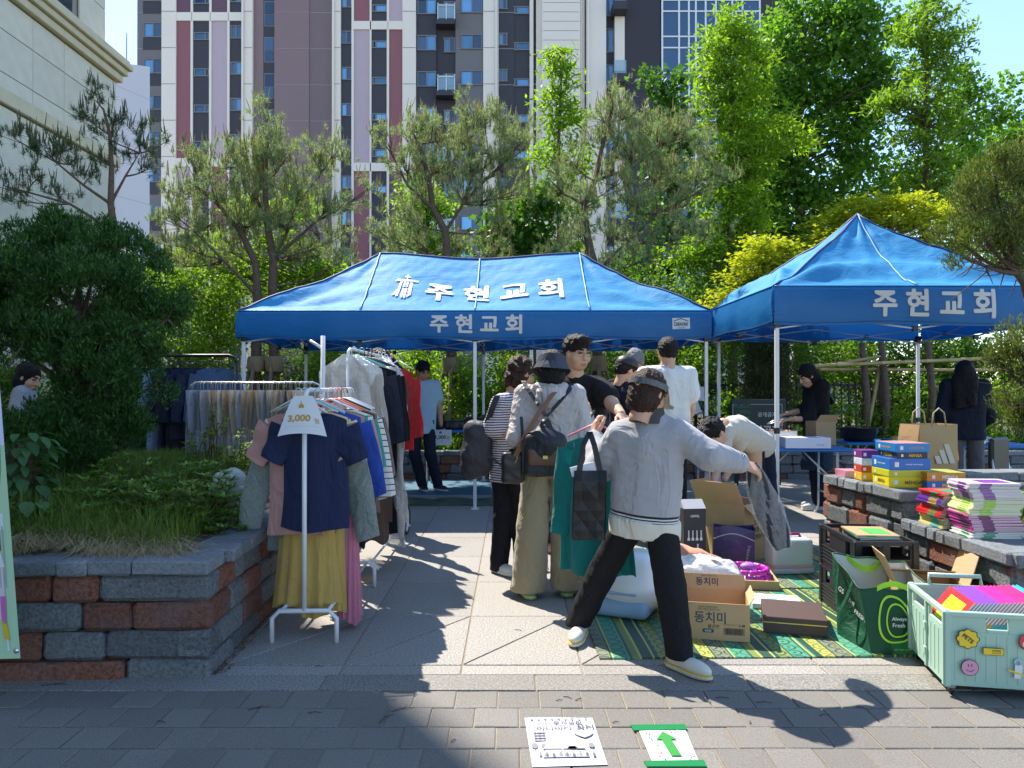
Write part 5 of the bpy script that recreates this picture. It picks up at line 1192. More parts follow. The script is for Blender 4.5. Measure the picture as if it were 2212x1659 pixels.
for ring in range(2):
 for i in range(14):
  a0, a1 = 2*PI*i/14+.03+ring*.2, 2*PI*(i+1)/14-.03+ring*.2; rx_, ry_ = .150-.012*ring, .150-.01*ring
  seg = MB().tube([(math.cos(a)*rx_, math.sin(a)*ry_, .022+.036*ring) for a in np.linspace(a0, a1, 5)], .019, 8).build('segment', mag, hp)
s = SDF((-.07, -.09, 0), (.09, .06, .11), .008); s.ell((.01, -.01, .07), (.06, .045, .036), 0).build('weight_ball', vio, hp)
MB().tube([(-.05, -.02, .08), (-.08, -.05, .07), (-.05, -.07, .06), (0, -.06, .07), (.03, -.075, .06)], .006, 6).build('cord', M_blackp, hp)
lc = thing('lunch_cooler', 'pale mint lunch cooler with a pink seal at the rear right of the mat', 'cooler', (2.055, 5.72, .012), R(6))
mint = mat('pale_mint_plastic', (.50, .56, .57), .4, var=.04, scale=5); pnk = mat('pink_seal', (.66, .33, .36), .5); mgd = mat('plum_back', (.35, .03, .13), .45)
s = SDF((-.17, -.10, 0), (.17, .10, .26), .008); s.rbox((0, 0, .15), (.155, .09, .105), .03).build('lid', mint, lc)
s = SDF((-.17, -.11, 0), (.17, .11, .06), .008); s.rbox((0, 0, .024), (.155, .095, .024), .015).build('base', mint, lc); s = SDF((-.17, -.11, .0), (.17, .11, .08), .006); s.rbox((0, 0, .05), (.157, .093, .010), .006).build('seal', pnk, lc)
MB().tube([(-.10, .02, .25), (-.09, .02, .275), (.09, .02, .275), (.10, .02, .25)], .012, 8).build('handle', mgd, lc); MB().box((.0, -.098, .018), (.07, .012, .018), bev=.003).build('latch', mint, lc)
MB().box((-.06, -.0915, .225), (.06, .003, .014)).build('label_plate', mat('mint_dark', (.36, .42, .44), .4), lc)
ax_ = thing('appliance_box', 'tall dark grey blender box with white outline drawings', 'box', (1.345, 5.78, .012), R(8))
gph = mat('graphite_card', (.035, .035, .042), .5, var=.1, scale=10)
bx = MB().box((0, 0, .235), (.17, .16, .47), bev=.003).build('box_body', gph, ax_); MB().add([(-.085, -.08, .47), (.085, -.08, .47), (.085, .08, .47), (-.085, .08, .47), (-.085, 0, .53), (.085, 0, .53)], [(0, 1, 5, 4), (2, 3, 4, 5), (1, 2, 5), (3, 0, 4)]).build('gable_top', mat('graphite_light', (.42, .42, .44), .5), ax_)
lettering('GIPFEL', bx, ink_w, width=.07, loc=(0, -.0825, .415), M=FRONT, bold=.015)
for i, xx in enumerate((-.05, -.018, .014, .046)):
 MB().prism([(-.004, 0), (.004, 0), (.004, .05), (.010, .06), (.010, .075), (-.010, .075), (-.010, .06), (-.004, .05)], 0, .001, M=FRONT @ Matrix.Rotation(PI, 3, 'Z'), c=(xx, -.0825, .31)).build('print', ink_w, bx)
MB().prism([(-.006, 0), (.006, 0), (.006, .08), (.014, .1), (-.014, .1), (-.006, .08)], 0, .001, M=FRONT @ Matrix.Rotation(PI, 3, 'Z'), c=(.02, -.0825, .21)).build('print', ink_w, bx)
bg_ = thing('large_carton', 'large open brown shipping carton with black Korean lettering and raised flaps', 'carton', (1.80, 6.25, .012), R(44))
CW, CH = .42, .455
wallbox(MB(), CW, CW, CH).build('carton_body', kraft, bg_)
for (a, b, out, up, L) in (((-CW/2, CW/2, CH), (-CW/2, -CW/2, CH), (-.55, 0, 0), 1, .20), ((CW/2, -CW/2, CH), (CW/2, CW/2, CH), (1, 0, 0), -.35, .17), ((CW/2, CW/2, CH), (-CW/2, CW/2, CH), (0, .5, 0), 1, .17), ((-CW/2, -CW/2, CH), (CW/2, -CW/2, CH), (0, -1, 0), -.9, .10)):
 flap(MB(), a, b, out, up, L).build('flap', kraft_in, bg_)
ML = frame((0, -1, 0), (0, 0, 1)); 
lettering('고객님의', bg_, ink_dk, width=.17, loc=(.02, -CW/2-.002, .30), M=FRONT, bold=.012); lettering('소중한 상품', bg_, ink_dk, width=.23, loc=(.01, -CW/2-.002, .245), M=FRONT, bold=.012); lettering('도착했습니다', bg_, ink_dk, width=.24, loc=(.01, -CW/2-.002, .19), M=FRONT, bold=.012); lettering('“', bg_, ink_dk, height=.02, loc=(.01, -CW/2-.002, .34), M=FRONT, bold=.02)
lettering('JIMPOOL', bg_, ink_dk, width=.15, loc=(-CW/2-.002, -.10, .13), M=ML, bold=.01)
nv = mat('navy_paper', (.035, .028, .125), .35, var=.1, scale=8, bmp=.4, bscale=9, bdist=.03); 
nbag = thing('paper_bag', 'navy blue paper shopping bag with a tan inside standing before the large carton', 'bag', (1.70, 5.90, .012), R(-14))
mb = MB(); w, d, h = .30, .13, .30
def bagside(u, v): return Vector((-w/2+w*u, -d/2-.012*math.sin(v*PI)*math.sin(u*PI), h*v*(1+.06*math.sin(u*4))))
mb.grid(bagside, 10, 8).grid(lambda u, v: Vector((w/2-w*u, d/2, h*v*(1.04-.05*math.sin(u*3)))), 10, 8)
mb.grid(lambda u, v: Vector((w/2-.02*math.sin(v*PI)*math.sin(u*PI), -d/2+d*u, h*v)), 6, 6).quad((-w/2, -d/2, .002), (w/2, -d/2, .002), (w/2, d/2, .002), (-w/2, d/2, .002)).build('bag_body', nv, nbag)
MB().grid(lambda u, v: Vector((-w/2-.05*v*math.sin(u*PI)-.01, d/2-d*u, h*v)), 6, 6).build('gusset', kraft_in, nbag)
MB().tube([bagside(i/12, .72+.10*math.sin(i/12*3))+Vector((0, -.004, 0)) for i in range(13)], .004, 5).build('stripe', mat('cream_print', (.6, .55, .5), .5), nbag)
lettering('신세계백화점', nbag, mat('silver_print', (.5, .47, .55), .4), height=.022, loc=(.10, -d/2-.012, .11), M=FRONT @ Matrix.Rotation(R(80), 3, 'Z'))
wsh = mat('white_gloss_plastic', (.74, .75, .76), .3, spec=.5); lbl = mat('pale_blue_plastic', (.27, .42, .62), .4)
pa_ = thing('pet_litter_box', 'rounded white and pale blue plastic litter box behind the striding legs', 'litter box', (.70, 4.72, .012), R(-24))
s = SDF((-.26, -.22, 0), (.28, .24, .43), .012); s.rbox((.03, .02, .20), (.20, .16, .17), .11, 0).ell((.05, -.02, .16), (.21, .17, .13), .06).plane((0, 0, .03), (0, 0, -1)).build('shell', wsh, pa_)
s = SDF((-.30, -.24, 0), (.26, .24, .14), .012); s.rbox((-.04, .0, .055), (.22, .19, .055), .045).build('base', lbl, pa_)
s = SDF((-.15, -.22, .1), (.15, -.1, .2), .006); s.rbox((.02, -.182, .15), (.095, .012, .010), .009).build('slot', lbl, pa_)
# ================================================================ crates, green shopping bag, folding cart
blackc = mat('black_crate_plastic', (.016, .017, .02), .42, var=.2, scale=20)
def crate(label, loc, rz, group):
 t = thing('plastic_crate', label, 'crate', loc, rz, group); w, d, h = .34, .58, .245
 mb = MB(); th = .012
 for sx in (-1, 1):
  x = sx*(w/2-th/2)   # long sides: hand hole and slots near the top
  mb.box((x, 0, .07), (th, d, .14)).box((x, 0, h-.012), (th+.008, d, .024))
  for y0, y1 in ((-d/2, -.20), (-.13, .13), (.20, d/2)): mb.box((x, (y0+y1)/2, .185), (th, y1-y0, .10))
  for k in range(5): mb.box((sx*(w/2+.003), 0, .03+k*.022), (.006, d-.05, .006))
 for sy in (-1, 1):
  y = sy*(d/2-th/2); mb.box((0, y, .07), (w-2*th, th, .14)).box((0, y, h-.012), (w, th+.008, .024))
  for x0, x1 in ((-w/2+th, -.135), (-.02, .02), (.135, w/2-th)): mb.box(((x0+x1)/2, y, .185), (x1-x0, th, .10))
  for k in range(5): mb.box((0, sy*(d/2+.003), .03+k*.022), (w-.05, .006, .006))
 mb.build('crate_body', blackc, t); MB().box((0, 0, .008), (w-2*th, d-2*th, .01)).build('floor_panel', blackc, t)
 for sx in (-1, 1):
  for sy in (-1, 1): MB().box((sx*(w/2-.01), sy*(d/2-.01), h/2), (.04, .04, h), bev=.006).build('corner_post', blackc, t)
 return t
CRX, CRY = 2.145, 4.665
crate('lower black plastic crate of the stack against the right planter', (CRX, CRY, .008), R(-3), 'stacked black crates')
crate('upper black plastic crate, filled with thin magazines', (CRX, CRY, .258), R(-3), 'stacked black crates')
_bookmesh = {}
def book(name, label, cat, loc, rot, size, cover, group=None, front=None, pages=(.74, .71, .64), parent=None):
 """a book lying flat: spine at -x, cover board in one colour, page block inset; front = second colour of part of the cover"""
 w, d, h = size; key = (size, cover, front)
 if key not in _bookmesh:
  cm = mat('cover_%d_%d_%d' % tuple(int(c*255) for c in cover), cover, .32, var=.08, scale=18, spec=.6); pg = mat('paper_pages', pages, .8, var=.08, scale=120); mb = MB(); t = min(.0014, h*.16)
  mb.box((0, 0, h-t/2), (w, d, t)).box((0, 0, t/2), (w, d, t)).box((-w/2+t/2, 0, h/2), (t, d, h-2*t)).box((.0, 0, h/2), (w-.006, d-.004, h-2*t), mi=1)
  ms_ = [cm, pg]
  if front is not None:
   fm = mat('cover_%d_%d_%d' % tuple(int(c*255) for c in front), front, .32, var=.35, scale=22, spec=.6); ms_.append(fm)
   mb.box((w*.10, -d*.05, h+.0004), (w*.55, d*.62, .0008), mi=2).box((-w*.18, -d/2-.0004, h/2), (w*.22, .0008, h*.8), mi=2).box((-w/2-.0004, -d*.16, h/2), (.0008, d*.34, h*.8), mi=2)
  _bookmesh[key] = mb.mesh('book', ms_)
 o = link(name, _bookmesh[key], None, loc, rot); return tag(o, label, cat, group)
q = random.Random(9)
for i in range(7):
 cov = [(.04, .10, .07), (.05, .13, .09), (.45, .47, .45), (.05, .11, .09), (.04, .12, .08), (.05, .1, .08), (.55, .36, .2)][i]
 book('magazine', 'thin green-spined magazine piled in the upper black crate', 'magazine', (CRX+.01+q.uniform(-.01, .01), CRY-.04+q.uniform(-.015, .015), .455+i*.009), (0, 0, R(-6+q.uniform(-3, 3))), (.24, .30, .008), cov, 'magazines in the black crate', (.10, .45, .12) if i == 6 else None)
green = fabric('dark_green_nonwoven', (.008, .085, .042), .5, .15, .45, (7, 7, 7), .4, (.01, .14, .06), fine=300)
grey_in = mat('grey_bag_lining', (.52, .56, .54), .55, var=.06, scale=8, bmp=.3, bscale=10, bdist=.02); limeb = mat('lime_webbing', (.36, .72, .02), .55)
gbag = thing('shopping_bag', 'large dark green shopping bag with lime oval rings and lime handles', 'bag', (1.99, 4.06, .010), R(-3))
bw = .165
def bagprof(u, z):   # outline of the bag in plan at height fraction z, u round the perimeter
 c = [(-bw+.03, -.10), (bw-.03, -.115), (bw+.02, .16), (-bw-.03, .20)]; top = [(-bw-.01, -.05), (bw+.03, -.05), (bw+.01, .22), (-bw-.035, .27)]
 k = u*4; i = int(k) % 4; f = k-int(k); a = [c[j][0]*(1-z)+top[j][0]*z for j in range(4)]; b = [c[j][1]*(1-z)+top[j][1]*z for j in range(4)]
 x = a[i]*(1-f)+a[(i+1) % 4]*f; y = b[i]*(1-f)+b[(i+1) % 4]*f
 hts = [.325, .315, .40, .435]; H = hts[i]*(1-f)+hts[(i+1) % 4]*f
 bul = .018*math.sin(f*PI)*math.sin(z*PI)*(1 if i != 3 else -2.6)+.007*math.sin(x*23+z*9)*math.sin(z*PI)
 nx, ny = ((0, -1), (1, 0), (0, 1), (-1, 0))[i]
 return Vector((x+nx*bul, y+ny*bul, H*z+.006*math.sin(x*40+y*31)*z))
MB().grid(lambda u, v: bagprof(u, v), 48, 14).build('bag_body', green, gbag)
MB().grid(lambda u, v: bagprof(1-u, 1-v*.75)*.985+Vector((0, .002, .002)), 48, 10).build('lining', grey_in, gbag)
MB().quad(bagprof(0, .01), bagprof(.25, .01), bagprof(.5, .01), bagprof(.75, .01)).build('bottom', green, gbag)
MB().tube([bagprof(i/48, .995) for i in range(48)], .005, 5, closed=True).build('rim', green, gbag)
for a, b, fy_ in ((.06, .17, -.02), (.58, .70, -.07)):
 p0, p1 = bagprof(a, .98), bagprof(b, .98); mid = (p0+p1)/2+Vector((0, fy_, -.10 if a > .5 else .06)); mb = MB()
 prev = None
 for i in range(13):
  t = i/12; p = p0*(1-t)**2+mid*2*t*(1-t)+p1*t*t; w = Vector((0, .0, .014)) if True else 0
  if prev is not None: mb.quad(prev-w, p-w, p+w, prev+w); mb.quad(prev-w+Vector((0, -.003, 0)), prev+w+Vector((0, -.003, 0)), p+w+Vector((0, -.003, 0)), p-w+Vector((0, -.003, 0)))
  prev = p
 mb.build('handle', limeb, gbag)
mb = MB(); prev = None; p0, p1 = bagprof(.80, .96), bagprof(.93, .96); mid = (p0+p1)/2+Vector((-.05, -.02, -.40))
for i in range(17):
 t = i/16; p = p0*(1-t)**2+mid*2*t*(1-t)+p1*t*t+Vector((-.02*math.sin(t*PI), 0, 0)); w = Vector((0, .012, .006))
 if prev is not None: mb.quad(prev-w, p-w, p+w, prev+w)
 prev = p
mb.build('strap', green, gbag)
def on_front(x, z): 
 u = (x+.165)/.33*.25; v = min(.98, max(.02, z/.32)); return bagprof(min(.248, max(.002, u)), v)+Vector((0, -.004, 0))
for (rx_, rz_, cx_, cz, wd) in ((.092, .118, -.015, .165, .010), (.062, .085, -.003, .165, .008)):
 mb = MB(); prev = None
 for i in range(41):
  a = 2*PI*i/40; e = 1+.10*math.cos(3*a+1.2)
  pin = on_front(cx_+math.cos(a)*(rx_-wd)*e, cz+math.sin(a)*(rz_-wd)*e); pout = on_front(cx_+math.cos(a)*rx_*e, cz+math.sin(a)*rz_*e)
  if prev: mb.quad(prev[0], prev[1], pout, pin)
  prev = (pin, pout)
 mb.build('ring_print', mat('lime_print', (.42, .76, .02), .5), gbag)
c = on_front(.0, .18); lettering('Always', gbag, ink_w, width=.074, loc=c+Vector((0, -.012, 0)), M=FRONT, bold=.012); lettering('Fresh', gbag, ink_w, width=.062, loc=c+Vector((-.002, -.013, -.030)), M=FRONT, bold=.012)
c = on_front(.02, .028); lettering('GS THE FRESH', gbag, mat('lime_print', (.42, .76, .02), .5), width=.09, height=.008, loc=c+Vector((0, -.006, 0)), M=FRONT)
Ms = frame((.30, -.9, -.35), (.1, -.3, .9)); cL = bagprof(.87, .55)
lettering('GS', gbag, ink_w, width=.045, loc=bagprof(.80, .62)+Vector((-.012, 0, 0)), M=Ms, bold=.02); lettering('THE', gbag, ink_w, width=.05, loc=bagprof(.85, .52)+Vector((-.014, 0, 0)), M=Ms, bold=.015); lettering('FRESH', gbag, ink_w, width=.085, loc=bagprof(.92, .44)+Vector((-.016, 0, 0)), M=Ms, bold=.015)
rc = thing('shipping_carton', 'open brown shipping carton with a paper label behind the mint cart', 'carton', (2.235, 4.17, .008), R(-12))
wallbox(MB(), .34, .28, .33).build('carton_body', kraft, rc)
f1 = flap(MB(), (-.17, .14, .33), (-.17, -.14, .33), (-.42, 0, 0), 1, .16).build('flap', kraft, rc); flap(MB(), (.17, -.14, .33), (.17, .14, .33), (.3, 0, 0), 1, .17).build('flap', kraft_in, rc); flap(MB(), (.17, .14, .33), (-.17, .14, .33), (0, -.8, 0), .3, .13).build('flap', kraft_in, rc)
lab = MB().box((-.05, -.1415, .27), (.12, .002, .09)).build('shipping_label', mat('label_paper', (.75, .76, .76), .6), rc); MB().box((-.05, -.1432, .285), (.09, .001, .02)).build('print', mat('teal_print', (.4, .65, .65), .6), lab); lettering('N° 63510', lab, ink_dk, width=.08, loc=(-.05, -.1433, .255), M=FRONT); lettering('75-53', rc, ink_dk, width=.07, loc=(.06, -.1425, .235), M=FRONT, bold=.015)
mintc = mat('mint_cart_plastic', (.37, .56, .47), .42, var=.03, scale=6, spec=.45); limef = mat('lime_inner', (.42, .62, .18), .45)
ct = thing('folding_cart', 'mint-green folding cart on casters with yellow and pink stickers', 'cart', (2.20, 3.66, 0), R(-11))
CWd, CLn, Z0, Z1 = .42, .50, .045, .378; th = .014
def cart_wall(axis, sg):
 mb = MB(); L = CLn if axis == 'y' else CWd; half = CWd/2 if axis == 'y' else CLn/2
 def bx(a0, a1, z0, z1, out=0.0, t=th):
  c, s_ = (a0+a1)/2, a1-a0
  if axis == 'y': mb.box((sg*(half-th/2+out), c, (z0+z1)/2), (t, s_, z1-z0), bev=.0025)
  else: mb.box((c, sg*(half-th/2+out), (z0+z1)/2), (s_, t, z1-z0), bev=.0025)
 bx(-L/2, L/2, Z0, Z1-.09); bx(-L/2, L/2, Z1-.022, Z1, .004, th+.012)
 if axis == 'y': ops = [(-L/2+.05, -.03), (.03, L/2-.05)]
 else: ops = [(-.045, .045)]
 e = [-L/2] + [v for o in ops for v in o] + [L/2]
 for a, b in zip(e[::2], e[1::2]): bx(a, b, Z1-.092, Z1-.02)
 for a, b in ops: bx(a, b, Z1-.092, Z1-.075)
 k = 9
 for i in range(k): 
  a = -L/2+.04+(L-.08)*i/(k-1); bx(a-.006, a+.006, Z0+.02, Z1-.10, .004, .010)
 if axis == 'y': bx(-.012, .012, Z0, Z1-.02, .006, .02)
 return mb.build('side_panel', mintc, ct)
wl_ = cart_wall('y', -1); cart_wall('y', 1); wf = cart_wall('x', -1); cart_wall('x', 1)
MB().box((0, 0, Z0+.008), (CWd-.02, CLn-.02, .016)).build('floor_panel', mintc, ct)
for sx in (-1, 1):
 for sy in (-1, 1):
  MB().box((sx*(CWd/2-.004), sy*(CLn/2-.004), (Z0+Z1)/2), (.034, .034, Z1-Z0+.01), bev=.008).build('corner_post', mintc, ct)
  cst = MB().box((sx*(CWd/2-.03), sy*(CLn/2-.03), .040), (.034, .04, .028), bev=.006).build('caster', mat('grey_caster', (.28, .29, .30), .4), ct)
  MB().lathe([(0, -.009), (.018, -.009), (.020, -.006), (.020, .006), (.018, .009), (0, .009)], (sx*(CWd/2-.03), sy*(CLn/2-.03), .020), 16, M=Matrix.Rotation(PI/2, 3, 'Y')).build('wheel', M_blackp, cst)
for dz in (.10, .22): MB().box((-CWd/2-.006, .0, dz+.02), (.016, .03, .04), bev=.004).build('latch', mintc, ct)
MB().tube([(-.12, CLn/2-.004, Z1-.01), (-.12, CLn/2+.01, Z1+.045), (.12, CLn/2+.01, Z1+.045), (.12, CLn/2-.004, Z1-.01)], .012, 8).build('handle', mintc, ct)
syel = mat('sticker_yellow', (.80, .60, .03), .45); spnk = mat('sticker_pink', (.66, .32, .46), .45); sred = mat('sticker_red', (.62, .06, .08), .45); sblk = mat('sticker_black', (.02, .02, .02), .5); swht = mat('sticker_white', (.75, .76, .76), .45); sblu = mat('sticker_blue', (.35, .55, .62), .45)
FYc = -CLn/2-.014
def sticker(poly, c, m, lay=0, nm='sticker', par=None): return MB().prism(poly, 0, .0008, M=FRONT, c=(c[0], FYc-.0006*lay-.001, c[1])).build(nm, m, par or ct)
def circ(r, n=22, wob=0, k=9, sx=1, sy=1): return [(math.cos(2*PI*i/n)*r*sx*(1+wob*math.cos(2*PI*i/n*k)), math.sin(2*PI*i/n)*r*sy*(1+wob*math.cos(2*PI*i/n*k))) for i in range(n)]
so = sticker(circ(.046, 48, .09, 8, 1, .92), (-.125, .262), sblk); sticker(circ(.042, 48, .09, 8, 1, .92), (-.125, .262), syel, 1, par=so); lettering('PETS', so, sblk, width=.052, loc=(-.125, FYc-.0035, .264), M=FRONT @ Matrix.Rotation(R(-38), 3, 'Z'), bold=.03)
so = sticker([(-.042, -.016), (.042, -.016), (.042, .016), (-.042, .016)], (-.022, .212), sblk); sticker([(-.040, -.014), (.040, -.014), (.040, .014), (-.040, .014)], (-.022, .212), syel, 1, par=so); lettering('LIVING', so, sblk, width=.036, loc=(-.010, FYc-.0035, .217), M=FRONT, bold=.02); lettering('CREATOR', so, sblk, width=.036, height=.006, loc=(-.010, FYc-.0035, .206), M=FRONT)
so = sticker(circ(.036, 30, .015, 12), (-.117, .135), sblk); sticker(circ(.0335, 30, .015, 12), (-.117, .135), spnk, 1, par=so)
MB().tube([(-.117+.017*math.cos(a), FYc-.0035, .136+.017*math.sin(a)) for a in np.linspace(PI*1.15, PI*1.85, 9)], .0012, 4).build('sticker_mark', sblk, so)
for dx in (-.007, .007): MB().box((-.117+dx, FYc-.0035, .146), (.0025, .001, .012)).build('sticker_mark', sblk, so)
so = sticker(circ(.034, 24, 0, 1, .8, 1), (.107, .262), sblk); sticker(circ(.031, 24, 0, 1, .8, 1), (.107, .264), sred, 1, par=so); sticker(circ(.013, 16), (.107, .252), swht, 2, par=so)
so = sticker(circ(.015, 16), (.075, .172), sblu); sticker([(-.012, -.05), (.014, -.05), (.022, 0), (.006, .03), (-.008, .02)], (.073, .150), swht, 0, par=so); sticker([(-.036, .006), (.036, -.016), (.037, -.008), (-.035, .014)], (.073, .125), syel, 1, par=so)
q = random.Random(4); cols = [(.60, .02, .03)] + [(.20, .05, .42)]*6 + [(.55, .02, .28)]*5 + [(.62, .02, .20)]*5 + [(.03, .38, .55)]*3
under = {0: (.46, .70, .02)}
Mct = Matrix.Rotation(R(-11), 4, 'Z'); Mct.translation = (2.20, 3.66, 0)
for i in range(19):
 cov = cols[min(i, len(cols)-1)]; fr = (.62, .78, .02) if i == 0 else (.75, .42, .01) if i < 10 else (.02, .45, .6)
 x = -.125+i*.0165; p = Mct @ Vector((x, -.015, .300+.0012*i)); 
 o = book('children_book', 'bright picture book standing among the row in the mint cart' if i else 'red and lime picture book lying across the front of the cart row', 'book', p, (0, R(-52), R(-11)), (.235, .30, .012), cov, 'picture books in the mint cart' if i else None, fr)
# ================================================================ game boxes and books on the right planter
cardw = mat('card_white_badge', (.72, .75, .76), .5)
def game(label, loc, rz, size, top, sides, txt=None, tcol=None):
 t = thing('board_game_box', label, 'game box', loc, rz, 'board game boxes on the planter'); w, d, h = size
 mtop = mat('game_top_%d%d%d' % tuple(int(c*99) for c in top), top, .35, var=.5, scale=9); msid = mat('game_side_%d%d%d' % tuple(int(c*99) for c in sides), sides, .38, var=.08, scale=6)
 MB().box((0, 0, h*.38), (w-.004, d-.004, h*.76)).build('base', msid, t); lid = MB().box((0, 0, h*.54), (w, d, h*.92), bev=.0015).box((0, 0, h+.0004), (w-.004, d-.004, .0008), mi=1).build('lid', [msid, mtop], t)
 bd = MB().box((-w*.33, -d/2-.0012, h*.5), (h*.36, .0012, h*.42)).box((-w/2-.0012, d*.28, h*.5), (.0012, h*.36, h*.42)).build('badge', cardw, t)
 if txt:
  tm = mat('game_txt_%d%d%d' % tuple(int(c*99) for c in tcol), tcol, .5); lettering(txt, t, tm, width=w*.42, loc=(w*.10, -d/2-.0014, h*.5), M=FRONT, bold=.03); lettering(txt, t, tm, width=d*.42, loc=(-w/2-.0014, -d*.05, h*.5), M=frame((0, -1, 0), (0, 0, 1)), bold=.03)
 return t
zb_ = ZU+.002
hA = [(.055, (.75, .45, .02), (.72, .42, .02)), (.05, (.55, .05, .03), (.50, .05, .03)), (.048, (.6, .65, .75), (.58, .62, .72)), (.055, (.18, .03, .22), (.16, .03, .20))]
z = zb_
for i, (h, a, b) in enumerate(hA):
 game(['small orange game box at the bottom of the left stack', 'small red game box second in the left stack', 'small pale blue game box third in the left stack', 'small purple game box topping the left stack'][i], (2.475, 5.37+(i % 2)*.004, z), R(-4+i), (.12, .14, h), a, b, None); z += h
hB = [(.066, .255, (.72, .62, .02), (.74, .60, .01), 'MENGA', (.15, .10, .02)), (.045, .265, (.6, .6, .05), (.52, .52, .02), None, None), (.075, .262, (.02, .12, .42), (.018, .14, .48), 'MOVING YOUR FINGER', (.75, .75, .75)), (.040, .20, (.02, .02, .05), (.012, .016, .045), 'MENSA', (.55, .36, .02)), (.058, .225, (.55, .25, .2), (.01, .20, .52), 'BRAIN STORM', (.70, .25, .03))]
z = zb_
for i, (h, w, a, b, tx, tcx) in enumerate(hB):
 game(['large yellow game box at the bottom of the middle stack', 'lime game box second in the middle stack', 'large blue game box third in the middle stack', 'slim black game box fourth in the middle stack', 'bright blue game box topping the middle stack'][i], (2.555+(.01 if i > 2 else 0), 5.06, z), R(1.5*(i-2)), (w, .25, h), a, b, tx, tcx); z += h
z = zb_
for i, (h, a, b, tx) in enumerate(((.05, (.02, .15, .4), (.015, .13, .42), 'MENSA'), (.055, (.40, .42, .08), (.60, .24, .02), 'MENSA'))):
 game(['blue game box under the orange one beside the red books', 'orange and blue game box beside the red books'][i], (2.745, 4.965, z), R(-2), (.24, .22, h), a, b, tx, (.8, .45, .05) if i == 0 else (.75, .75, .7)); z += h
for i in range(6):
 book('pink_booklet', 'thin pink booklet in the small pile at the far end of the planter', 'booklet', (2.44, 5.57, zb_+i*.008), (0, 0, R(i*1.3-3)), (.13, .17, .0075), (.62, .26, .33), 'pink booklets')
q = random.Random(12); z = ZL+.002; 
for i in range(24):
 if i < 5: cov, fr, h = (.66, .58, .20), (.02, .40, .45), .0115
 elif i < 13: cov, fr, h = (.66, .02, .03), (.02, .30, .10), .0078
 elif i < 20: cov, fr, h = (.13, .04, .32), (.60, .45, .02), .0078
 else: cov, fr, h = (.68, .03, .04), (.02, .35, .12), .0078
 book('picture_book', ['yellow and teal book at the base of the red book stack', 'thin red picture book in the stack beside the game boxes', 'thin purple picture book in the middle of the red stack', 'thin red picture book on top of the purple ones'][0 if i < 5 else 1 if i < 13 else 2 if i < 20 else 3], 'book', (2.575+q.uniform(-.006, .006)+.012*math.sin(i*.7), 4.555+q.uniform(-.005, .005), z), (0, 0, R(q.uniform(-2, 2))), (.20, .255, h*.92), cov, ['yellow books in the red stack', 'red books low in the stack', 'purple books in the red stack', 'red books on top of the stack'][0 if i < 5 else 1 if i < 13 else 2 if i < 20 else 3], fr); z += h
z = ZL+.002
for i in range(36):
 if i < 4: cov, fr = (.62, .66, .62), (.02, .30, .12)
 elif i < 15: cov, fr = (.56, .06, .36), (.14, .06, .14)
 elif i < 25: cov, fr = (.66, .74, .40), (.35, .62, .08)
 else: cov, fr = (.66, .60, .70), (.22, .05, .34)
 k = 0 if i < 4 else 1 if i < 15 else 2 if i < 25 else 3
 book('picture_book', ['white and green book at the base of the tallest stack', 'magenta-spined book low in the tallest stack', 'lime and white book in the middle of the tallest stack', 'white and purple book at the top of the tallest stack'][k], 'book', (2.625+q.uniform(-.007, .007)+.014*math.sin(i*.33), 4.265+q.uniform(-.009, .009), z), (0, 0, R(-4+q.uniform(-2, 2))), (.27, .23, .0077), cov, ['base books of the tallest stack', 'magenta books of the tallest stack', 'lime books of the tallest stack', 'purple books of the tallest stack'][k], fr); z += .0083
cap(pr, (2.60, 5.83), (6.4, 5.98), ZU, [.3]*9, depth=.26)
kpb = mat('brown_paper', (.42, .27, .13), .75, var=.1, scale=6, bmp=.35, bscale=7, bdist=.03)
pb = thing('paper_bag', 'big brown paper bag with three pale slanted bars behind the game boxes', 'bag', (3.26, 6.02, ZU), R(16))
w, d, h = .36, .20, .36
MB().grid(lambda u, v: Vector((-w/2+w*u, -d/2-.02*math.sin(v*PI)*math.sin(u*PI), h*v)), 8, 8).grid(lambda u, v: Vector((w/2+.012*math.sin(v*PI*2), -d/2+d*u, h*v)), 6, 8).grid(lambda u, v: Vector((-w/2-.02*math.sin(v*PI), d/2-d*u, h*v)), 6, 8).grid(lambda u, v: Vector((w/2-w*u, d/2, h*v)), 6, 8).quad((-w/2, -d/2, .002), (w/2, -d/2, .002), (w/2, d/2, .002), (-w/2, d/2, .002)).build('bag_body', kpb, pb)
for i, (x, hh) in enumerate(((-.07, .06), (-.01, .105), (.055, .15))):
 MB().prism([(x, .06), (x+.05, .06), (x+.05-hh*.42, .06+hh), (x-hh*.42, .06+hh)], 0, .001, M=FRONT, c=(0.03, -d/2-.022, .0)).build('print', mat('pale_bar_print', (.55, .47, .38), .6), pb)
for y in (-d/2, d/2): MB().tube([(-.07, y, h-.02), (-.05, y, h+.09), (.0, y, h+.125), (.05, y, h+.09), (.07, y, h-.02)], .006, 6).build('handle', mat('paper_cord', (.5, .4, .24), .8), pb)
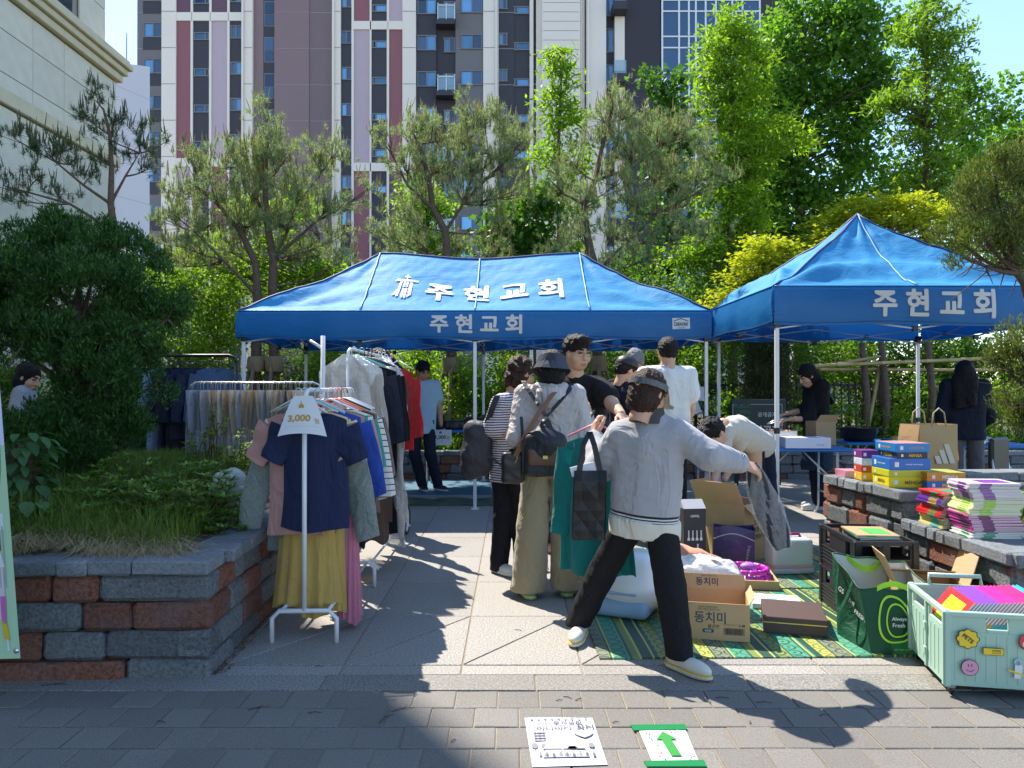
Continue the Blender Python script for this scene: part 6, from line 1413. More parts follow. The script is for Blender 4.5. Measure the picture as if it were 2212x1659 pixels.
# ================================================================ clothes rails and garments
def crease(nt, b, amt=.5, scale=6.0, fine=None, stretch=(1, 1, .55)):
 """sharp cloth folds: ridged, stretched noise on top of the weave"""
 co = coords(nt, 'Object'); mp = nt.nodes.new('ShaderNodeMapping'); mp.inputs['Scale'].default_value = stretch; mp.inputs['Rotation'].default_value = (.3, .5, 0); nt.links.new(co, mp.inputs['Vector'])
 r1 = noise(nt, scale, 3, .5, mp.outputs[0], 1.2); rd = math_n(nt, 'POWER', math_n(nt, 'SUBTRACT', 1.0, math_n(nt, 'ABSOLUTE', math_n(nt, 'MULTIPLY_ADD', r1, 4.0, -2.0))), 2.0)
 h = math_n(nt, 'ADD', math_n(nt, 'MULTIPLY', rd, .35), r1)
 if fine: h = math_n(nt, 'ADD', h, math_n(nt, 'MULTIPLY', noise(nt, fine, 2, .5, co), .06))
 bump(nt, b, h, amt, .035)
def cloth(name, c, rough=.85, var=.08, scale=20, bmp=.25, bscale=90, sheen=.25, trans=0.0, spec=.2, cr=.5):
 if name in MATS: return MATS[name]
 m = mat(name, c, rough, var=var, scale=scale, sheen=sheen if max(c) > .1 else 0, trans=trans, spec=spec); crease(m.node_tree, m.node_tree.nodes['Principled BSDF'], cr, fine=bscale); return m
def stripe_mat(name, c1, c2, freq, duty=.5, axis=2, rough=.85):
 if name in MATS: return MATS[name]
 m, nt, b = new_mat(name); MATS[name] = m
 sp = nt.nodes.new('ShaderNodeSeparateXYZ'); nt.links.new(coords(nt, 'Object'), sp.inputs[0])
 wob = noise(nt, 5, 2, vec=coords(nt, 'Object'))
 f = math_n(nt, 'FRACT', math_n(nt, 'MULTIPLY', math_n(nt, 'ADD', math_n(nt, 'ADD', sp.outputs[axis], 5.0), math_n(nt, 'MULTIPLY', wob, .02)), freq))
 k = math_n(nt, 'GREATER_THAN', f, duty); nt.links.new(mixc(nt, k, c1, c2), b.inputs['Base Color']); b.inputs['Roughness'].default_value = rough; crease(nt, b, .5)
 return m
M_plast = mat('clear_garment_plastic', (.85, .87, .88), .12, bmp=1.0, bscale=34, bdist=.03, spec=1.0, alpha=.20)
M_plast2 = mat('cloudy_garment_plastic', (.84, .85, .86), .16, bmp=1.0, bscale=26, bdist=.03, spec=1.0, alpha=.5)
M_hang = {k: mat('hanger_'+k, c, .4) for k, c in dict(white=(.75, .75, .74), teal=(.10, .55, .55), pink=(.75, .25, .35), black=(.02, .02, .02), orange=(.75, .18, .03), grey=(.4, .4, .42)).items()}
M_chrome = mat('chrome_tube', (.62, .63, .65), .22, metal=.8)
def hanger(parent, m, hw=.20, top=.13):
 mb = MB(); mb.tube([(-hw, 0, -.015), (-.02, 0, .055), (.02, 0, .055), (hw, 0, -.015)], .006, 6)
 mb.tube([(0, 0, .05), (0, 0, top-.035)] + [(.02-.02*math.cos(a), 0, top-.03+.022*math.sin(a)) for a in np.linspace(.2, PI*1.15, 7)], .003, 5)
 return mb.build('hanger', m, parent)
_gm = {}
def flat_tube(mb, rows, n=40, pw=.55, mi=0):
 """limp cloth tube: rows of (centre, half width vector, thickness vector, fold function)"""
 V = []
 for (c, hw, tv, fold) in rows:
  for j in range(n):
   a = 2*PI*j/n; ca, sa = math.cos(a), math.sin(a); e = math.copysign(abs(ca)**pw, ca)
   V.append(c + hw*e + tv*sa*(1-.55*abs(e)**3) + tv.normalized()*fold(e))
 k = len(rows); Fc = [(i*n+j, i*n+(j+1) % n, (i+1)*n+(j+1) % n, (i+1)*n+j) for i in range(k-1) for j in range(n)]
 return mb.add(V, Fc, mi, True)
def top_mesh(w, L, sl, sa, sw, th=.030, neck=.075, flare=1.04, seed=0, fold=.012, nf=4.0, front=-1):
 """a hanging top: w half shoulder width, L length, sl sleeve length, sa sleeve angle from the vertical, sw sleeve half width"""
 q = random.Random(seed); ph = [q.uniform(0, 6) for _ in range(6)]; mb = MB(); nv = 18; n = 44; V = []
 for i in range(nv+1):
  v = i/nv; hw = w*(.97 if v < .12 else .90) + (w*flare-w*.9)*max(0, v-.12); t = th*(.35+.65*min(1, v*5))
  for j in range(n):
   a = 2*PI*j/n; e = math.copysign(abs(math.cos(a))**.55, math.cos(a)); x = hw*e; y = t*math.sin(a)*(1-.5*abs(e)**3)
   zt = -.055*(abs(x)/w)**1.3; dip = max(0, 1-(x/neck)**2)
   zt -= dip*(.075 if math.sin(a)*front > 0 else .02)
   z = zt*(1-v)**2.2 + (-L+.012*math.sin(x*14+ph[0]))*v - (1-(1-v)**2.2-v)*0
   fo = fold*(.15+v)*(math.sin(x/w*nf+ph[1])+.5*math.sin(x/w*nf*2.3+ph[2]+v*2)) + .006*math.sin(v*9+x*16+ph[3])*(1-v)
   V.append(Vector((x+.01*v*math.sin(v*7+ph[4]), y+fo, z)))
 mb.add(V, [(i*n+j, i*n+(j+1) % n, (i+1)*n+(j+1) % n, (i+1)*n+j) for i in range(nv) for j in range(n)], 0, True)
 for sg in (-1, 1):
  d = Vector((sg*math.sin(sa), 0, -math.cos(sa))); nn = Vector((d.z, 0, -d.x))*sg; rows = []
  a0 = Vector((sg*w*.86, 0, -.055-sw*.55)); m = 10; p1 = q.uniform(0, 6)
  for i in range(m+1):
   t = i/m; k = sw*(1.15-.30*t); dd = d if sl < .3 else (d*(1-t*.5)+Vector((0, 0, -1))*t*.5).normalized()
   c = a0 + d*sl*t*(1 if sl < .3 else 1-.25*t) + (Vector((0, 0, -1))*sl*.25*t*t if sl >= .3 else Vector((0, 0, 0))) + Vector((0, .008*math.sin(t*6+p1), 0))
   rows.append((c, nn*k, Vector((0, th*(.55+.25*t), 0)), lambda e, t=t, p1=p1: .006*math.sin(e*3+t*11+p1)))
  flat_tube(mb, rows, 22)
 return mb
def garment_top(label, cat, loc, rz, m, hm, w=.20, L=.62, sl=.18, sa=.5, sw=.075, plastic=None, plen=None, group=None, tilt=0, seed=0, wr=.012, **kw):
 t = thing('garment', label, cat, loc, rz, group)
 top_mesh(w, L, sl, sa, sw, seed=seed, fold=wr, **kw).build('cloth', m, t)
 if hm: hanger(t, M_hang[hm], w-.02)
 if plastic:
  pl_ = plen or L+.06; q = random.Random(seed+99); rows = []; nv = 26; ph = [q.uniform(0, 6) for _ in range(4)]
  for i in range(nv+1):
   v = i/nv; hw = (w+.05)*min(1, .25+v*7) + .03*v; z = .07-v*(pl_+.07)
   rows.append((Vector((.012*math.sin(v*8+ph[0]), 0, z)), Vector((hw*(1+.04*math.sin(v*17+ph[1])), 0, .012*math.sin(v*5))), Vector((0, .05+.012*math.sin(v*13+ph[2]), 0)), lambda e, v=v: .014*math.sin(e*7+v*9+ph[3])+.009*math.sin(e*15-v*21+ph[0])))
  mb = MB(); flat_tube(mb, rows, 64, .7); mb.build('plastic_cover', plastic, t)
 return t
def skirt_mesh(w0, w1, L, folds, amp, th=.05, seed=0, nu=72, nv=14):
 mb = MB(); q = random.Random(seed); ph = q.random()*6
 def fn(u, v):
  a = u*2*PI; w = w0+(w1-w0)*v; k = 1+amp*v*math.sin(folds*a+ph)+amp*.5*v*math.sin(folds*1.7*a)
  return Vector((w*math.cos(a)*k, th*(1+v)*math.sin(a)*(1+amp*2*v*math.sin(folds*a+ph)), -L*v+.02*v*math.sin(3*a+ph)))
 mb.grid(fn, nu, nv); return mb
# ---- rail A: white, nearest
def rail(label, x, y0, y1, ztop, wfoot, m, r=.013, along='y', post_up=0.0, foot_h=.17, wheels=False):
 t = thing('clothes_rail', label, 'clothes rail', (x, y0, 0) if along == 'y' else (x, y0, 0)); L = y1-y0
 D = Vector((0, 1, 0)) if along == 'y' else Vector((1, 0, 0)); S = Vector((1, 0, 0)) if along == 'y' else Vector((0, 1, 0))
 bar = MB().tube([Vector((0, 0, ztop-.08)), D*.02+Vector((0, 0, ztop-.02)), D*.08+Vector((0, 0, ztop)), D*(L-.08)+Vector((0, 0, ztop)), D*(L-.02)+Vector((0, 0, ztop-.02)), D*L+Vector((0, 0, ztop-.08))], r, 10).build('top_bar', m, t)
 for k in (0, L):
  MB().tube([D*k+Vector((0, 0, foot_h)), D*k+Vector((0, 0, ztop-.07))], r, 10).build('post', m, t)
  MB().tube([D*k-S*wfoot+Vector((0, 0, .0 if not wheels else .05)), D*k-S*wfoot+Vector((0, 0, foot_h-.04)), D*k-S*(wfoot-.04)+Vector((0, 0, foot_h)), D*k+S*(wfoot-.04)+Vector((0, 0, foot_h)), D*k+S*wfoot+Vector((0, 0, foot_h-.04)), D*k+S*wfoot+Vector((0, 0, .0 if not wheels else .05))], r, 10).build('foot', m, t)
 for sg in (-1, 1): MB().tube([S*sg*(wfoot-.05)+Vector((0, 0, foot_h)), D*L+S*sg*(wfoot-.05)+Vector((0, 0, foot_h))], r*.7, 8).build('shelf_bar', m, t)
 return t
M_whtube = mat('white_rail_tube', (.66, .68, .70), .38)
AX = -1.125
ra_ = rail('white tubular clothes rail nearest the camera, beside the left planter', AX, 4.17, 5.32, 1.365, .175, M_whtube)
navy = cloth('navy_jersey', (.022, .030, .075), .9); dust = cloth('dusty_pink_knit', (.50, .26, .23)); beig = cloth('beige_linen', (.55, .47, .36)); grn = cloth('grey_green_tweed', (.20, .23, .21), .95, .45, 70, .6, 160); yel = cloth('mustard_chiffon', (.56, .37, .10), .7, .05, 8, .1, 60, .3, .2); pinkp = cloth('rose_pleats', (.50, .17, .24), .75, .06, 8, .1, 60, .3, .1); sand = cloth('sand_cotton', (.56, .42, .22)); royal = cloth('royal_blue_knit', (.02, .06, .32)); crm = cloth('cream_knit', (.66, .62, .52)); teal = cloth('teal_knit', (.05, .27, .24))
strp = stripe_mat('white_black_stripe_knit', (.68, .66, .62), (.03, .025, .03), 26, .84)
zA = 1.255
gA = [ # y, x offset, rz, material, hanger, kwargs, label
 (4.245, .035, R(-9), navy, 'teal', dict(w=.195, L=.66, sl=.20, sa=.42, sw=.082), 'navy blue T-shirt with a beaded neckline at the front of the white rail'),
 (4.315, -.09, R(-16), dust, 'white', dict(w=.18, L=.70, sl=.22, sa=.5, sw=.08), 'dusty pink knit top behind the navy T-shirt'),
 (4.36, -.07, R(-14), crm, 'white', dict(w=.18, L=.56, sl=.20, sa=.5, sw=.07), 'pale beige top behind the dusty pink one'),
 (4.41, -.045, R(-8), grn, 'white', dict(w=.23, L=.80, sl=.66, sa=.34, sw=.082, wr=.018), 'grey-green tweed cardigan with long sleeves on the white rail'),
 (4.47, -.06, R(-6), sand, 'white', dict(w=.20, L=.55, sl=.2, sa=.5, sw=.08), 'sand-coloured top high on the white rail'),
 (4.52, -.03, R(-5), beig, 'pink', dict(w=.20, L=.6, sl=.3, sa=.4, sw=.07), 'beige blouse in the middle of the white rail'),
 (4.575, .03, R(4), royal, 'white', dict(w=.20, L=.62, sl=.45, sa=.35, sw=.075), 'royal blue sweater on the white rail'),
 (4.63, .05, R(3), dust, 'pink', dict(w=.19, L=.68, sl=.3, sa=.35, sw=.07), 'rose knit top behind the blue sweater'),
 (4.685, .06, R(6), teal, 'orange', dict(w=.19, L=.72, sl=.3, sa=.35, sw=.07), 'teal knit top on an orange hanger'),
 (4.75, .07, R(5), strp, 'black', dict(w=.20, L=.70, sl=.48, sa=.3, sw=.07), 'white sweater with thin dark stripes on the white rail'),
 (4.82, .06, R(2), crm, 'white', dict(w=.2, L=.6, sl=.45, sa=.3, sw=.07), 'cream cardigan on the white rail'),
 (4.90, .05, R(0), navy, 'white', dict(w=.2, L=.75, sl=.45, sa=.3, sw=.07), 'dark navy knit far back on the white rail'),
 (5.0, .04, R(-2), cloth('charcoal_skirt', (.05, .05, .055)), 'white', dict(w=.2, L=.8, sl=.3, sa=.3, sw=.07), 'charcoal dress far back on the white rail'),
 (5.12, .03, R(3), cloth('taupe', (.22, .17, .14)), 'white', dict(w=.2, L=.7, sl=.4, sa=.3, sw=.07), 'taupe knit at the back of the white rail')]
for i, (y, dx, rz, m, hm, kw, lab) in enumerate(gA):
 kw = dict(kw); wr = kw.pop('wr', .013); garment_top(lab, 'garment', (AX+dx, y, zA), rz, m, hm, seed=i, wr=wr, **kw)
sk = thing('skirt', 'mustard yellow gathered skirt hanging low on the white rail', 'skirt', (AX-.035, 4.36, .62), R(-8))
skirt_mesh(.155, .185, .47, 13, .10, .050, 3).build('cloth', yel, sk)
sk = thing('skirt', 'longer mustard underskirt tier behind the first one', 'skirt', (AX+.03, 4.40, .60), R(-4)); skirt_mesh(.14, .15, .50, 13, .09, .04, 5).build('cloth', yel, sk)
pp = thing('pleated_trousers', 'rose-pink pleated trousers hanging to the ground at the rail', 'trousers', (AX+.19, 4.44, .72), R(8)); skirt_mesh(.04, .066, .675, 12, .10, .035, 8).build('cloth', pinkp, pp)
M_paper = mat('white_paper', (.76, .77, .80), .55, trans=.12)
sg_ = thing('price_sign', 'white paper sign reading 3,000 won on the front of the white rail', 'sign', (AX+.005, 4.148, 1.235), R(-4))
def signp(u, v): x = (u-.5)*(.10+.17*v**.75); return Vector((x, -.012-.035*v+.05*(u-.5)**2*v, .10-.20*v-.018*(2*abs(u-.5))**2*v))
MB().grid(signp, 16, 12).build('paper', M_paper, sg_)
goldp = mat('gold_print', (.50, .30, .03), .5)
def on_sign(txt, uc, vc, wid, m, bold=.0, hgt=None):
 V, Fc, w, h = fine_text(txt, bold, .2); W = []
 for p in V:
  x = p[0]/w*wid; z = p[1]/w*wid if hgt is None else p[1]/h*hgt; v = vc - z/.20; ww = .10+.17*max(.05, v)**.75; W.append((signp(uc+x/ww, max(.03, min(.98, v)))+Vector((0, -.003, 0)))[:])
 link('lettering', to_mesh('lettering', W, Fc, m), sg_)
on_sign('3,000', .42, .60, .125, goldp, .035, .042); on_sign('원', .86, .64, .024, goldp, .01)
for i in range(9): 
 u = .14+.09*i; p = signp(u, .80); MB().box(p+Vector((0, -.003, 0)), (.014, .001, .0012)).build('print', mat('grey_green_print', (.35, .45, .45), .6), sg_)
mk = MB(); c0 = signp(.45, .26)+Vector((0, -.004, 0))
mk.add([(c0+Vector(v))[:] for v in ((-.014, 0, -.012), (.014, 0, -.012), (.014, 0, .002), (0, 0, .014), (-.014, 0, .002))], [(0, 1, 2, 3, 4)]).box(c0+Vector((0, 0, .019)), (.003, .001, .014)).build('church_mark', goldp, sg_)
# ---- rail B: tall, coats and jackets in plastic
BX = -1.20
rb_ = rail('tall white clothes rail of jackets and plastic-covered coats behind the first', BX, 5.62, 7.35, 1.665, .22, M_whtube, .012, foot_h=.10, wheels=True)
MB().tube([(-.17, -.05, .2), (-.17, -.05, 1.755)], .016, 10).build('post', M_whtube, rb_); MB().tube([(-.17, -.05, 1.66), (-.27, -.02, 1.72)], .012, 8).build('post', M_whtube, rb_)
blkw = cloth('black_wool', (.014, .014, .018), .85, .15); blk2 = cloth('navy_black_wool', (.018, .022, .036), .85, .15); redp = cloth('red_puffer', (.62, .02, .035), .4, .05, 8, .35, 8, .1, 0, .5); brnw = cloth('brown_wool', (.11, .075, .055)); wht = cloth('white_cotton', (.68, .67, .64)); grs = cloth('stone_grey_cloth', (.38, .36, .32))
zB = 1.555
gB = [(5.66, .02, R(-20), grs, 'white', dict(w=.2, L=.66, sl=.5, sa=.22, sw=.07), M_plast2, .95, 'stone-grey coat in plastic at the front of the tall rail'),
      (5.76, .055, R(-10), blk2, 'teal', dict(w=.225, L=.78, sl=.5, sa=.25, sw=.085), None, None, 'navy-black blazer at the front of the tall rail'),
      (5.84, .08, R(-16), blkw, 'black', dict(w=.23, L=.85, sl=.5, sa=.25, sw=.085), None, None, 'black jacket behind the navy blazer'),
      (5.93, .09, R(-20), brnw, 'black', dict(w=.21, L=1.2, sl=.5, sa=.2, sw=.075), None, None, 'long dark brown coat on the tall rail'),
      (6.02, .10, R(-22), blkw, 'black', dict(w=.23, L=1.30, sl=.5, sa=.2, sw=.085), None, None, 'long black coat on the tall rail'),
      (6.13, .165, R(-44), wht, 'white', dict(w=.22, L=1.0, sl=.5, sa=.2, sw=.075), M_plast2, 1.40, 'long garment under a full-length cloudy plastic cover'),
      (6.25, .09, R(-34), grs, 'white', dict(w=.21, L=.9, sl=.5, sa=.2, sw=.075), M_plast2, 1.2, 'grey coat in a plastic cover in the middle of the tall rail'),
      (6.42, .08, R(-36), blk2, 'white', dict(w=.22, L=.9, sl=.5, sa=.2, sw=.075), None, None, 'dark blazer in the middle of the tall rail'),
      (6.55, .09, R(-36), brnw, 'white', dict(w=.22, L=1.0, sl=.5, sa=.2, sw=.075), None, None, 'brown coat towards the back of the tall rail'),
      (6.75, .20, R(-46), redp, 'white', dict(w=.23, L=.70, sl=.5, sa=.2, sw=.10), None, None, 'bright red puffer jacket towards the back of the tall rail'),
      (6.95, .05, R(-36), blkw, 'white', dict(w=.22, L=1.2, sl=.5, sa=.2, sw=.075), None, None, 'black coat at the back of the tall rail')]
for i, (y, dx, rz, m, hm, kw, pl_, pn, lab) in enumerate(gB): garment_top(lab, 'garment', (BX+dx, y, zB), rz, m, hm, plastic=pl_, plen=pn, seed=30+i, **kw)
for i, (x, y, h, c, lab) in enumerate(((BX+.0, 5.80, .62, blkw, 'black trousers below the blazers on the tall rail'), (BX+.16, 5.90, .60, brnw, 'dark brown trousers below the blazers on the tall rail'))):
 t = thing('trousers', lab, 'trousers', (x, y, .80), R(6)); skirt_mesh(.085, .09, h, 5, .06, .03, 20+i).build('cloth', c, t)
MB().box((BX+.235, 5.80, 1.02), (.05, .002, .07)).build('price_tag', M_paper, rb_)
# ---- rail C: trousers in plastic sleeves, bar along X
rc_ = rail('chrome clothes rail of plastic-wrapped trousers behind the planter shrubs', -3.06, 7.3, 7.3+1.25, 1.425, .2, M_chrome, .012, along='x', foot_h=.65)
trc = [cloth('trouser_%d' % i, c) for i, c in enumerate(((.36, .24, .13), (.44, .33, .20), (.15, .12, .10), (.58, .52, .42), (.30, .31, .36), (.12, .17, .26)))]
tm_ = []
def leg_strip(seed, hw, L, th, n=26, wob=.010):
 q = random.Random(seed); ph = [q.uniform(0, 6) for _ in range(4)]; mb = MB(); rows = []
 for i in range(13):
  v = i/12; rows.append((Vector((.008*math.sin(v*5+ph[0]), .01*math.sin(v*3+ph[1]), -L*v)), Vector((0, hw*(1-.15*v+.05*math.sin(v*9+ph[2])), .01*math.sin(v*4))), Vector((th, 0, 0)), lambda e, v=v: wob*math.sin(e*4+v*5+ph[3])))
 flat_tube(mb, rows, n, .6); return mb
for k in range(4): tm_.append(leg_strip(k, .15-.012*k, .60+.05*k, .013))
pmz = leg_strip(9, .17, .74, .024, 40, .016).mesh('plastic_cover', M_plast)
q = random.Random(5)
for i in range(23):
 c = trc[q.randrange(6)]; t = thing('trousers', 'plastic-wrapped trousers hanging in the row on the chrome rail', 'trousers', (-3.0+i*.050, 7.3+q.uniform(-.02, .02), 1.355), R(q.uniform(-14, 14)), 'wrapped trousers on the chrome rail')
 tm_[i % 4].build('cloth', c, t); link('plastic_cover', pmz, t); MB().tube([(0, -.05, .0), (0, -.05, .06), (0, 0, .085), (0, .05, .06), (0, .05, .0)], .003, 4).build('hanger', M_hang['grey'], t)
# ---- rail D: black rail of dark jackets, bar along X
rd_ = rail('black clothes rail of dark jackets half hidden by the juniper', -4.15, 8.1, 9.35, 1.715, .2, M_blackp, .018, along='x', foot_h=.65)
den = cloth('blue_denim', (.045, .085, .16), .9, .35, 40, .3, 150); dnv = cloth('dark_navy_denim', (.016, .024, .05), .9, .3, 40); ltb = cloth('light_denim', (.20, .30, .42))
gD = [(-4.05, blk2, .75), (-3.96, brnw, .80), (-3.87, dnv, .9), (-3.78, blkw, .8), (-3.68, ltb, 1.05), (-3.58, dnv, 1.0), (-3.50, blkw, .95), (-3.40, dnv, .75), (-3.27, dnv, .7), (-3.12, den, .68)]
nm = ['navy-black', 'brown', 'dark denim', 'black', 'light denim', 'long navy', 'long black', 'indigo', 'dark indigo', 'mid-blue denim']
for i, (x, m, L) in enumerate(gD): garment_top(nm[i] + ' jacket hanging on the black rail', 'garment', (x, 8.1, 1.605), R(68 if i < 7 else 48 if i < 9 else 35), m, 'black', w=.20, L=L, sl=.5, sa=.25, sw=.075, seed=60+i)
# ================================================================ planting in the beds, props, fence
def grass_field(name, area, n, hrange, mats_, seed, zf, lean=.35, parent=None, w=.004, kind='stuff', label=None, cat='grass', edge=None):
 rng = np.random.default_rng(seed); C = np.zeros((n, 3)); C[:, 0] = rng.uniform(area[0], area[1], n); C[:, 1] = rng.uniform(area[2], area[3], n)
 if edge is not None: C = C[edge(C[:, 0], C[:, 1])]
 n = len(C); C[:, 2] = zf(C[:, 0], C[:, 1]); h = rng.uniform(hrange[0], hrange[1], n)*(.7+.5*rng.random(n))
 a = rng.uniform(0, 2*PI, n); D = np.stack([np.cos(a), np.sin(a), np.zeros(n)], 1); S = np.stack([-np.sin(a), np.cos(a), np.zeros(n)], 1)
 ln = (lean*(.3+rng.random(n)))[:, None]*h[:, None]
 mid = C + D*ln*.35 + np.array([0, 0, 1])*h[:, None]*.6; tip = C + D*ln + np.array([0, 0, 1])*h[:, None]*np.where(lean > 1, .25, .95)
 ww = w*(.6+.8*rng.random(n))[:, None]
 V = np.stack([C-S*ww, C+S*ww, mid+S*ww*.85, mid-S*ww*.85, tip+S*ww*.15, tip-S*ww*.15], 1).reshape(-1, 3); Fq = (6*np.arange(n)[:, None, None] + np.array([[0, 1, 2, 3], [3, 2, 4, 5]])).reshape(-1, 4)
 o = link(name, to_mesh(name, V, Fq, mats_), parent)
 if parent is None: tag(o, label, cat, kind=kind)
 return o
M_grass = leafmat('bed_grass', (.07, .135, .02), (.20, .27, .05), .4); M_straw = leafmat('dry_straw', (.42, .32, .16), (.66, .54, .32), .3, tcol=(1, 1, .9))
inL = lambda x, y: (x < -1.70 - (y-3.8)*.04) & (y > 3.84 + (x+2)*.0)
grass_field('bed_grass', (-4.2, -1.65, 3.82, 7.6), 60000, (.07, .19), M_grass, 71, bedz, .6, label='dark green grass growing over the left planter bed', edge=inL, w=.0024)
grass_field('dry_grass', (-3.2, -1.62, 3.76, 4.2), 15000, (.05, .12), M_straw, 72, bedz, 1.9, label='dry straw-coloured grass along the front rim of the left planter', edge=lambda x, y: (x < -1.62) & (np.abs(y-3.88-.05*np.sin(x*5)) < .15+.07*np.sin(x*9)), w=.0018)
grass_field('bed_grass', (-9, -2.2, 7.6, 11.3), 16000, (.10, .28), M_grass, 73, lambda x, y: np.full_like(x, .5), .5, label='grass of the planting bed behind the left juniper', w=.006)
grass_field('bed_grass', (2.7, 7.5, 4.05, 5.75), 9000, (.06, .2), M_grass, 74, lambda x, y: np.full_like(x, .46), .5, label='grass in the right planter bed')
grass_field('ground_cover', (-8, 12, 11.75, 13.2), 34000, (.12, .34), leafmat('cover_leaf', (.06, .13, .016), (.16, .27, .035), .5), 75, lambda x, y: np.full_like(x, .33), .7, label='bright green ground cover along the hedge bed', w=.016)
M_aza = leafmat('azalea_leaf', (.075, .17, .024), (.22, .36, .065), .35, cc=(.36, .46, .12)); M_stem = mat('green_brown_stem', (.11, .08, .04), .8)
def azalea(label, base, rx, ry, h, n, seed, L=.062, group='azaleas in the left planter', m=None, zlo=.25):
 rng = np.random.default_rng(seed); t = thing('azalea', label, 'shrub', tuple(base), group=group); mb = MB(); C = []; T = []; Nn = []; S = []
 for i in range(n):
  a = rng.uniform(0, 2*PI); r = math.sqrt(rng.random()); tip = Vector((rx*r*math.cos(a), ry*r*math.sin(a), h*rng.uniform(zlo, 1)*(1-.45*r*r)))
  limb(mb, (tip.x*.35, tip.y*.35, -.02), tip, .004, .0025, .1, rng, 3, 4)
  k = int(rng.integers(6, 10)); ph = rng.uniform(0, 6)
  for ring, (el, sc) in enumerate(((.25, 1.0), (.75, .75), (-.15, .9))):
   for j in range(k if ring == 0 else k-3):
    b = ph+2*PI*j/(k if ring == 0 else k-3)+ring*.5; d = Vector((math.cos(b)*math.cos(el), math.sin(b)*math.cos(el), math.sin(el)))
    d = (d+Vector(rng.normal(0, .14, 3))).normalized(); C.append((tip-Vector((0, 0, .012*ring)))[:]); T.append(d[:]); u = Vector((0, 0, 1))-d*d.z; Nn.append((u.normalized() if u.length > .05 else Vector((1, 0, 0)))[:]); S.append(L*sc*rng.uniform(.75, 1.2))
 S = np.array(S); V, Fq = leaf_quads(np.array(C), np.array(T), np.array(Nn), S, S*.36, -.10)
 link('foliage', to_mesh('foliage', V, Fq, m or M_aza), t); mb.build('stems', M_stem, t); return t
az = [(230, 1105, 4.5, .30, .20, .26, 44, 'left of centre in the front of the planter'), (330, 1090, 4.45, .30, .22, .30, 54, 'in the middle front of the planter'), (420, 1090, 4.5, .26, .22, .30, 50, 'at the right front of the planter'), (150, 1140, 4.25, .22, .16, .16, 22, 'at the left front near the rim'), (300, 1020, 5.0, .40, .25, .34, 46, 'behind the front azaleas'), (430, 1040, 4.9, .28, .25, .34, 44, 'beside the clear plastic bag'), (490, 1110, 4.4, .12, .2, .16, 14, 'by the planter corner'), (90, 1170, 4.1, .15, .12, .16, 14, 'beside the banner edge')]
for i, (x, y, Y, rx, ry, h, n, lab) in enumerate(az): azalea('low azalea with whorled green leaves ' + lab, (PX(x, Y), Y, float(bedz(np.array(PX(x, Y)), np.array(Y)))-.01), rx, ry, h, n, 500+i)
azalea('taller sunlit azalea bush in front of the chrome rail', (PX(455, 6.0), 6.0, .5), .34, .28, .72, 110, 520, .05, None, leafmat('azalea_sunlit', (.075, .15, .022), (.22, .33, .05), .45, cc=(.45, .46, .08)), .1)
azalea('sunlit azalea twig by the wrapped trousers', (PX(530, 5.6), 5.6, .5), .14, .2, .62, 36, 521, .05, None, MATS['azalea_sunlit'], .3)
azalea('small yellow-green seedling on the right planter', (PX(2195, 4.6), 4.6, .62), .10, .1, .17, 9, 522, .07, None, leafmat('seedling_leaf', (.22, .36, .03), (.40, .50, .05), .4), .5)
M_broad = leafmat('broad_leaf', (.045, .13, .045), (.10, .22, .075), .35)
def broad(label, base, hw, h, n, seed):
 rng = np.random.default_rng(seed); t = thing('leafy_plant', label, 'plant', tuple(base)); mb = MB(); V = []; Fc = []
 for i in range(n):
  z = h*rng.uniform(.15, 1); a = rng.uniform(0, 2*PI); p = Vector((math.cos(a)*hw*rng.uniform(.3, 1)*(1.15-z/h*.5), math.sin(a)*hw*.8*rng.uniform(.3, 1), z)); d = Vector((math.cos(a)*.9, math.sin(a)*.9, -.25+rng.normal(0, .2))).normalized(); s = d.cross(Vector((0, 0, 1))).normalized(); u = s.cross(d)
  L = rng.uniform(.07, .12); w = L*.32; limb(mb, (p.x*.3, p.y*.3, max(0, z-.12)), p, .003, .002, .1, rng, 2, 3); o = len(V)
  prof = [(0, 0), (.2, .75), (.45, 1), (.75, .7), (1, 0)]
  for tt, ww in prof: c = p+d*L*tt-u*(.03*tt*tt); V += [(c+s*w*ww+u*.008*ww)[:], c[:], (c-s*w*ww+u*.008*ww)[:]]
  for k in range(4): b = o+3*k; Fc += [(b, b+1, b+4, b+3), (b+1, b+2, b+5, b+4)]
 link('foliage', to_mesh('foliage', V, Fc, M_broad, smooth=True), t); mb.tube([(0, 0, 0), (.02, 0, h*.5), (-.01, 0, h*.9)], .006, 5); mb.build('stems', M_stem, t)
broad('broad-leaved plant at the left edge in front of the juniper', (PX(45, 4.55), 4.55, .5), .24, .62, 150, 81)
broad('low broad-leaved plant beside the banner', (PX(70, 4.15), 4.15, .5), .16, .28, 50, 82)
s = SDF((-1.95, 4.75, .5), (-1.62, 5.0, .88), .012); s.ell((-1.80, 4.88, .68), (.12, .10, .15), 0).ell((-1.78, 4.88, .78), (.10, .08, .08), .05).wrinkle(.020, 26, 3)
tag(s.build('plastic_bag', mat('crumpled_clear_plastic', (.82, .85, .86), .12, bmp=1.0, bscale=26, bdist=.04, spec=1.0, alpha=.55), smooth=True), 'crumpled clear plastic bag of white packaging on the bed by the rail', 'plastic bag')
M_prop = mat('weathered_prop_wood', (.20, .15, .10), .9, var=.3, scale=12); M_wrap = mat('jute_wrap', (.28, .21, .12), .95, var=.25, scale=50, bmp=.8, bscale=120)
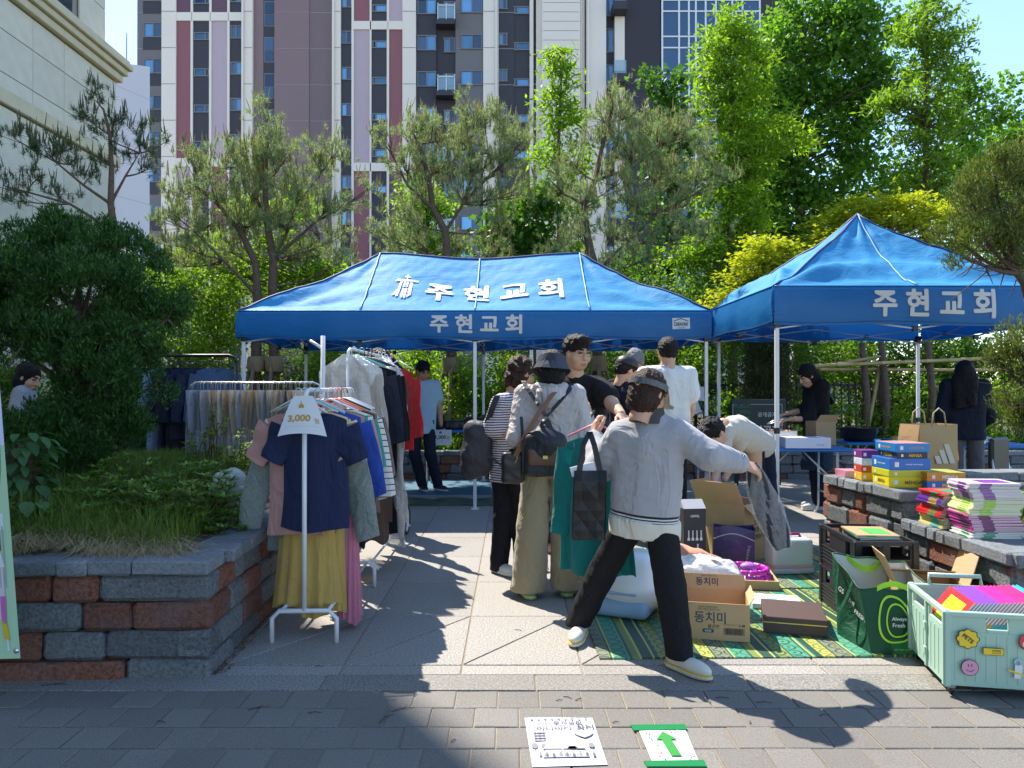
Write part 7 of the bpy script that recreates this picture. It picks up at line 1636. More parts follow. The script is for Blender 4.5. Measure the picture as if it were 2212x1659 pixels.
for (x, Y, lab) in ((553, 12.15, 'left trunk of the broad pine'), (592, 12.15, 'right trunk of the broad pine'), (975, 12.55, 'forked pine'), (1292, 11.95, 'rightmost pine')):
 c = Vector((PX(x, Y), Y, .33)); t = thing('tree_prop', 'wooden tripod prop tied round the ' + lab, 'tree prop', tuple(c))
 for k in range(3):
  a = k*2*PI/3+.5; MB().tube([(.62*math.cos(a), .5*math.sin(a), 0), (.10*math.cos(a), .10*math.sin(a), 1.45)], .03, 7).build('pole', M_prop, t)
 MB().lathe([(.125, 1.30), (.14, 1.35), (.14, 1.48), (.12, 1.54)], (0, 0, 0), 12).build('wrap', M_wrap, t)
M_bam = mat('bamboo', (.42, .32, .15), .55, var=.15, scale=6)
bt = thing('bamboo_frame', 'bamboo rail frame supporting young trees under the right canopy', 'support frame', (0, 0, 0))
def bamboo(a, b, r=.028):
 a = Vector(a); b = Vector(b); n = int((b-a).length/.32); pts = []; rs = []
 for i in range(n+1):
  for dt, k in ((-.02, 1), (0, 1.14), (.02, 1)):
   t = i/n+dt/n; pts.append(a.lerp(b, min(1, max(0, t)))); rs.append(r*k)
 MB().tube(pts, rs, 8).build('bamboo_pole', M_bam, bt)
bamboo(P(1760, 790, 11.9), P(2240, 770, 12.0)); bamboo(P(1770, 798, 12.2), P(2240, 800, 12.3), .024); bamboo(P(1900, 770, 11.8), P(1760, 795, 12.1), .024); bamboo(P(1900, 795, 12.15), P(1870, 950, 12.1), .03)
for x in (1868, 1910, 2010): MB().tube([Vector((PX(x, 12.05), 12.05, .3)), P(x+4, 850, 12.05), P(x-6, 740, 12.05)], [.07, .06, .05], 8).build('post', M_bark, bt)
fc = thing('steel_fence', 'black steel picket fence in the shrubs behind the right canopy', 'fence', (0, 0, 0)); M_fe = mat('black_steel', (.012, .013, .014), .5)
for z in (.5, 1.42): MB().box((PX(1850, 12.75)+.2, 12.75, z), (6.2, .04, .04)).build('rail', M_fe, fc)
fx = PX(1850, 12.75)-2.9
_pk = MB().box((0, 0, .85), (.02, .02, 1.25)).mesh('picket', M_fe)
for i in range(52): link('picket', _pk, fc, loc=(fx+i*.12, 12.72, 0))
for i, (x, y, Y, rx, ry, st) in enumerate([(360, 600, 17, 120, 90, 'hedge'), (560, 640, 17.5, 130, 90, 'hedge'), (760, 640, 17, 120, 90, 'hedge'), (960, 640, 17.5, 130, 90, 'hedge'), (1150, 620, 17, 130, 100, 'hedge'), (1350, 620, 18, 130, 130, 'hedged'), (1530, 620, 19, 140, 150, 'hedged'), (1760, 660, 19, 150, 130, 'hedged'), (1960, 650, 19, 150, 130, 'hedged'), (2160, 640, 19, 150, 140, 'hedged'), (200, 620, 17, 120, 110, 'hedged'), (430, 790, 16, 150, 110, 'hedged'), (700, 800, 16, 150, 110, 'hedged'), (980, 800, 16, 150, 110, 'hedged'), (1250, 800, 16, 150, 110, 'hedged'), (1500, 800, 16.5, 150, 110, 'hedged'), (1780, 810, 16.5, 150, 110, 'hedged'), (2060, 810, 16.5, 150, 110, 'hedged'), (1830, 800, 14.4, 90, 90, 'hedged'), (1930, 790, 14.6, 90, 90, 'hedged'), (2030, 800, 14.5, 90, 90, 'hedged')]):
 q = random.Random(i*3+900); rows = [B(x, y, Y, rx*.6, ry*.7, .6)] + [B(x+q.uniform(-.7, .7)*rx, y+q.uniform(-.7, .7)*ry, Y+q.uniform(-.4, .4), rx*.4, ry*.38, .5) for _ in range(6)]
 base = Vector((PX(x, Y), Y, .3)); zb2 = PZ(y, Y)
 tree('young_tree', 'young leafy tree beyond the hedge, ' + ['behind the left juniper gap', 'behind the broad pine trunks', 'left of the long canopy ridge', 'behind the forked pine foot', 'behind the middle of the ridge', 'below the rightmost pine', 'below the bright redwood', 'below the tallest ginkgo', 'below the right redwood', 'below the right-edge ginkgo', 'behind the dark sparse pine', 'low behind the chrome rail', 'low behind the tall rail', 'low behind the middle canopy leg', 'low behind the man in black', 'low between the canopies', 'low behind the cook', 'low at the right edge', 'behind the bamboo rails at left', 'behind the bamboo rails in the middle', 'behind the bamboo rails at right'][i], 'tree', [base, base+Vector((.05, 0, (zb2-.3)*.5)), base+Vector((0, 0, zb2-.3))], .05, rows, st, 940+i, group='young trees beyond the hedge', dens=1.5, nlimb=24)
# ================================================================ people
def v3(p): return np.array(p[:], float)
def nrm(p): p = np.array(p, float); return p/np.linalg.norm(p)
def skinmat(name, c): 
 m = mat(name, c, .5, var=.06, scale=25, spec=.35); b = m.node_tree.nodes['Principled BSDF']; b.inputs['Subsurface Weight'].default_value = .08; b.inputs['Subsurface Radius'].default_value = (.02, .01, .006); return m
M_skin = skinmat('skin_light', (.56, .33, .22)); M_skin2 = skinmat('skin_tan', (.47, .26, .165))
M_lip = mat('lips', (.42, .15, .12), .5); M_eye = mat('eye_dark', (.02, .014, .012), .3)
def hairmat(name, c): return mat(name, c, .5, var=.4, scale=70, bmp=1.0, bscale=90, bdist=.015, spec=.22)
M_hblk = hairmat('black_hair', (.012, .010, .010)); M_hbrn = hairmat('dark_brown_hair', (.045, .022, .014)); M_hgry = hairmat('grey_hair', (.20, .21, .23))  # the grey hair carries the canopy's blue light in its colour
def head_frame(f, up=(0, 0, 1)):
 f = nrm(f); u = np.array(up, float); r = nrm(np.cross(f, u)); u = np.cross(r, f); return np.stack([r, f, u], 1)    # columns: right, forward, up
def head_arrays(c, Mh, k=1.0, fat=1.0):
 s = SDF((-.11, -.14, -.16), (.11, .15, .15), .0062)
 s.ell((0, -.012, .032), (.075, .093, .086), 0).ell((0, .022, -.035), (.060*fat, .070, .082), .03).ell((0, .038, -.088), (.040*fat, .044, .032), .03).ell((0, -.02, -.03), (.064*fat, .07, .07), .03)
 for sg in (-1, 1):
  s.ell((sg*.040*fat, .052, -.035), (.026*fat, .03, .028), .02); s.ell((sg*.032, .101, .010), (.020, .014, .012), .012, op='cut'); s.ell((sg*.031, .078, .009), (.014, .013, .010), .004); s.ell((sg*.078, -.004, -.008), (.011, .022, .031), .006); s.cone((sg*.014, .092, .030), (sg*.046, .080, .028), .008, .006, .008)
 s.cone((0, .090, .012), (0, .108, -.030), .009, .0125, .010).ell((.0, .100, -.033), (.020, .014, .010), .008).cone((-.019, .090, -.066), (.019, .090, -.066), .007, .007, .006).cone((-.015, .088, -.078), (.015, .088, -.078), .0075, .0075, .006)
 s.cone((0, -.022, -.05), (0, -.03, -.15), .052, .056, .03)
 V, Fq = s.arrays(); ce = V[Fq].mean(1); x, y, z = np.abs(ce[:, 0]), ce[:, 1], ce[:, 2]; mi = np.zeros(len(Fq), int)
 mi[(np.abs(x-.031) < .015) & (np.abs(z-.009) < .0055) & (y > .07)] = 1
 mi[(x > .013) & (x < .050) & (np.abs(z-.032-.1*(x-.03)) < .0055) & (y > .065)] = 2
 mi[(x < .022) & (np.abs(z+.072) < .0095) & (y > .080)] = 3
 return (V*k)@Mh.T + v3(c), Fq, mi
def hand_arrays(w, d, n, side, curl=.5, k=1.0, spread=.12):
 """five fingers: w wrist, d pointing direction, n back-of-hand normal, side = direction of the thumb"""
 d = nrm(d); n = np.array(n, float); n = nrm(n-d*(n@d)); sd = np.cross(d, n); sd = sd if sd@np.array(side, float) > 0 else -sd
 M = np.stack([sd, d, n], 1); s = SDF((-.09, -.05, -.13), (.11, .22, .06), .0052)
 for i in range(4): s.cone((.030-.020*i, .02, 0), (.034-.0225*i, .085-.004*abs(i-1), 0), .0125, .0115, .012)
 s.cone((0, -.04, 0), (0, .015, 0), .027, .024, .02, flat=((0, 0, 1), .75))
 for i, L in enumerate((.070, .080, .075, .060)):
  p = np.array((.034-.0225*i, .085-.004*abs(i-1), 0)); a = -curl*.5; ax = (1.5-i)*spread*.5
  for j, (f, r0, r1) in enumerate(((.45, .0098, .009), (.30, .009, .0082), (.25, .0082, .0070))):
   q = p + L*f*np.array((math.sin(ax)*math.cos(a), math.cos(a)*math.cos(ax), math.sin(a))); s.cone(p, q, r0, r1, .003); p = q; a -= curl
 p = np.array((.028, .015, -.006)); a = .75
 for f, r0, r1 in ((.040, .0135, .011), (.032, .011, .010), (.026, .010, .008)):
  q = p + f*np.array((math.sin(a), math.cos(a), -.35*curl)); s.cone(p, q, r0, r1, .006); p = q; a -= .35
 V, Fq = s.arrays(); return (V*k)@M.T + v3(w), Fq
def hair_obj(style, c, Mh, m, parent, base, k=1.0, seed=0):
 s = SDF((-.17, -.22, -.42 if style in ('long', 'tail') else -.22), (.16, .15, .18), .0085)
 curl = dict(curly=.018, short=.011, bob=.008, long=.006, tail=.005, crop=.004)[style]
 s.ell((0, -.020, .040), (.090, .104, .094), 0)
 if style in ('bob', 'curly'): s.ell((0, -.035, -.035), (.094, .085, .085), .04).ell((0, -.05, -.07), (.08, .06, .06), .03)
 if style == 'short': s.ell((0, -.035, .0), (.088, .085, .085), .03).ell((.01, .055, .098), (.065, .05, .035), .03)
 if style == 'crop': s.ell((0, -.035, .0), (.083, .085, .082), .03)
 if style == 'long': s.ell((0, -.04, -.04), (.092, .085, .10), .04).cone((-.05, -.06, -.08), (-.055, -.09, -.36), .075, .055, .05, flat=((0, 1, 0), .6)).cone((.05, -.06, -.08), (.055, -.09, -.34), .075, .05, .05, flat=((0, 1, 0), .6)).plane((0, 0, -.39), (.2, 0, -1))
 if style == 'tail': s.ell((0, -.04, -.03), (.084, .08, .08), .04).cone((0, -.11, -.02), (0, -.15, -.22), .035, .03, .03)
 s.wrinkle(curl, 34 if style == 'curly' else 22, seed, (1, 1, .5) if style != 'curly' else (1, 1, 1))
 s.ell((0, .105, -.035), (.070, .075, .070 if style == 'short' else .086), .012, op='cut'); s.ell((0, .10, -.12), (.075, .10, .07), .015, op='cut')
 if style in ('short', 'crop'):
  for sg in (-1, 1): s.ell((sg*.09, .01, -.03), (.03, .03, .04), .01, op='cut')
  s.ell((0, -.06, -.15), (.12, .12, .075), .015, op='cut')
 s.wrinkle(.0055 if style != 'curly' else .009, 75, seed+7)
 V, Fq = s.arrays(); V = (V*k)@Mh.T + v3(c) - v3(base); return link('hair', to_mesh('hair', V, Fq, m, smooth=True), parent)
_sh = {}
def shoe(parent, base, ankle, d, upper, sole, k=1.0):
 """trainer: heel under the ankle, toe along d"""
 key = (upper.name, sole.name)
 if key not in _sh:
  s = SDF((-.06, -.09, -.01), (.06, .21, .13), .007); s.ell((0, .10, .042), (.043, .105, .038), 0).ell((0, -.015, .05), (.038, .06, .045), .03).cone((0, -.03, .06), (0, -.025, .105), .036, .038, .02).plane((0, 0, .028), (0, 0, -1)); s.ell((0, -.03, .125), (.026, .032, .035), .005, op='cut'); a = s.arrays()
  s = SDF((-.06, -.1, -.01), (.06, .22, .05), .007); s.ell((0, .10, .020), (.048, .112, .026), 0).ell((0, -.02, .020), (.043, .07, .026), .03).rbox((0, .04, .016), (.040, .10, .014), .012, .01).plane((0, 0, .002), (0, 0, -1)).plane((0, 0, .034), (0, 0, 1)); b = s.arrays()
  _sh[key] = (to_mesh('upper', *a, upper, smooth=True), to_mesh('sole', *b, [sole, MATS.get(sole.name+'_line', sole)], (b[0][b[1]].mean(1)[:, 2] > .023).astype(int), smooth=True))
 d = Vector(d); rz = math.atan2(d.y, d.x)-PI/2; loc = Vector(ankle)-Vector(base); loc.z = -Vector(base).z
 e = bpy.data.objects.new('shoe', _sh[key][0]); COL.objects.link(e); e.parent = parent; e.location = loc; e.rotation_euler = (0, 0, rz); e.scale = (k, k, k)
 so = link('sole', _sh[key][1], e); return e
def bbox(pts, pad): a = np.array([v3(p) for p in pts]); return a.min(0)-pad, a.max(0)+pad
def person(label, J, face, top, bottom, hair, skin=None, sleeve='short', g=1.0, hem=.10, topease=.022, botease=.022, wide=None, shoes=None, toes=None, headk=1.0, fat=1.0, up=(0, 0, 1), h=.013, hands=(), wr=.010, cuff=None, seed=1, hem_n=None, under=None):
 skin = skin or M_skin; A = {k: v3(p) for k, p in J.items()}; base = (A['anL']+A['anR'])/2; base[2] = 0
 t = thing('person', label, 'person', tuple(base)); off = base
 pel = (A['hipL']+A['hipR'])/2; ch = (A['shL']+A['shR'])/2; fr = nrm(np.cross(A['shR']-A['shL'], np.array([0, 0, 1.0])) if abs((A['shR']-A['shL'])[2]) < .3 else np.array([0, 1, 0]))
 tor = nrm(ch-pel); fr = nrm(np.cross(A['shR']-A['shL'], tor)); Mh = head_frame(face, up); neck = A['neck']
 lo, hi = bbox(A.values(), .12); s = SDF(lo, hi, h+.003)
 s.cone(A['hipL'], A['shL']*.7+ch*.3, .065*g, .055*g, .03).cone(A['hipR'], A['shR']*.7+ch*.3, .065*g, .055*g, .03).cone(pel, ch, .07*g, .07*g, .04).cone(A['shL']-tor*.03, A['shR']-tor*.03, .034*g, .034*g, .03).cone(ch-tor*.02, neck, .055, .054, .03)
 s.cone(neck, A['head']+Mh@np.array((0, -.028, -.06)), .052*fat, .054*fat, .03)
 for q in 'LR':
  s.cone(A['sh'+q]-tor*.02, A['el'+q], .042*g, .039*g, .03).cone(A['el'+q], A['wr'+q], .041*g, .027*g, .02).cone(A['hip'+q], A['kn'+q], .070*g, .050*g, .03).cone(A['kn'+q], A['an'+q], .056*g, .036*g, .03)
 V, Fq = s.arrays(); Vs = [V]; Fs = [Fq]; Ms = [np.zeros(len(Fq), int)]; n = len(V)
 Vh, Fh, mh = head_arrays(A['head'], Mh, headk, fat); Vs.append(Vh); Fs.append(Fh+n); Ms.append(mh); n += len(Vh)
 for (w, d, nn, sd, cu) in hands:
  Va, Fa = hand_arrays(A[w] if isinstance(w, str) else w, d, nn, sd, cu); Vs.append(Va); Fs.append(Fa+n); Ms.append(np.zeros(len(Fa), int)); n += len(Va)
 link('body', to_mesh('body', np.concatenate(Vs)-off, np.concatenate(Fs), [skin, M_eye, hair[1], M_lip], np.concatenate(Ms), smooth=True), t)
 keys = ['shL', 'shR', 'elL', 'elR', 'wrL', 'wrR', 'hipL', 'hipR', 'neck']; lo, hi = bbox([J[k] for k in keys], .22)
 def torso(s, e, hem):
  for q in 'LR':
   s.cone(A['hip'+q]*.82+pel*.18-tor*(hem+.03), A['sh'+q]*.60+ch*.40-tor*.05, (.080+e)*g, (.066+e)*g, .03, flat=(fr, .9)); s.cone(neck-tor*.035, A['sh'+q]-tor*.012, .050+e*.3, .042*g+e*.5, .03)
  s.cone(pel-tor*(hem+.03), ch-tor*.05, (.084+e)*g, (.080+e)*g, .03); return s
 e = topease; s = torso(SDF(lo, hi, h), e, hem)
 for q in 'LR':
  sh, el, wr_ = A['sh'+q]-tor*.012, A['el'+q], A['wr'+q]
  if sleeve == 'short': s.cone(sh, sh+(el-sh)*.60, .046*g+e*.6, .052*g+e, .03)
  elif sleeve == 'long': s.cone(sh, el, .046*g+e*.8, .044*g+e*.9, .03).cone(el, el+(wr_-el)*.93, .044*g+e*.9, .031*g+e*.7, .02)
  else: s.cone(sh, el, .048*g+e*.8, .048*g+e, .03).cone(el, el+(wr_-el)*.2, .048*g+e, .046*g+e, .02)
 s.wrinkle(wr*.35, 12, seed, (1, 1, .6)); s.wrinkle(wr*.35, 31, seed+2, (1, 1, 1.6))
 s.plane(pel-tor*hem, -tor if hem_n is None else hem_n); s.cone(neck+tor*.01, neck+tor*.12, .052, .065, .008, op='cut')
 V, Fq = s.arrays(); tp = link('top', to_mesh('top', V-off, Fq, top, smooth=True), t)
 if under:
  s = torso(SDF(lo, hi, h), e+.010, under[1]); s.plane(pel-tor*under[1], -tor); s.plane(pel+tor*.012, tor); s.wrinkle(.004, 14, 3); V, Fq = s.arrays(); link('undershirt', to_mesh('undershirt', V-off, Fq, under[0], smooth=True), t)
 e = botease; lo, hi = bbox([J[k] for k in ('hipL', 'hipR', 'knL', 'knR', 'anL', 'anR')], .20); s = SDF(lo, hi, h)
 w1, w2 = wide or (.060, .045)
 for q in 'LR':
  hip, kn, an = A['hip'+q], A['kn'+q], A['an'+q]; s.cone(hip-tor*.015, kn, (.074+e*.5)*g, w1*g+e*.8, .02); s.cone(kn, an-nrm(kn-an)*.03, w1*g+e*.8, w2+e, .015)
 s.cone(A['hipL']+tor*.03, A['hipR']+tor*.03, (.070+e)*g, (.070+e)*g, .03).cone(pel+tor*.02, pel+tor*.10, (.078+e*.4)*g, (.070+e*.4)*g, .03)
 s.wrinkle(wr*.5, 13, seed+5, (1, 1, 1.2)); s.plane(pel+tor*.11, tor); s.plane((0, 0, min(A['anL'][2], A['anR'][2])-.035), (0, 0, -1))
 link('trousers', to_mesh('trousers', *(lambda a: (a[0]-off, a[1]))(s.arrays()), bottom, smooth=True), t)
 if shoes:
  for q in 'LR': shoe(t, off, A['an'+q], toes[0 if q == 'L' else 1], *shoes)
 hair_obj(hair[0], A['head'], Mh, hair[1], t, off, headk, seed)
 return t, A, Mh, off
def stand(x, Y, yhead, H=None, dirn=(0, -1), wid=.165, lean=0.0, arms=None, hw=.085, step=.10, x_hip=None):
 """upright skeleton at column x, distance Y, crown at row yhead; dirn = facing on the ground"""
 H = PZ(yhead, Y); k = H/1.70; X_ = PX(x, Y); f = np.array((*nrm(dirn), 0)); r = np.array((f[1], -f[0], 0))   # r = the figure's right
 r = r if r[0] > 0 else -r; c = np.array((X_, Y, 0)); xh = np.array(((PX(x_hip, Y)-X_) if x_hip else 0, 0, 0))
 J = dict(head=c+f*.03+f*lean*.5+(0, 0, H-.125*k), neck=c+f*lean*.35+(0, 0, H-.255*k))
 for q, sg in (('L', -1), ('R', 1)):
  J['sh'+q] = c+f*lean*.3+r*sg*wid*k+(0, 0, H-.305*k); J['hip'+q] = c+xh+r*sg*hw*k+(0, 0, .90*k); J['kn'+q] = c+xh*1.3+r*sg*(hw+.01)*k+f*.02+f*step*.3*sg+(0, 0, .49*k); J['an'+q] = c+xh*1.5+r*sg*(hw+.015)*k+f*step*sg*.5+(0, 0, .085)
  J['el'+q] = J['sh'+q]+r*sg*.05*k-f*.02+(0, 0, -.29*k); J['wr'+q] = J['el'+q]+f*.10+(0, 0, -.24*k)
 return J
# --- shared clothing
wsh_s = (mat('white_trainer', (.62, .61, .58), .6, var=.08, scale=30), mat('white_sole', (.70, .68, .62), .6)); blksh = (mat('dark_trainer', (.03, .03, .035), .6), mat('pale_sole', (.55, .54, .52), .6)); tealsh = (mat('teal_trainer', (.06, .36, .40), .6, var=.2, scale=40), mat('lime_sole', (.45, .55, .22), .5)); pinksh = (mat('pink_trainer', (.55, .28, .28), .6), mat('pale_sole', (.55, .54, .52), .6)); mat('cream_yellow_sole_line', (.60, .40, .05), .5); yelsh = (mat('cream_runner', (.66, .63, .55), .6, var=.06, scale=30), mat('cream_yellow_sole', (.66, .62, .52), .5))
blkt = cloth('black_trousers', (.012, .012, .015), .8, .15); khak = cloth('khaki_cotton', (.32, .255, .155), .85, .06, 14); navt = cloth('navy_trousers', (.016, .020, .035), .85)
M_blackshirt = cloth('black_tshirt', (.012, .012, .014), .85)
J = dict(head=P(1402, 850, 3.93), neck=P(1404, 893, 3.96), shL=P(1342, 934, 4.02), shR=P(1464, 932, 3.92), elL=P(1296, 1010, 4.14), wrL=P(1283, 945, 4.34), elR=P(1532, 985, 3.86), wrR=P(1600, 1000, 3.90), hipL=P(1362, 1120, 4.05), hipR=P(1424, 1122, 3.97), knL=P(1300, 1236, 4.17), knR=P(1449, 1268, 3.86), anL=P(1252, 1338, 4.26), anR=P(1466, 1402, 3.77))
greyj = cloth('grey_linen_jacket', (.40, .40, .43), .85, .05, 10, 0, 120, .3, .06, .2, .45)
def banded(m, J, stops):
 """knitted waistband: colours by the distance along the torso from the hips"""
 nt = m.node_tree; b = nt.nodes['Principled BSDF']; A = {k: v3(q) for k, q in J.items()}; pel = (A['hipL']+A['hipR'])/2; tor = nrm((A['shL']+A['shR'])/2-pel); o = (A['anL']+A['anR'])/2; o[2] = 0
 vm = nt.nodes.new('ShaderNodeVectorMath'); vm.operation = 'DOT_PRODUCT'; nt.links.new(coords(nt, 'Object'), vm.inputs[0]); vm.inputs[1].default_value = tuple(tor)
 d = math_n(nt, 'MULTIPLY_ADD', vm.outputs['Value'], 10.0, -10*float((pel-o)@tor)); f = ramp(nt, d, [(max(0, p_), c) for p_, c in stops], 'CONSTANT')
 isb = math_n(nt, 'LESS_THAN', d, stops[-1][0]); src = b.inputs['Base Color'].links[0].from_socket; nt.links.new(mixc(nt, isb, src, f), b.inputs['Base Color'])
_k, _w = (.02, .02, .025), (.7, .7, .68); banded(greyj, J, [(0, _k), (.12, _w), (.19, _k), (.26, _w), (.33, _k), (.45, _k)])
pw, A, Mh, off = person('woman with a white visor striding in a grey jacket and black trousers', J, (.78, .52, -.30), greyj, blkt, ('bob', M_hbrn), sleeve='long', hem=.005, under=(cloth('cream_tee', (.66, .63, .54)), .085), topease=.036, shoes=yelsh, toes=((-.25, -.97), (.55, -.84)), h=.011, hands=(('wrL', (.1, .35, .9), (-.9, -.2, .1), (.4, -.9, 0), .75), ('wrR', (.9, .15, -.35), (.1, -.5, .85), (.2, .9, .2), .6)), wr=.011, headk=.94)
tor = nrm((A['shL']+A['shR'])/2-(A['hipL']+A['hipR'])/2); pel = (A['hipL']+A['hipR'])/2
def ring(c, n, r1, r2, x, m=44):
 """loop round axis n, radii r1 along x and r2 across"""
 n = nrm(n); x = nrm(np.array(x)-n*(np.array(x)@n)); y = np.cross(n, x); return [Vector(c+x*math.cos(a)*r1+y*math.sin(a)*r2) for a in np.linspace(0, 2*PI, m, endpoint=False)]
xd = A['hipR']-A['hipL']
cx0 = [ring(A['neck']+tor*z+nrm(A['head']-A['neck'])*z*.4, tor, r_, r_*1.05, xd, 28) for z, r_ in ((-.03, .088), (.0, .076), (.03, .066), (.034, .061), (.0, .068))]
MB().grid(lambda u, v: cx0[int(round(v*4))][int(round(u*28)) % 28]-Vector(off), 28, 4).build('collar', mat('charcoal_collar', (.05, .05, .055), .8), pw)
MB().tube([p-Vector(off) for p in ring(A['wrR']*.9+A['elR']*.1, A['wrR']-A['elR'], .045, .045, (0, 0, 1), 16)], .014, 6, closed=True).build('cuff', stripe_mat('rib_stripe', (.6, .6, .6), (.03, .03, .035), 70, .4, 0), pw)
def on_head(A, Mh, off, p, k=.94): return Vector((np.array(p)*k)@Mh.T + A['head'] - off)
st_m = mat('checked_strap', (.10, .10, .11), .6, var=.95, scale=60)
vz = MB().grid(lambda u, v: on_head(A, Mh, off, (math.cos(2*PI*u)*.101, -.018+math.sin(2*PI*u)*.117, .022+.034*v)), 36, 2).build('visor', st_m, pw)
mb = MB()
for sg in (0, .006): mb.grid(lambda u, v: on_head(A, Mh, off, (math.cos(PI*(.14+.72*u))*(.100+.012*v), -.012+math.sin(PI*(.14+.72*u))*(.114+.075*v), .036-.055*v*v-.02*v+sg)), 24, 6)
mb.build('brim', mat('cream_brim', (.72, .68, .58), .7, trans=.25), vz)
J = stand(1188, 5.08, 752, dirn=(.12, 1), wid=.175, lean=.05, hw=.095, step=.02)
J['head'] = v3(P(1192, 800, 5.12)); J['neck'] = v3(P(1190, 845, 5.10)); J['elL'] = v3(P(1118, 945, 5.02)); J['wrL'] = v3(P(1150, 975, 5.26)); J['elR'] = v3(P(1262, 945, 5.06)); J['wrR'] = v3(P(1268, 900, 5.28)); J['anL'] = v3(P(1142, 1262, 5.06)); J['anR'] = v3(P(1226, 1258, 5.12)); J['knL'] = v3(P(1150, 1140, 5.08)); J['knR'] = v3(P(1224, 1140, 5.10))
hoodj = cloth('pale_hooded_nylon', (.52, .47, .45), .55, .06, 12, 0, 120, .1, .10, .4, .9)
pk_, Ak, Mk, ofk = person('woman in a pale hooded jacket and khaki trousers with her back turned', J, (.1, .95, -.25), hoodj, khak, ('bob', M_hblk), sleeve='long', hem=.06, topease=.030, botease=.030, wide=(.082, .088), shoes=tealsh, toes=((-.25, .97), (.15, .99)), h=.012, hands=(('wrR', (.25, .6, .6), (.8, -.3, .2), (-.3, .5, .5), .7),), wr=.012)
s = SDF(*[v-ofk for v in bbox([Ak['neck']], .17)], .010); c = Ak['neck']-ofk
s.ell(c+np.array((0, -.105, -.045)), (.105, .050, .095), 0).cone(c+np.array((-.07, -.04, .015)), c+np.array((.07, -.04, .015)), .05, .05, .03); s.ell(c+np.array((0, .0, .07)), (.07, .07, .09), .02, op='cut'); s.wrinkle(.010, 20, 4, (1, 1, 1.4)); s.build('hood', hoodj, pk_)
M_hat = cloth('charcoal_hat_cloth', (.06, .065, .085), .85, .12, 12)
def hk(p): return on_head(Ak, Mk, ofk, p, 1.0)
ht = MB().grid(lambda u, v: hk((math.cos(2*PI*u)*(.104-.010*v), -.018+math.sin(2*PI*u)*(.120-.012*v), .030+.055*v)), 32, 3).build('hat', M_hat, pk_)
MB().grid(lambda u, v: hk((math.cos(2*PI*u)*(.106+.022*v), -.018+math.sin(2*PI*u)*(.122+.022*v+.05*v*max(0, math.sin(2*PI*u))), .032-.050*v+.012*v*math.sin(4*PI*u+1))), 40, 4).build('brim', M_hat, ht)
MB().box(hk((.0, -.139, .055)), (.05, .01, .028)).build('strap_tab', mat('dark_tab', (.03, .035, .05), .8), ht)
J = stand(1098, 5.72, 782, dirn=(.75, .66), wid=.16, lean=.10, hw=.075, step=.14)
J['head'] = v3(P(1126, 808, 5.78)); J['neck'] = v3(P(1112, 846, 5.76)); J['elL'] = v3(P(1063, 925, 5.60)); J['wrL'] = v3(P(1116, 940, 5.62)); J['shL'] = v3(P(1080, 868, 5.62)); J['shR'] = v3(P(1128, 868, 5.88)); J['anL'] = v3(P(1078, 1222, 5.74)); J['knL'] = v3(P(1088, 1120, 5.72))
strs = stripe_mat('navy_white_stripe_jersey', (.60, .58, .60), (.035, .028, .07), 56, .52)
ps, As, Mss, ofs = person('curly-haired woman in a navy and white striped shirt with dark trousers', J, (.85, .45, -.25), strs, blkt, ('curly', M_hbrn), sleeve='half', hem=.16, topease=.024, shoes=wsh_s, toes=((.6, -.8), (.8, .3)), h=.013, hands=(('wrL', (.95, .2, 0), (-.1, -.9, .2), (0, 0, 1), .6),), wr=.009, skin=M_skin2)
J = stand(1246, 5.85, 714, dirn=(.35, -1), wid=.20, lean=.03, hw=.10, step=.08)
J['head'] = v3(P(1247, 762, 5.78)); J['neck'] = v3(P(1243, 812, 5.82)); J['shL'] = v3(P(1190, 838, 5.92)); J['shR'] = v3(P(1294, 832, 5.80)); J['elR'] = v3(P(1322, 872, 5.52)); J['wrR'] = v3(P(1342, 895, 5.28)); J['elL'] = v3(P(1178, 920, 5.95)); J['wrL'] = v3(P(1200, 970, 5.8))
pm4, A4, M4, of4 = person('tall man in a black T-shirt and thin glasses reaching out an arm', J, (.50, -.84, -.16), M_blackshirt, navt, ('short', M_hblk), sleeve='short', g=1.22, hem=.14, topease=.03, shoes=blksh, toes=((.1, -1), (.4, -.9)), hands=(('wrR', (.25, -.75, -.5), (.3, -.2, .9), (-.8, 0, 0), .5),), headk=1.04, fat=1.20, h=.013)
fm = mat('wire_glasses', (.35, .22, .16), .3, metal=.5); gl_ = MB()
def h4(p): return on_head(A4, M4, of4, p, 1.04)
for sg in (-1, 1):
 gl_.tube([h4((sg*.034+math.cos(a)*.026, .104-.006*abs(math.cos(a)), .004+math.sin(a)*.020)) for a in np.linspace(0, 2*PI, 18, endpoint=False)], .0022, 5, closed=True); gl_.tube([h4((sg*.060, .098, .008)), h4((sg*.082, .04, .010)), h4((sg*.082, -.01, .006))], .002, 4)
gl_.tube([h4((-.009, .106, .006)), h4((0, .110, .010)), h4((.009, .106, .006))], .002, 4).build('glasses', fm, pm4)
J = stand(1440, 6.7, 724, dirn=(-.05, 1), wid=.185, hw=.09, step=.04); J['head'] = v3(P(1442, 760, 6.72)); J['elR'] = v3(P(1492, 880, 6.7)); J['wrR'] = v3(P(1480, 935, 6.9)); J['elL'] = v3(P(1392, 880, 6.7)); J['wrL'] = v3(P(1405, 935, 6.9))
pw5, A5, M5, of5 = person('dark-haired man in a white polo shirt from behind under the long canopy', J, (-.1, .98, -.1), cloth('white_polo', (.68, .68, .66), .8), navt, ('crop', M_hblk), sleeve='short', hem=.20, topease=.035, shoes=blksh, toes=((-.1, 1), (.1, 1)), h=.015, headk=.98)
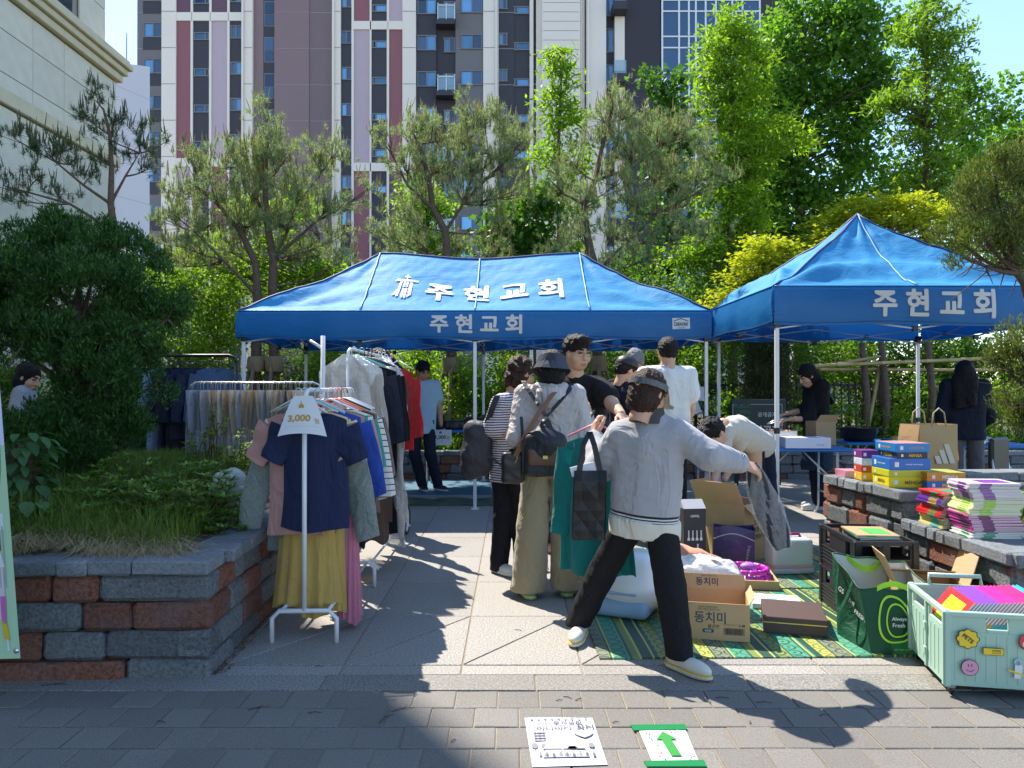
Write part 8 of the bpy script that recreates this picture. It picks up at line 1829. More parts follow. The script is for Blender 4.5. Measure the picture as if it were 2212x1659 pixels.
MB().tube([p-Vector(of5) for p in ring(A5['neck']+np.array((0, 0, .0)), (0, 0, 1), .062, .066, (1, 0, 0), 20)], .013, 6, closed=True).build('collar', mat('striped_collar', (.45, .45, .5), .8), pw5)
J = stand(1340, 7.0, 768, dirn=(.8, .5), wid=.17, lean=.06, hw=.085, step=.05); J['head'] = v3(P(1354, 800, 7.0))
p6, A6, M6, of6 = person('man in a navy T-shirt and black cap turned to the right', J, (.85, .3, -.3), cloth('navy_tshirt', (.014, .018, .035)), navt, ('crop', M_hblk), sleeve='short', hem=.14, topease=.03, shoes=blksh, toes=((.8, .4), (.8, .4)), h=.015, headk=.98)
def h6(p): return on_head(A6, M6, of6, p, .98)
cp_ = MB().grid(lambda u, v: h6((math.cos(2*PI*u)*.097*math.cos(v*PI/2*.98), -.018+math.sin(2*PI*u)*.110*math.cos(v*PI/2*.98), .045+.092*math.sin(v*PI/2))), 28, 8).build('cap', M_blackp, p6); MB().grid(lambda u, v: h6(((u-.5)*.16*(1-.3*v), .085+.085*v-.05*(2*abs(u-.5))**2, .046-.02*v)), 12, 5).build('brim', M_blackp, cp_)
J = stand(1362, 7.7, 748, dirn=(-.3, -1), wid=.18, hw=.09); J['head'] = v3(P(1372, 782, 7.65)); J['shL'] = v3(P(1322, 830, 7.7))
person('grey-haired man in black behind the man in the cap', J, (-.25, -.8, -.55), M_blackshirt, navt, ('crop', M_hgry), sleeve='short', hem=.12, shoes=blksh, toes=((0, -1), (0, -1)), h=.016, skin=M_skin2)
J = stand(912, 10.2, 779, dirn=(.35, -.95), wid=.18, hw=.085, step=.12, lean=.04); J['head'] = v3(P(914, 801, 10.12)); J['anR'] = v3(P(945, 1044, 10.3)); J['anL'] = v3(P(912, 1046, 10.3))
p8, A8, M8, of8 = person('man in a pale blue polo shirt looking down near the black bags', J, (.45, -.75, -.5), cloth('pale_blue_polo', (.36, .52, .66), .8), navt, ('crop', M_hblk), sleeve='short', hem=.15, topease=.03, shoes=blksh, toes=((.4, -.9), (.7, -.7)), h=.017, skin=M_skin2)
J = stand(836, 7.55, 755, dirn=(-.5, -.8), wid=.15, hw=.085); J['head'] = v3(P(818, 782, 7.5)); J['neck'] = v3(P(832, 815, 7.55))
p9, A9, M9, of9 = person('dark-haired person in a navy top bending over the tall clothes rail', J, (-.75, -.35, -.55), cloth('navy_blouse', (.018, .020, .045)), navt, ('tail', M_hblk), sleeve='short', hem=.12, shoes=blksh, toes=((-.5, -.8), (-.5, -.8)), h=.016)
s = SDF((-.08, -.24, -.10), (.08, -.06, .04), .008); s.cone((-.03, -.13, -.02), (.03, -.13, -.02), .024, .024, 0).wrinkle(.005, 30); V, Fq = s.arrays(); link('scrunchie', to_mesh('scrunchie', V@M9.T+A9['head']-of9, Fq, mat('pink_scrunchie', (.62, .32, .30), .8), smooth=True), p9)
J = stand(52, 6.9, 775, dirn=(.8, .3), wid=.16, hw=.085); J['head'] = v3(P(62, 815, 6.9))
person('woman in a fine checked top half hidden behind the left juniper', J, (.85, -.1, -.35), mat('gingham', (.33, .33, .36), .85, var=.9, scale=120), navt, ('bob', M_hblk), sleeve='short', hem=.1, shoes=blksh, toes=((.8, .3), (.8, .3)), h=.016)
J = dict(head=P(1540, 935, 6.25), neck=P(1562, 918, 6.40), shL=P(1566, 930, 6.35), shR=P(1596, 915, 6.62), elL=P(1552, 1000, 6.30), wrL=P(1540, 1045, 6.2), elR=P(1590, 985, 6.55), wrR=P(1565, 1035, 6.4), hipL=P(1628, 955, 6.85), hipR=P(1652, 960, 7.10), knL=P(1636, 1070, 6.8), knR=P(1660, 1068, 7.05), anL=P(1648, 1152, 6.95), anR=P(1668, 1140, 7.2))
person('man in a pale grey T-shirt bent over the large carton', J, (-.45, -.45, -.75), cloth('oatmeal_tshirt', (.52, .48, .41)), navt, ('short', M_hblk), sleeve='short', hem=.12, topease=.03, shoes=blksh, toes=((-.7, -.6), (-.7, -.5)), h=.014, up=(-.5, -.3, .8), hands=(('wrL', (-.2, -.3, -.9), (-.9, -.2, .2), (.3, -.9, 0), .4),), hem_n=None)
J = stand(1768, 8.75, 772, dirn=(-1, -.15), wid=.15, lean=.10, hw=.08, step=.1); J['head'] = v3(P(1744, 812, 8.72)); J['neck'] = v3(P(1757, 845, 8.75)); J['elL'] = v3(P(1748, 905, 8.55)); J['wrL'] = v3(P(1706, 905, 8.45)); J['elR'] = v3(P(1742, 885, 8.8)); J['wrR'] = v3(P(1700, 893, 8.7))
pc, Ac, Mc, ofc = person('long-haired woman in black cooking at the griddle under the right canopy', J, (-.85, -.15, -.45), M_blackshirt, navt, ('long', M_hblk), sleeve='half', hem=.14, topease=.028, shoes=wsh_s, toes=((-1, -.1), (-1, -.1)), h=.014, hands=(('wrL', (-.9, 0, -.2), (0, 0, 1), (0, 1, 0), .8), ('wrR', (-.9, 0, -.2), (0, 0, 1), (0, 1, 0), .8)))
s = SDF(*[v-ofc for v in bbox([Ac['hipL'], Ac['hipR'], Ac['knL']], .24)], .016); s.cone(Ac['hipL']-ofc, (Ac['knL']+Ac['knR'])/2-ofc+np.array((0, 0, .02)), .13, .16, .05).cone(Ac['hipR']-ofc, (Ac['knL']+Ac['knR'])/2-ofc, .13, .16, .05); s.plane((Ac['hipL']-ofc)*1.0+np.array((0, 0, .10)), (0, 0, 1)); s.plane(Ac['knL']-ofc+np.array((0, 0, -.05)), (0, 0, -1)); s.wrinkle(.008, 10); s.build('apron', cloth('denim_apron', (.03, .055, .09), .85, .2), pc)
J = stand(2085, 8.1, 768, dirn=(.35, .9), wid=.165, hw=.09, lean=.02); J['head'] = v3(P(2084, 806, 8.12)); J['elR'] = v3(P(2136, 900, 8.15)); J['wrR'] = v3(P(2112, 925, 8.35))
person('long-haired woman in dark navy seen from behind at the far right', J, (.45, .85, -.2), cloth('ink_navy_jacket', (.014, .018, .032), .85), cloth('grey_trousers', (.10, .10, .105)), ('long', M_hblk), sleeve='long', hem=.08, topease=.03, shoes=blksh, toes=((.3, 1), (.3, 1)), h=.015)
J = stand(1192, 6.55, 800, dirn=(.2, .9), wid=.15, hw=.07); J['anL'] = v3(P(1178, 1183, 6.5)); J['anR'] = v3(P(1196, 1180, 6.6))
flo = mat('floral_trousers', (.035, .02, .03), .8, var=.95, scale=30)
person('person in dark floral trousers and pink shoes hidden behind the khaki trousers', J, (.2, .9, -.3), M_blackshirt, flo, ('bob', M_hblk), sleeve='short', hem=.12, shoes=pinksh, toes=((.6, -.7), (.7, -.6)), h=.016)
# ================================================================ bags and things the people hold
def strap(par, pts, w, m, nm='strap', wd=(1, 0, 0)):
 mb = MB(); n = len(pts); wd = Vector(wd)*w/2
 for a, b in zip(pts[:-1], pts[1:]): mb.quad(Vector(a)-wd, Vector(b)-wd, Vector(b)+wd, Vector(a)+wd); mb.quad(Vector(a)+wd+Vector((0, .003, 0)), Vector(b)+wd+Vector((0, .003, 0)), Vector(b)-wd+Vector((0, .003, 0)), Vector(a)-wd+Vector((0, .003, 0)))
 return mb.build(nm, m, par)
blkny = cloth('black_nylon', (.012, .013, .017), .55, .1, 14, .3, 20, .1, 0, .5); brleath = mat('brown_leather', (.13, .05, .03), .45, var=.2, scale=20); navny = cloth('charcoal_nylon', (.030, .030, .042), .6, .15, 12, .5, 16, .1, 0, .4)
bp = thing('backpack', 'black drawstring backpack with a brown flap on the khaki-trousered woman', 'backpack', P(1177, 1030, 4.86))
b0 = Vector(bp.location); c = v3(P(1177, 975, 4.88)-b0)
s = SDF(c-.22, c+.22, .011); s.rbox(c+np.array((0, 0, -.02)), (.135, .065, .135), .04).cone(c+np.array((0, 0, .05)), c+np.array((0, .03, .17)), .10, .04, .05); s.wrinkle(.007, 16); s.build('sack', blkny, bp)
s = SDF(c-.2, c+.2, .010); s.rbox(c+np.array((.005, -.062, -.03)), (.115, .020, .055), .018); s.build('flap', brleath, bp); MB().box(P(1178, 988, 4.79)-b0, (.03, .006, .02)).build('clasp', gold, bp)
strap(bp, [P(1180, 900, 4.86)-b0, P(1160, 870, 4.92)-b0, P(1138, 838, 4.99)-b0, P(1130, 822, 5.05)-b0], .03, blkny); strap(bp, [P(1180, 900, 4.86)-b0, P(1205, 872, 4.92)-b0, P(1228, 845, 4.99)-b0, P(1236, 828, 5.05)-b0], .03, blkny); strap(bp, [P(1132, 1020, 4.86)-b0, P(1130, 960, 4.87)-b0, P(1126, 900, 4.92)-b0], .02, blkny)
hb_ = thing('handbag', 'black handbag with a brown crossbody strap at the left hip of the khaki-trousered woman', 'handbag', P(1102, 1040, 5.0)); b0 = Vector(hb_.location); c = v3(P(1108, 1010, 5.0)-b0)
s = SDF(c-.16, c+.16, .010); s.rbox(c, (.075, .045, .10), .025); s.wrinkle(.004, 20); s.build('bag_body', mat('black_leather', (.018, .016, .016), .4, spec=.5), hb_)
strap(hb_, [P(1114, 985, 4.93)-b0, P(1135, 940, 4.86)-b0, P(1165, 890, 4.86)-b0, P(1195, 850, 4.93)-b0, P(1208, 838, 5.02)-b0], .035, mat('tan_strap', (.20, .095, .05), .6)); MB().tube([P(1112, 975, 4.95)-b0, P(1118, 990, 4.94)-b0, P(1112, 1000, 4.95)-b0], .005, 5).build('clasp', gold, hb_)
rk = thing('backpack', 'dark charcoal backpack slung behind the striped-shirt woman', 'backpack', P(1040, 1030, 5.62)); b0 = Vector(rk.location); c = v3(P(1032, 968, 5.64)-b0)
s = SDF(c-.26, c+.26, .012); s.rbox(c, (.10, .10, .20), .07).ell(c+np.array((-.04, -.03, -.08)), (.09, .09, .13), .05); s.wrinkle(.011, 12); s.build('sack', navny, rk); strap(rk, [P(1052, 915, 5.56)-b0, P(1064, 880, 5.52)-b0, P(1074, 855, 5.56)-b0], .045, blkny); strap(rk, [P(1058, 985, 5.56)-b0, P(1075, 1000, 5.55)-b0, P(1100, 1012, 5.6)-b0], .03, blkny)
tb = thing('tote_bag', 'black faceted tote bag hanging from the striding woman’s left arm', 'tote bag', P(1272, 1165, 4.02)); b0 = Vector(tb.location)
mb = MB(); w, d, hh = .165, .05, .36; q = random.Random(3)
for sy in (-1, 1):
 nx, nz = 4, 7; V = {}
 for i in range(nx+1):
  for k in range(nz+1): V[i, k] = Vector((-w/2+w*i/nx+.012*(k/nz-.5), sy*d/2*(.4 if k == nz else 1)+q.uniform(-.006, .006), hh*k/nz))
 for i in range(nx):
  for k in range(nz):
   a, b, c_, e = V[i, k], V[i+1, k], V[i+1, k+1], V[i, k+1]
   tri = [(a, b, c_), (a, c_, e)] if (i+k) % 2 else [(a, b, e), (b, c_, e)]
   for t3 in tri: mb.add(t3 if sy < 0 else t3[::-1], [(0, 1, 2)])
 for i in (0, nx):
  pass
mb.add([(-w/2, -d/2, 0), (w/2, -d/2, 0), (w/2, d/2, 0), (-w/2, d/2, 0)], [(3, 2, 1, 0)]).quad((-w/2, -d/2, 0), (-w/2, d/2, 0), (-w/2+.01, d*.2, hh), (-w/2+.01, -d*.2, hh)).quad((w/2, d/2, 0), (w/2, -d/2, 0), (w/2+.01, -d*.2, hh), (w/2+.01, d*.2, hh)).build('bag_body', mat('black_facets', (.008, .008, .009), .42, spec=.35), tb)
strap(tb, [(-.05, 0, hh-.01), (-.03, .01, hh+.13), (.01, .05, hh+.20), (.03, .01, hh+.13), (.06, 0, hh-.01)], .03, blkny)
MB().box((-.03, .01, hh+.005), (.13, .012, .05), M=Matrix.Rotation(R(-14), 3, 'Y')).build('notebook', mat('white_notebook', (.66, .68, .72), .5), tb)
tc_ = garment_top('teal linen coat on a pink hanger held up by the striding woman', 'garment', (PX(1288, 4.40), 4.40, PZ(938, 4.40)), R(-22), cloth('teal_linen', (.010, .20, .19), .8, .08, 20, .25, 90, .2, .12), None, w=.19, L=.80, sl=.50, sa=.16, sw=.062, seed=77, flare=1.25, wr=.026, nf=7.0)
hanger(tc_, M_hang['pink'], .17, .115)
wt = thing('garment', 'dark trousers in a long clear plastic sleeve held out by the striding woman', 'garment', P(1622, 1004, 3.94)); mb = MB(); rows = []
for i in range(16):
 v = i/15; rows.append((Vector((.17*v, .02*v, -.43*v)), Vector((.026+.042*math.sin(v*PI*.9), 0, .012)), Vector((0, .018, 0)), lambda e, v=v: .010*math.sin(e*4+v*8)))
flat_tube(mb, rows, 26, .6); mb.build('cloth', cloth('charcoal_trousers', (.05, .05, .06)), wt); mb = MB(); flat_tube(mb, [(c_, hw*1.18, tv*1.4, lambda e, v=i/15: .012*math.sin(e*9+v*17)) for i, (c_, hw, tv, f) in enumerate(rows)], 40, .7); mb.build('plastic_cover', M_plast, wt)
ph_ = thing('phone', 'dark phone held by the woman in the hooded jacket', 'phone', P(1272, 905, 5.20)); MB().box((0, 0, 0), (.012, .07, .145), M=Matrix.Rotation(R(35), 3, 'Y'), bev=.003).build('phone_body', mat('phone_black', (.02, .02, .025), .2), ph_)
to = thing('tote_bag', 'beige cloth tote beside the man in the pale blue polo', 'tote bag', P(884, 905, 9.6)); MB().box((0, 0, .19), (.22, .10, .42), bev=.02, rz=R(20)).build('bag_body', cloth('beige_canvas', (.42, .36, .27)), to)
# ================================================================ tables, cooking things, signs
M_tblue = mat('blue_table_top', (.02, .16, .50), .4, var=.05, scale=4); M_tleg = mat('white_table_tube', (.66, .67, .68), .4)
def folding_table(label, loc, rz, w, d, h):
 t = thing('folding_table', label, 'table', loc, rz, 'blue folding tables')
 MB().box((0, 0, h-.018), (w, d, .036), bev=.012).build('table_top', M_tblue, t)
 for sx in (-1, 1):
  x = sx*(w/2-.16)
  MB().tube([(x, -d/2+.05, h-.04), (x, -d/2+.04, .10), (x, -d/2-.03, .012), (x, -d/2-.06, .012)], .012, 8).build('leg', M_tleg, t); MB().tube([(x, d/2-.05, h-.04), (x, d/2-.04, .10), (x, d/2+.03, .012), (x, d/2+.06, .012)], .012, 8).build('leg', M_tleg, t)
  MB().tube([(x, -d/2+.042, .26), (x, d/2-.042, .26)], .010, 8).tube([(x, -d/2+.046, .45), (x, d/2-.046, .45)], .010, 8).build('cross_bar', M_tleg, t); MB().tube([(x, 0, .45), (x-sx*.26, 0, h-.05)], .009, 8).build('brace', M_tleg, t)
 return t
folding_table('blue folding table with a white box at the left of the right canopy', (3.02, 8.18, 0), R(-2), .98, .62, .755)
folding_table('rear blue folding table with a black basin under the right canopy', (4.55, 9.55, 0), R(3), 1.1, .6, .72)
folding_table('blue folding table of bags behind the middle leg of the long canopy', (-.72, 10.75, 0), 0, 1.2, .55, .80)
folding_table('blue folding table at the right end under the long canopy', (1.55, 8.6, 0), 0, 1.5, .6, .72)
wbox = thing('white_box', 'flat white product box on the blue table beside the canopy leg', 'box', (3.03, 7.98, .757), R(-2)); MB().box((0, 0, .055), (.46, .25, .11), bev=.003).build('box_body', mat('pale_lilac_card', (.60, .64, .78), .5), wbox); lettering('건강식품', wbox, mat('violet_ink', (.25, .25, .5), .6), width=.08, loc=(.12, -.1265, .035), M=FRONT)
gr = thing('griddle', 'steel griddle tray of food on a portable stove on the blue table', 'griddle', (2.82, 8.30, .757), R(-3))
M_steel = mat('brushed_steel', (.45, .45, .46), .3, metal=.8)
MB().box((0, 0, .05), (.34, .26, .10), bev=.012).build('stove', M_blackp, gr); wallbox(MB(), .42, .28, .06, .006, z0=.10).build('tray', M_steel, gr)
for sx in (-1, 1): MB().tube([(sx*.21, -.06, .15), (sx*.25, -.06, .17), (sx*.25, .06, .17), (sx*.21, .06, .15)], .006, 6).build('handle', M_steel, gr)
q = random.Random(8)
fd = MB()
for i in range(26): fd.lathe([(0, .0), (.022, .0), (.026, .012), (.016, .024), (0, .026)], (q.uniform(-.17, .17), q.uniform(-.10, .10), .125+q.uniform(0, .02)), 7)
tag(fd.build('food', mat('browned_food', (.32, .12, .04), .5, var=.4, scale=40), gr), kind='stuff')
tg = thing('tongs', 'steel tongs in the hand of the cook', 'tongs', P(1700, 905, 8.42)); MB().tube([(0, 0, 0), (-.12, -.02, -.03), (-.22, -.02, -.06)], .007, 6).tube([(0, .0, .01), (-.12, .02, -.01), (-.22, -.0, -.055)], .007, 6).build('tong_arm', M_steel, tg)
wk = thing('cooking_pot', 'wide black cooking basin on the rear blue table', 'pot', (4.28, 9.5, .722)); MB().lathe([(0, .0), (.16, .0), (.20, .04), (.225, .16), (.235, .165), (.215, .165), (.19, .05), (0, .02)], (0, 0, 0), 28).build('basin', M_blackp, wk)
for sx in (-1, 1): MB().tube([(sx*.225, -.05, .14), (sx*.27, -.04, .15), (sx*.27, .04, .15), (sx*.225, .05, .14)], .01, 6).build('handle', M_blackp, wk)
cb = thing('carton', 'plain brown carton standing behind the griddle', 'carton', (3.35, 8.35, .757), R(12)); MB().box((0, 0, .13), (.24, .2, .26), bev=.003).build('carton_body', kraft_dk, cb); flap(MB(), (-.12, -.1, .26), (.12, -.1, .26), (0, -.6, 0), .6, .1).build('flap', kraft, cb)
pl2 = thing('tray', 'light blue plastic tray of orange food on the rear table', 'tray', (4.72, 9.42, .722), R(8)); wallbox(MB(), .30, .22, .03, .006).build('tray_body', mat('sky_blue_plastic', (.10, .40, .65), .4), pl2); s = SDF((-.12, -.09, 0), (.12, .09, .09), .012); s.ell((-.04, 0, .03), (.06, .05, .035), 0).ell((.05, .01, .03), (.055, .05, .03), .01).wrinkle(.006, 30); s.build('food', mat('orange_food', (.62, .30, .05), .5, var=.3, scale=30), pl2)
tp_ = thing('tape_roll', 'pale roll of packing tape on the rear table', 'tape', (4.93, 9.42, .722)); MB().lathe([(.045, -.022), (.07, -.022), (.07, .022), (.045, .022), (.045, -.022)], (0, 0, .07), 22, M=Matrix.Rotation(PI/2, 3, 'X')).build('roll', mat('tape_tan', (.55, .46, .33), .5), tp_)
nb_ = thing('notice_board', 'dark notice board with white Korean lettering under the right canopy', 'sign', (PX(1637, 10.9), 10.9, 0)); M_bd = mat('dark_board', (.010, .026, .030), .45)
z0, z1 = PZ(960, 10.9), PZ(862, 10.9); wd = .78
MB().box((0, 0, (z0+z1)/2), (wd, .04, z1-z0), bev=.012).build('panel', M_bd, nb_); 
for sx in (-1, 1): MB().box((sx*.3, .02, z0/2), (.05, .05, z0)).build('post', M_bd, nb_)
bw_ = mat('board_white', (.6, .63, .62), .6); bg2 = mat('board_green', (.05, .17, .10), .6)
for i, tx in enumerate(('PUBLIC', 'OPEN', 'SPACE')): lettering(tx, nb_, bg2, height=.055, loc=(-.23+.012*(2-len(tx)*.2), -.024, z1-.10-.085*i), M=FRONT, bold=.02)
lettering('공개공지', nb_, bw_, width=.26, loc=(.12, -.024, z1-.22), M=FRONT, bold=.01); lettering('쉼터공간', nb_, bw_, width=.52, loc=(.06, -.024, z1-.44), M=FRONT, bold=.03)
MB().box((.11, -.022, z1-.075), (.46, .003, .006)).box((.335, -.022, z1-.30), (.006, .003, .45)).box((-.36, -.022, z1-.30), (.006, .003, .45)).box((-.345, -.022, z1-.075), (.03, .003, .006)).build('border', bw_, nb_)
for i, (x, w, h, lab) in enumerate(((-1.08, .30, .22, 'black boxy handbag with a looped handle on the rear bag table'), (-.78, .30, .13, 'low black bag in the middle of the rear bag table'), (-.50, .32, .17, 'slouchy black bag at the right of the rear bag table'))):
 t = thing('handbag', lab, 'handbag', (x, 10.62, .80)); s = SDF((-w/2-.03, -.12, 0), (w/2+.03, .12, h+.03), .014); s.rbox((0, 0, h/2), (w/2, .09, h/2), .035); s.wrinkle(.010, 14, i); s.build('bag_body', MATS['black_leather'], t); MB().tube([(-.09, 0, h-.01), (-.08, 0, h+.09), (0, 0, h+.13), (.08, 0, h+.09), (.09, 0, h-.01)] if i == 0 else [(-.08, -.08, h*.6), (-.04, -.12, h*.1), (.03, -.12, h*.1), (.08, -.08, h*.6)], .008, 6).build('handle', MATS['black_leather'], t)
sp_ = thing('price_sign', 'white paper sign reading 1,000 won on the rear bag table', 'sign', (PX(957, 10.45), 10.45, PZ(945, 10.45))); MB().box((0, 0, 0), (.235, .003, .21)).build('paper', M_paper, sp_); lettering('1,000', sp_, ink_navy, width=.14, loc=(-.03, -.003, 0), M=FRONT, bold=.03); lettering('원', sp_, ink_navy, width=.04, loc=(.07, -.003, -.005), M=FRONT)
lettering('♥', sp_, ink_navy, width=.015, loc=(-.02, -.003, -.05), M=FRONT); MB().add([(-.05, -.003, .055), (-.02, -.003, .055), (-.02, -.003, .072), (-.035, -.003, .088), (-.05, -.003, .072)], [(0, 1, 2, 3, 4)]).build('church_mark', ink_navy, sp_)
sheet('blue_tarp', 'blue groundsheet under the back of the long canopy', 'groundsheet', ((-1.6, 9.9), (.1, 11.3)), .001, .006, mat('blue_tarp', (.03, .12, .20), .5), wav=.006)
tf = thing('folded_mat', 'dark green rubber mat spread in waves under the long canopy', 'mat', (-.72, 9.25, 0)); MB().grid(lambda u, v: Vector((-.62+1.15*u, -.30+.6*v, .008+.022*abs(math.sin(u*7+v))+.012*math.sin(v*5))), 40, 10).grid(lambda u, v: Vector((-.62+1.15*u, -.30, (.008+.022*abs(math.sin(u*7))+.0)*v)), 40, 1).build('mat_sheet', mat('green_rubber', (.045, .075, .055), .4), tf)
for i, (x, y, rz, lab) in enumerate(((1512, 850, R(8), 'small paper note taped high on the right rear leg'), (1500, 880, R(-20), 'curling paper note taped low on the right rear leg'))):
 o = MB().grid(lambda u, v: Vector((-.07+.14*u, .02*math.sin(u*3), -.09+.18*v)), 6, 4).build('paper_note', M_paper); o.location = P(x, y, 9.9); o.rotation_euler = (0, rz, 0); tag(o, lab, 'paper')
chf = mat('chrome_chair_leg', (.6, .6, .62), .2, metal=.9); chair = thing('stacking_chair', 'black stacking chair with chrome legs at the right edge beyond the planter', 'chair', (4.62, 6.9, 0), R(40))
for sx in (-1, 1): MB().tube([(sx*.22, -.22, 0), (sx*.21, -.18, .44), (sx*.20, .18, .47)], .011, 8).build('leg', chf, chair); MB().tube([(sx*.22, .28, 0), (sx*.20, .18, .45), (sx*.19, .24, .9)], .011, 8).build('leg', chf, chair)
MB().box((0, 0, .465), (.44, .42, .05), bev=.018).build('seat', M_blackp, chair); MB().box((0, .225, .74), (.42, .05, .36), bev=.02).build('backrest', M_blackp, chair)
tb3 = folding_table('black-topped prep table in front of the woman in dark clothes', (5.35, 8.75, 0), R(0), 1.0, .55, .74); tb3.children[0].data.materials.clear(); tb3.children[0].data.materials.append(M_blackp)
bw2 = thing('food_tub', 'white plastic tub held at the prep table on the right', 'tub', (5.05, 8.55, .742)); MB().lathe([(0, 0), (.07, 0), (.095, .12), (.10, .12), (.10, .13), (.092, .13), (.07, .012), (0, .01)], (0, 0, 0), 22).build('tub_body', mat('milky_tub', (.62, .62, .58), .4, trans=.2), bw2)
s = SDF((5.12, 8.5, .74), (5.48, 8.8, .86), .014); s.ell((5.3, 8.62, .78), (.14, .10, .04), 0).wrinkle(.02, 24); tag(s.build('foil_parcel', mat('crumpled_foil', (.5, .5, .52), .25, metal=.6, bmp=.6, bscale=30)), 'crumpled foil parcel on the prep table at the right', 'food parcel')
# ================================================================ notices on the ground and the banner
ptxt = mat('grey_toner', (.09, .09, .11), .7); pmid = mat('mid_grey_toner', (.20, .20, .235), .7); plt = mat('light_grey_toner', (.33, .33, .37), .7)
def ground_sheet(name, label, quad, m, cat='sign'):
 pts = [G(*p) for p in quad]; c = sum(pts, Vector())/4; t = thing(name, label, cat, tuple(c))
 X_ = ((pts[1]-pts[0])+(pts[2]-pts[3]))/2; Y_ = ((pts[3]-pts[0])+(pts[2]-pts[1]))/2
 mb = MB(); mb.grid(lambda u, v: pts[0].lerp(pts[1], u).lerp(pts[3].lerp(pts[2], u), v)-c+Vector((0, 0, .0035+.003*math.sin(u*5)*math.sin(v*4)**2)), 8, 8); mb.build('paper', m, t)
 w, h = X_.length, Y_.length; M = frame(X_, Y_); return t, M, w, h
pt, Mp, w, h = ground_sheet('flyer', 'large white printed flyer taped flat on the near pavers', [(1150, 1657), (1312, 1652), (1279, 1550), (1133, 1551)], mat('flyer_paper', (.58, .58, .63), .5))
def put(txt, x, y, wid, m, bold=0.0, hgt=None): return lettering(txt, pt, m, width=wid*w, height=hgt, loc=Mp @ Vector((x*w, y*h, 0))+Vector((0, 0, .0085)), M=Mp, bold=bold)
def rect(par, M, x, y, a, b, m, z=.0080, nm='print'): return MB().prism([(x-a/2, y-b/2), (x+a/2, y-b/2), (x+a/2, y+b/2), (x-a/2, y+b/2)], 0, .0004, M=M, c=(0, 0, z)).build(nm, m, par)
put('2026', -.27, .36, .16, ptxt, .02); put('주현교회', .10, .355, .42, ptxt, .03); put('아나바다', -.10, .255, .52, pmid, .05); put('장터', .34, .255, .26, ptxt, .05)
for i, (a, b) in enumerate((('일  시', '5.16(토) 11시'), ('장  소', '주현교회 앞 열린 공간'), ('품  목', '의류, 잡화, 생필품, 먹거리'), ('주  관', '주현교회 청년부'))):
 y = .15-i*.055; rect(pt, Mp, -.33*w, y*h, .16*w, .036*h, pmid); put(a, -.33, y, .10, M_paper); put(b, -.02+.02*len(b)/20, y, .018*len(b), ptxt, .01)
MB().prism([(.30*w+math.sin(a)**3*.14*w, .10*h+(.8*math.cos(a)-.3*math.cos(2*a)-.12*math.cos(3*a))*.085*h) for a in np.linspace(0, 2*PI, 26, endpoint=False)], 0, .0004, M=Mp, c=(0, 0, .0080)).build('heart_print', plt, pt)
put('다시쓰고 나누는', .30, .12, .22, M_paper, .02); put('착한 장터', .30, .075, .16, M_paper, .02)
for x, s_ in ((-.42, 1), (-.30, .7), (.36, .9)):
 MB().prism([(x*w+.045*w*s_*math.cos(a), -.13*h+.055*h*s_*math.sin(a)) for a in np.linspace(0, 2*PI, 14, endpoint=False)], 0, .0004, M=Mp, c=(0, 0, .0082)).build('tree_print', pmid, pt); rect(pt, Mp, x*w, -.20*h, .008*w, .07*h, ptxt)
for x0, x1 in ((-.32, -.05), (-.05, .16), (.02, .28)):
 MB().prism([(x0*w, -.20*h), (x1*w, -.20*h), ((x1-.03)*w, -.15*h), ((x0+.03)*w, -.15*h)], 0, .0004, M=Mp, c=(0, 0, .0084)).build('awning_print', plt, pt)
 for x in (x0+.02, x1-.02): rect(pt, Mp, x*w, -.27*h, .006*w, .14*h, pmid)
rect(pt, Mp, -.02*w, -.33*h, .62*w, .06*h, plt)
for i in range(9): 
 x = -.36+i*.09; rect(pt, Mp, x*w, -.31*h-.01*(i % 3)*h, .035*w, .06*h, ptxt if i % 3 else pmid, .0086); MB().prism([(x*w+.016*w*math.cos(a), -.265*h-.01*(i % 3)*h+.014*h*math.sin(a)) for a in np.linspace(0, 2*PI, 10, endpoint=False)], 0, .0004, M=Mp, c=(0, 0, .0088)).build('print', pmid, pt)
put('대한예수교장로회 주현교회', 0.02, -.455, .42, ptxt, .01)
for i in range(9): MB().prism([((-.44+i*.1)*w, .46*h), ((-.38+i*.1)*w, .46*h), ((-.41+i*.1)*w, .42*h)], 0, .0004, M=Mp, c=(0, 0, .0080)).build('bunting_print', plt if i % 2 else pmid, pt)
pa2, Ma, w, h = ground_sheet('arrow_notice', 'white notice with a green arrow held down by green tape on the near pavers', [(1410, 1650), (1510, 1647), (1478, 1572), (1378, 1574)], mat('notice_paper', (.64, .64, .64), .5))
gtape = mat('green_tape', (.004, .19, .055), .4); garr = mat('arrow_green', (.012, .24, .03), .6)
def strip_tape(quad): 
 p = [G(*q) for q in quad]; c = Vector(pa2.location); mb = MB(); mb.add([(q-c+Vector((0, 0, .0065)))[:] for q in p], [(0, 1, 2, 3)]); mb.add([(q-c+Vector((0, 0, .001)))[:] for q in p]+[(q-c+Vector((0, 0, .0065)))[:] for q in p], [(0, 1, 5, 4), (1, 2, 6, 5), (2, 3, 7, 6), (3, 0, 4, 7)]); mb.build('tape', gtape, pa2)
strip_tape([(1369, 1579), (1484, 1577), (1479, 1566), (1361, 1567)]); strip_tape([(1397, 1657), (1526, 1657), (1520, 1643), (1390, 1645)])
MB().prism([(-.075*w, -.34*h), (.135*w, -.34*h), (.11*w, .12*h), (.24*w, .12*h), (.02*w, .36*h), (-.22*w, .12*h), (-.10*w, .12*h)], 0, .0006, M=Ma, c=(0, 0, .0082)).build('arrow_print', garr, pa2)
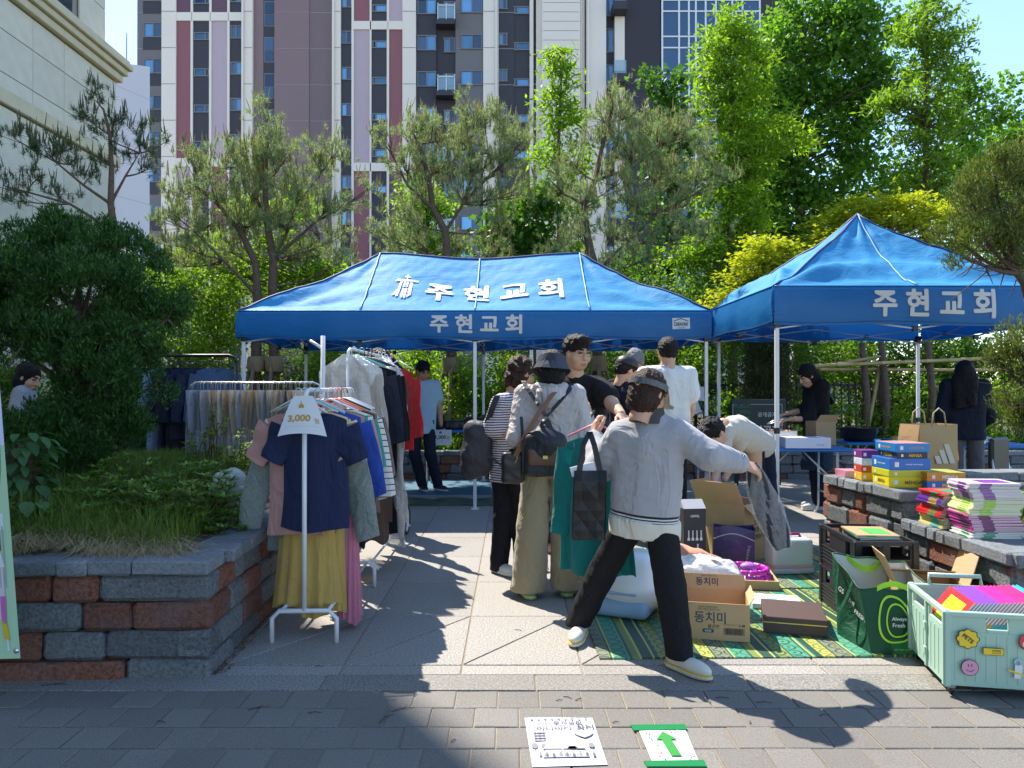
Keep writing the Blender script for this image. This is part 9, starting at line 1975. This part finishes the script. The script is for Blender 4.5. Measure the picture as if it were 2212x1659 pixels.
for (x, y, c) in ((-.30, .30, (.6, .05, .2)), (-.34, .22, (.6, .45, .02)), (-.31, .14, (.05, .2, .5)), (-.36, .34, (.6, .2, .3)), (.20, .36, (.5, .3, .05)), (.28, .34, (.1, .4, .2)), (.36, .37, (.2, .5, .25)), (-.26, -.26, (.6, .1, .2)), (-.32, -.32, (.6, .5, .05)), (-.24, -.40, (.1, .25, .55)), (-.30, -.15, (.6, .3, .4)), (.32, -.36, (.6, .1, .2)), (.38, -.33, (.15, .45, .2)), (.27, -.42, (.2, .5, .25)), (-.24, -.05, (.05, .35, .15))):
 MB().prism([((x-.028)*w, (y+.02)*h), ((x+.028)*w, (y+.025)*h), ((x+.004)*w, (y-.03)*h)], 0, .0005, M=Ma, c=(0, 0, .0082)).build('confetti_print', mat('conf_%d_%d_%d' % tuple(int(v*50) for v in c), c, .6), pa2)
BYr = 3.22; bn = thing('banner', 'upright market banner at the left picture edge, pale above and green below', 'banner', (PX(46, BYr)-.3, BYr+.10, 0))
o_ = Vector(bn.location); tr, br = P(-22, 560, 3.40)-o_, P(46, 1421, BYr)-o_; lft = Vector((-.62, .02, 0))
br2 = br+lft+Vector((0, 0, -.03)); tl = tr+lft
zsp = .60
def bpt(u, v): return br2.lerp(br, u).lerp(tl.lerp(tr, u), v)
MB().grid(lambda u, v: bpt(u, v*.52), 4, 6).build('banner_lower', mat('banner_green', (.42, .62, .40), .45), bn); MB().grid(lambda u, v: bpt(u, .52+v*.48), 4, 6).build('banner_upper', mat('banner_sky', (.60, .66, .84), .45), bn)
def bpoly(pts, m, lay, nm='print'): MB().add([(bpt(*p)+Vector((0, -.0015*lay, 0)))[:] for p in pts], [tuple(range(len(pts)))]).build(nm, m, bn)
bpoly([(.91+.06*math.cos(a), .52+.16*math.sin(a)*(1 if math.sin(a) > 0 else .8)) for a in np.linspace(0, 2*PI, 20, endpoint=False)], mat('banner_tree', (.10, .32, .05), .5), 1, 'tree_print'); bpoly([(.90, .26), (.925, .26), (.915, .52), (.905, .52)], mat('banner_trunk', (.14, .08, .04), .5), 2)
bpoly([(.80, .32), (.955, .31), (.955, .35), (.80, .36)], M_paper, 2); 
for x in (.905, .94): bpoly([(x, .17), (x+.008, .17), (x+.008, .32), (x, .32)], mat('banner_post', (.35, .35, .45), .5), 3)
bpoly([(.80, .10), (.93, .09), (.93, .22), (.80, .23)], mat('banner_cart', (.62, .56, .58), .5), 3); bpoly([(.80, .22), (.945, .22), (.92, .26), (.80, .26)], M_paper, 4)
bpoly([(.90, .085), (.93, .085), (.935, .15), (.90, .15)], mat('banner_pink', (.55, .12, .42), .5), 5); bpoly([(.905, .05), (.945, .045), (.93, .09), (.90, .09)], mat('banner_yellow', (.65, .45, .02), .5), 5); bpoly([(.925, .02), (.94, .02), (.935, .048), (.925, .05)], M_paper, 5)
MB().lathe([(0, .004), (.008, .003), (.012, 0)], bpt(.975, .018)+Vector((0, -.002, 0)), 12, M=FRONT).build('grommet', M_chrome, bn)
MB().tube([(-.35, .25, 0), (-.30, .06, .9), (-.28, .03, 1.7)], .01, 6).tube([(-.05, -.10, 0), (-.28, .05, .6)], .008, 6).tube([(-.55, -.10, 0), (-.30, .05, .6)], .008, 6).build('stand', M_blackp, bn)
fl_ = thing('flat_cardboard', 'flattened piece of cardboard on the slabs under the white rail', 'cardboard', G(770, 1255)); MB().box((0, 0, .006), (.26, .20, .008), rz=R(20)).build('sheet', kraft_dk, fl_)
ws = thing('stroller', 'stroller with a white spoked wheel behind the tall clothes rail', 'stroller', (PX(868, 6.95), 6.95, 0)); 
for y_ in (0, .30):
 whl = MB().tube([(math.cos(a)*.012-.0, y_+math.cos(a)*.125, .135+math.sin(a)*.125) for a in np.linspace(0, 2*PI, 26, endpoint=False)], .012, 8, closed=True).build('wheel', M_blackp, ws)
 MB().tube([(0, y_+math.cos(a)*.105, .135+math.sin(a)*.105) for a in np.linspace(0, 2*PI, 26, endpoint=False)], .012, 8, closed=True).build('rim', mat('white_rim', (.7, .7, .68), .4), whl)
MB().tube([(-.02, 0, .135), (-.02, .15, .45), (-.02, .0, .95)], .012, 8).tube([(-.02, .30, .135), (-.02, .15, .45)], .012, 8).build('stroller_frame', M_chrome, ws)
M_twig = mat('dark_twig', (.05, .035, .03), .9); q = random.Random(31)
for i, (x, y, L, a) in enumerate(((1208, 1513, .03, .2), (1226, 1507, .045, -.6), (1250, 1511, .04, .7), (1560, 1508, .06, -.1), (1650, 1518, .07, -.1), (870, 1533, .10, .4), (835, 1552, .10, 1.1), (1120, 1362, .05, -.5), (350, 1560, .05, -.5), (560, 1530, .09, .5), (680, 1540, .06, .1), (1330, 1560, .03, .3), (1860, 1530, .05, -.7), (460, 1430, .05, .4), (520, 1390, .05, .9), (1620, 1560, .03, 1.2), (1780, 1545, .05, .2), (120, 1480, .12, .1), (690, 1440, .04, 0), (980, 1600, .03, 1))):
 c = G(x, y); mb = MB(); d = Vector((math.cos(a), math.sin(a), 0)); n_ = Vector((-d.y, d.x, 0)); mb.tube([c-d*L/2+Vector((0, 0, .003)), c+n_*L*.08+Vector((0, 0, .006)), c+d*L/2+Vector((0, 0, .003))], [.0016, .0018, .001], 4)
 if L > .08: mb.tube([c+Vector((0, 0, .005)), c+d*L*.25+n_*L*.3+Vector((0, 0, .004))], [.0014, .0008], 4)
 tag(mb.build('twig', M_twig), 'small dark twig fallen on the paving', 'twig', 'fallen twigs')
rng = np.random.default_rng(91); n = 700; yy = rng.uniform(3.7, 5.0, n); xx = -1.47-(yy-3.66)*.03+np.abs(rng.normal(0, .035, n))
C = np.stack([xx, yy, np.full(n, .004)], 1); T = unit(np.stack([rng.normal(0, 1, n), rng.normal(0, 1, n), rng.normal(0, .15, n)], 1)); V, Fq = leaf_quads(C, T, unit(np.array([0, 0, 1])+rng.normal(0, .25, (n, 3))), rng.uniform(.012, .03, n), rng.uniform(.006, .012, n), .1)
tag(link('leaf_litter', to_mesh('leaf_litter', V, Fq, leafmat('litter', (.10, .06, .03), (.26, .18, .09), .1))), 'brown leaf litter along the foot of the left planter', 'leaf litter', kind='stuff')
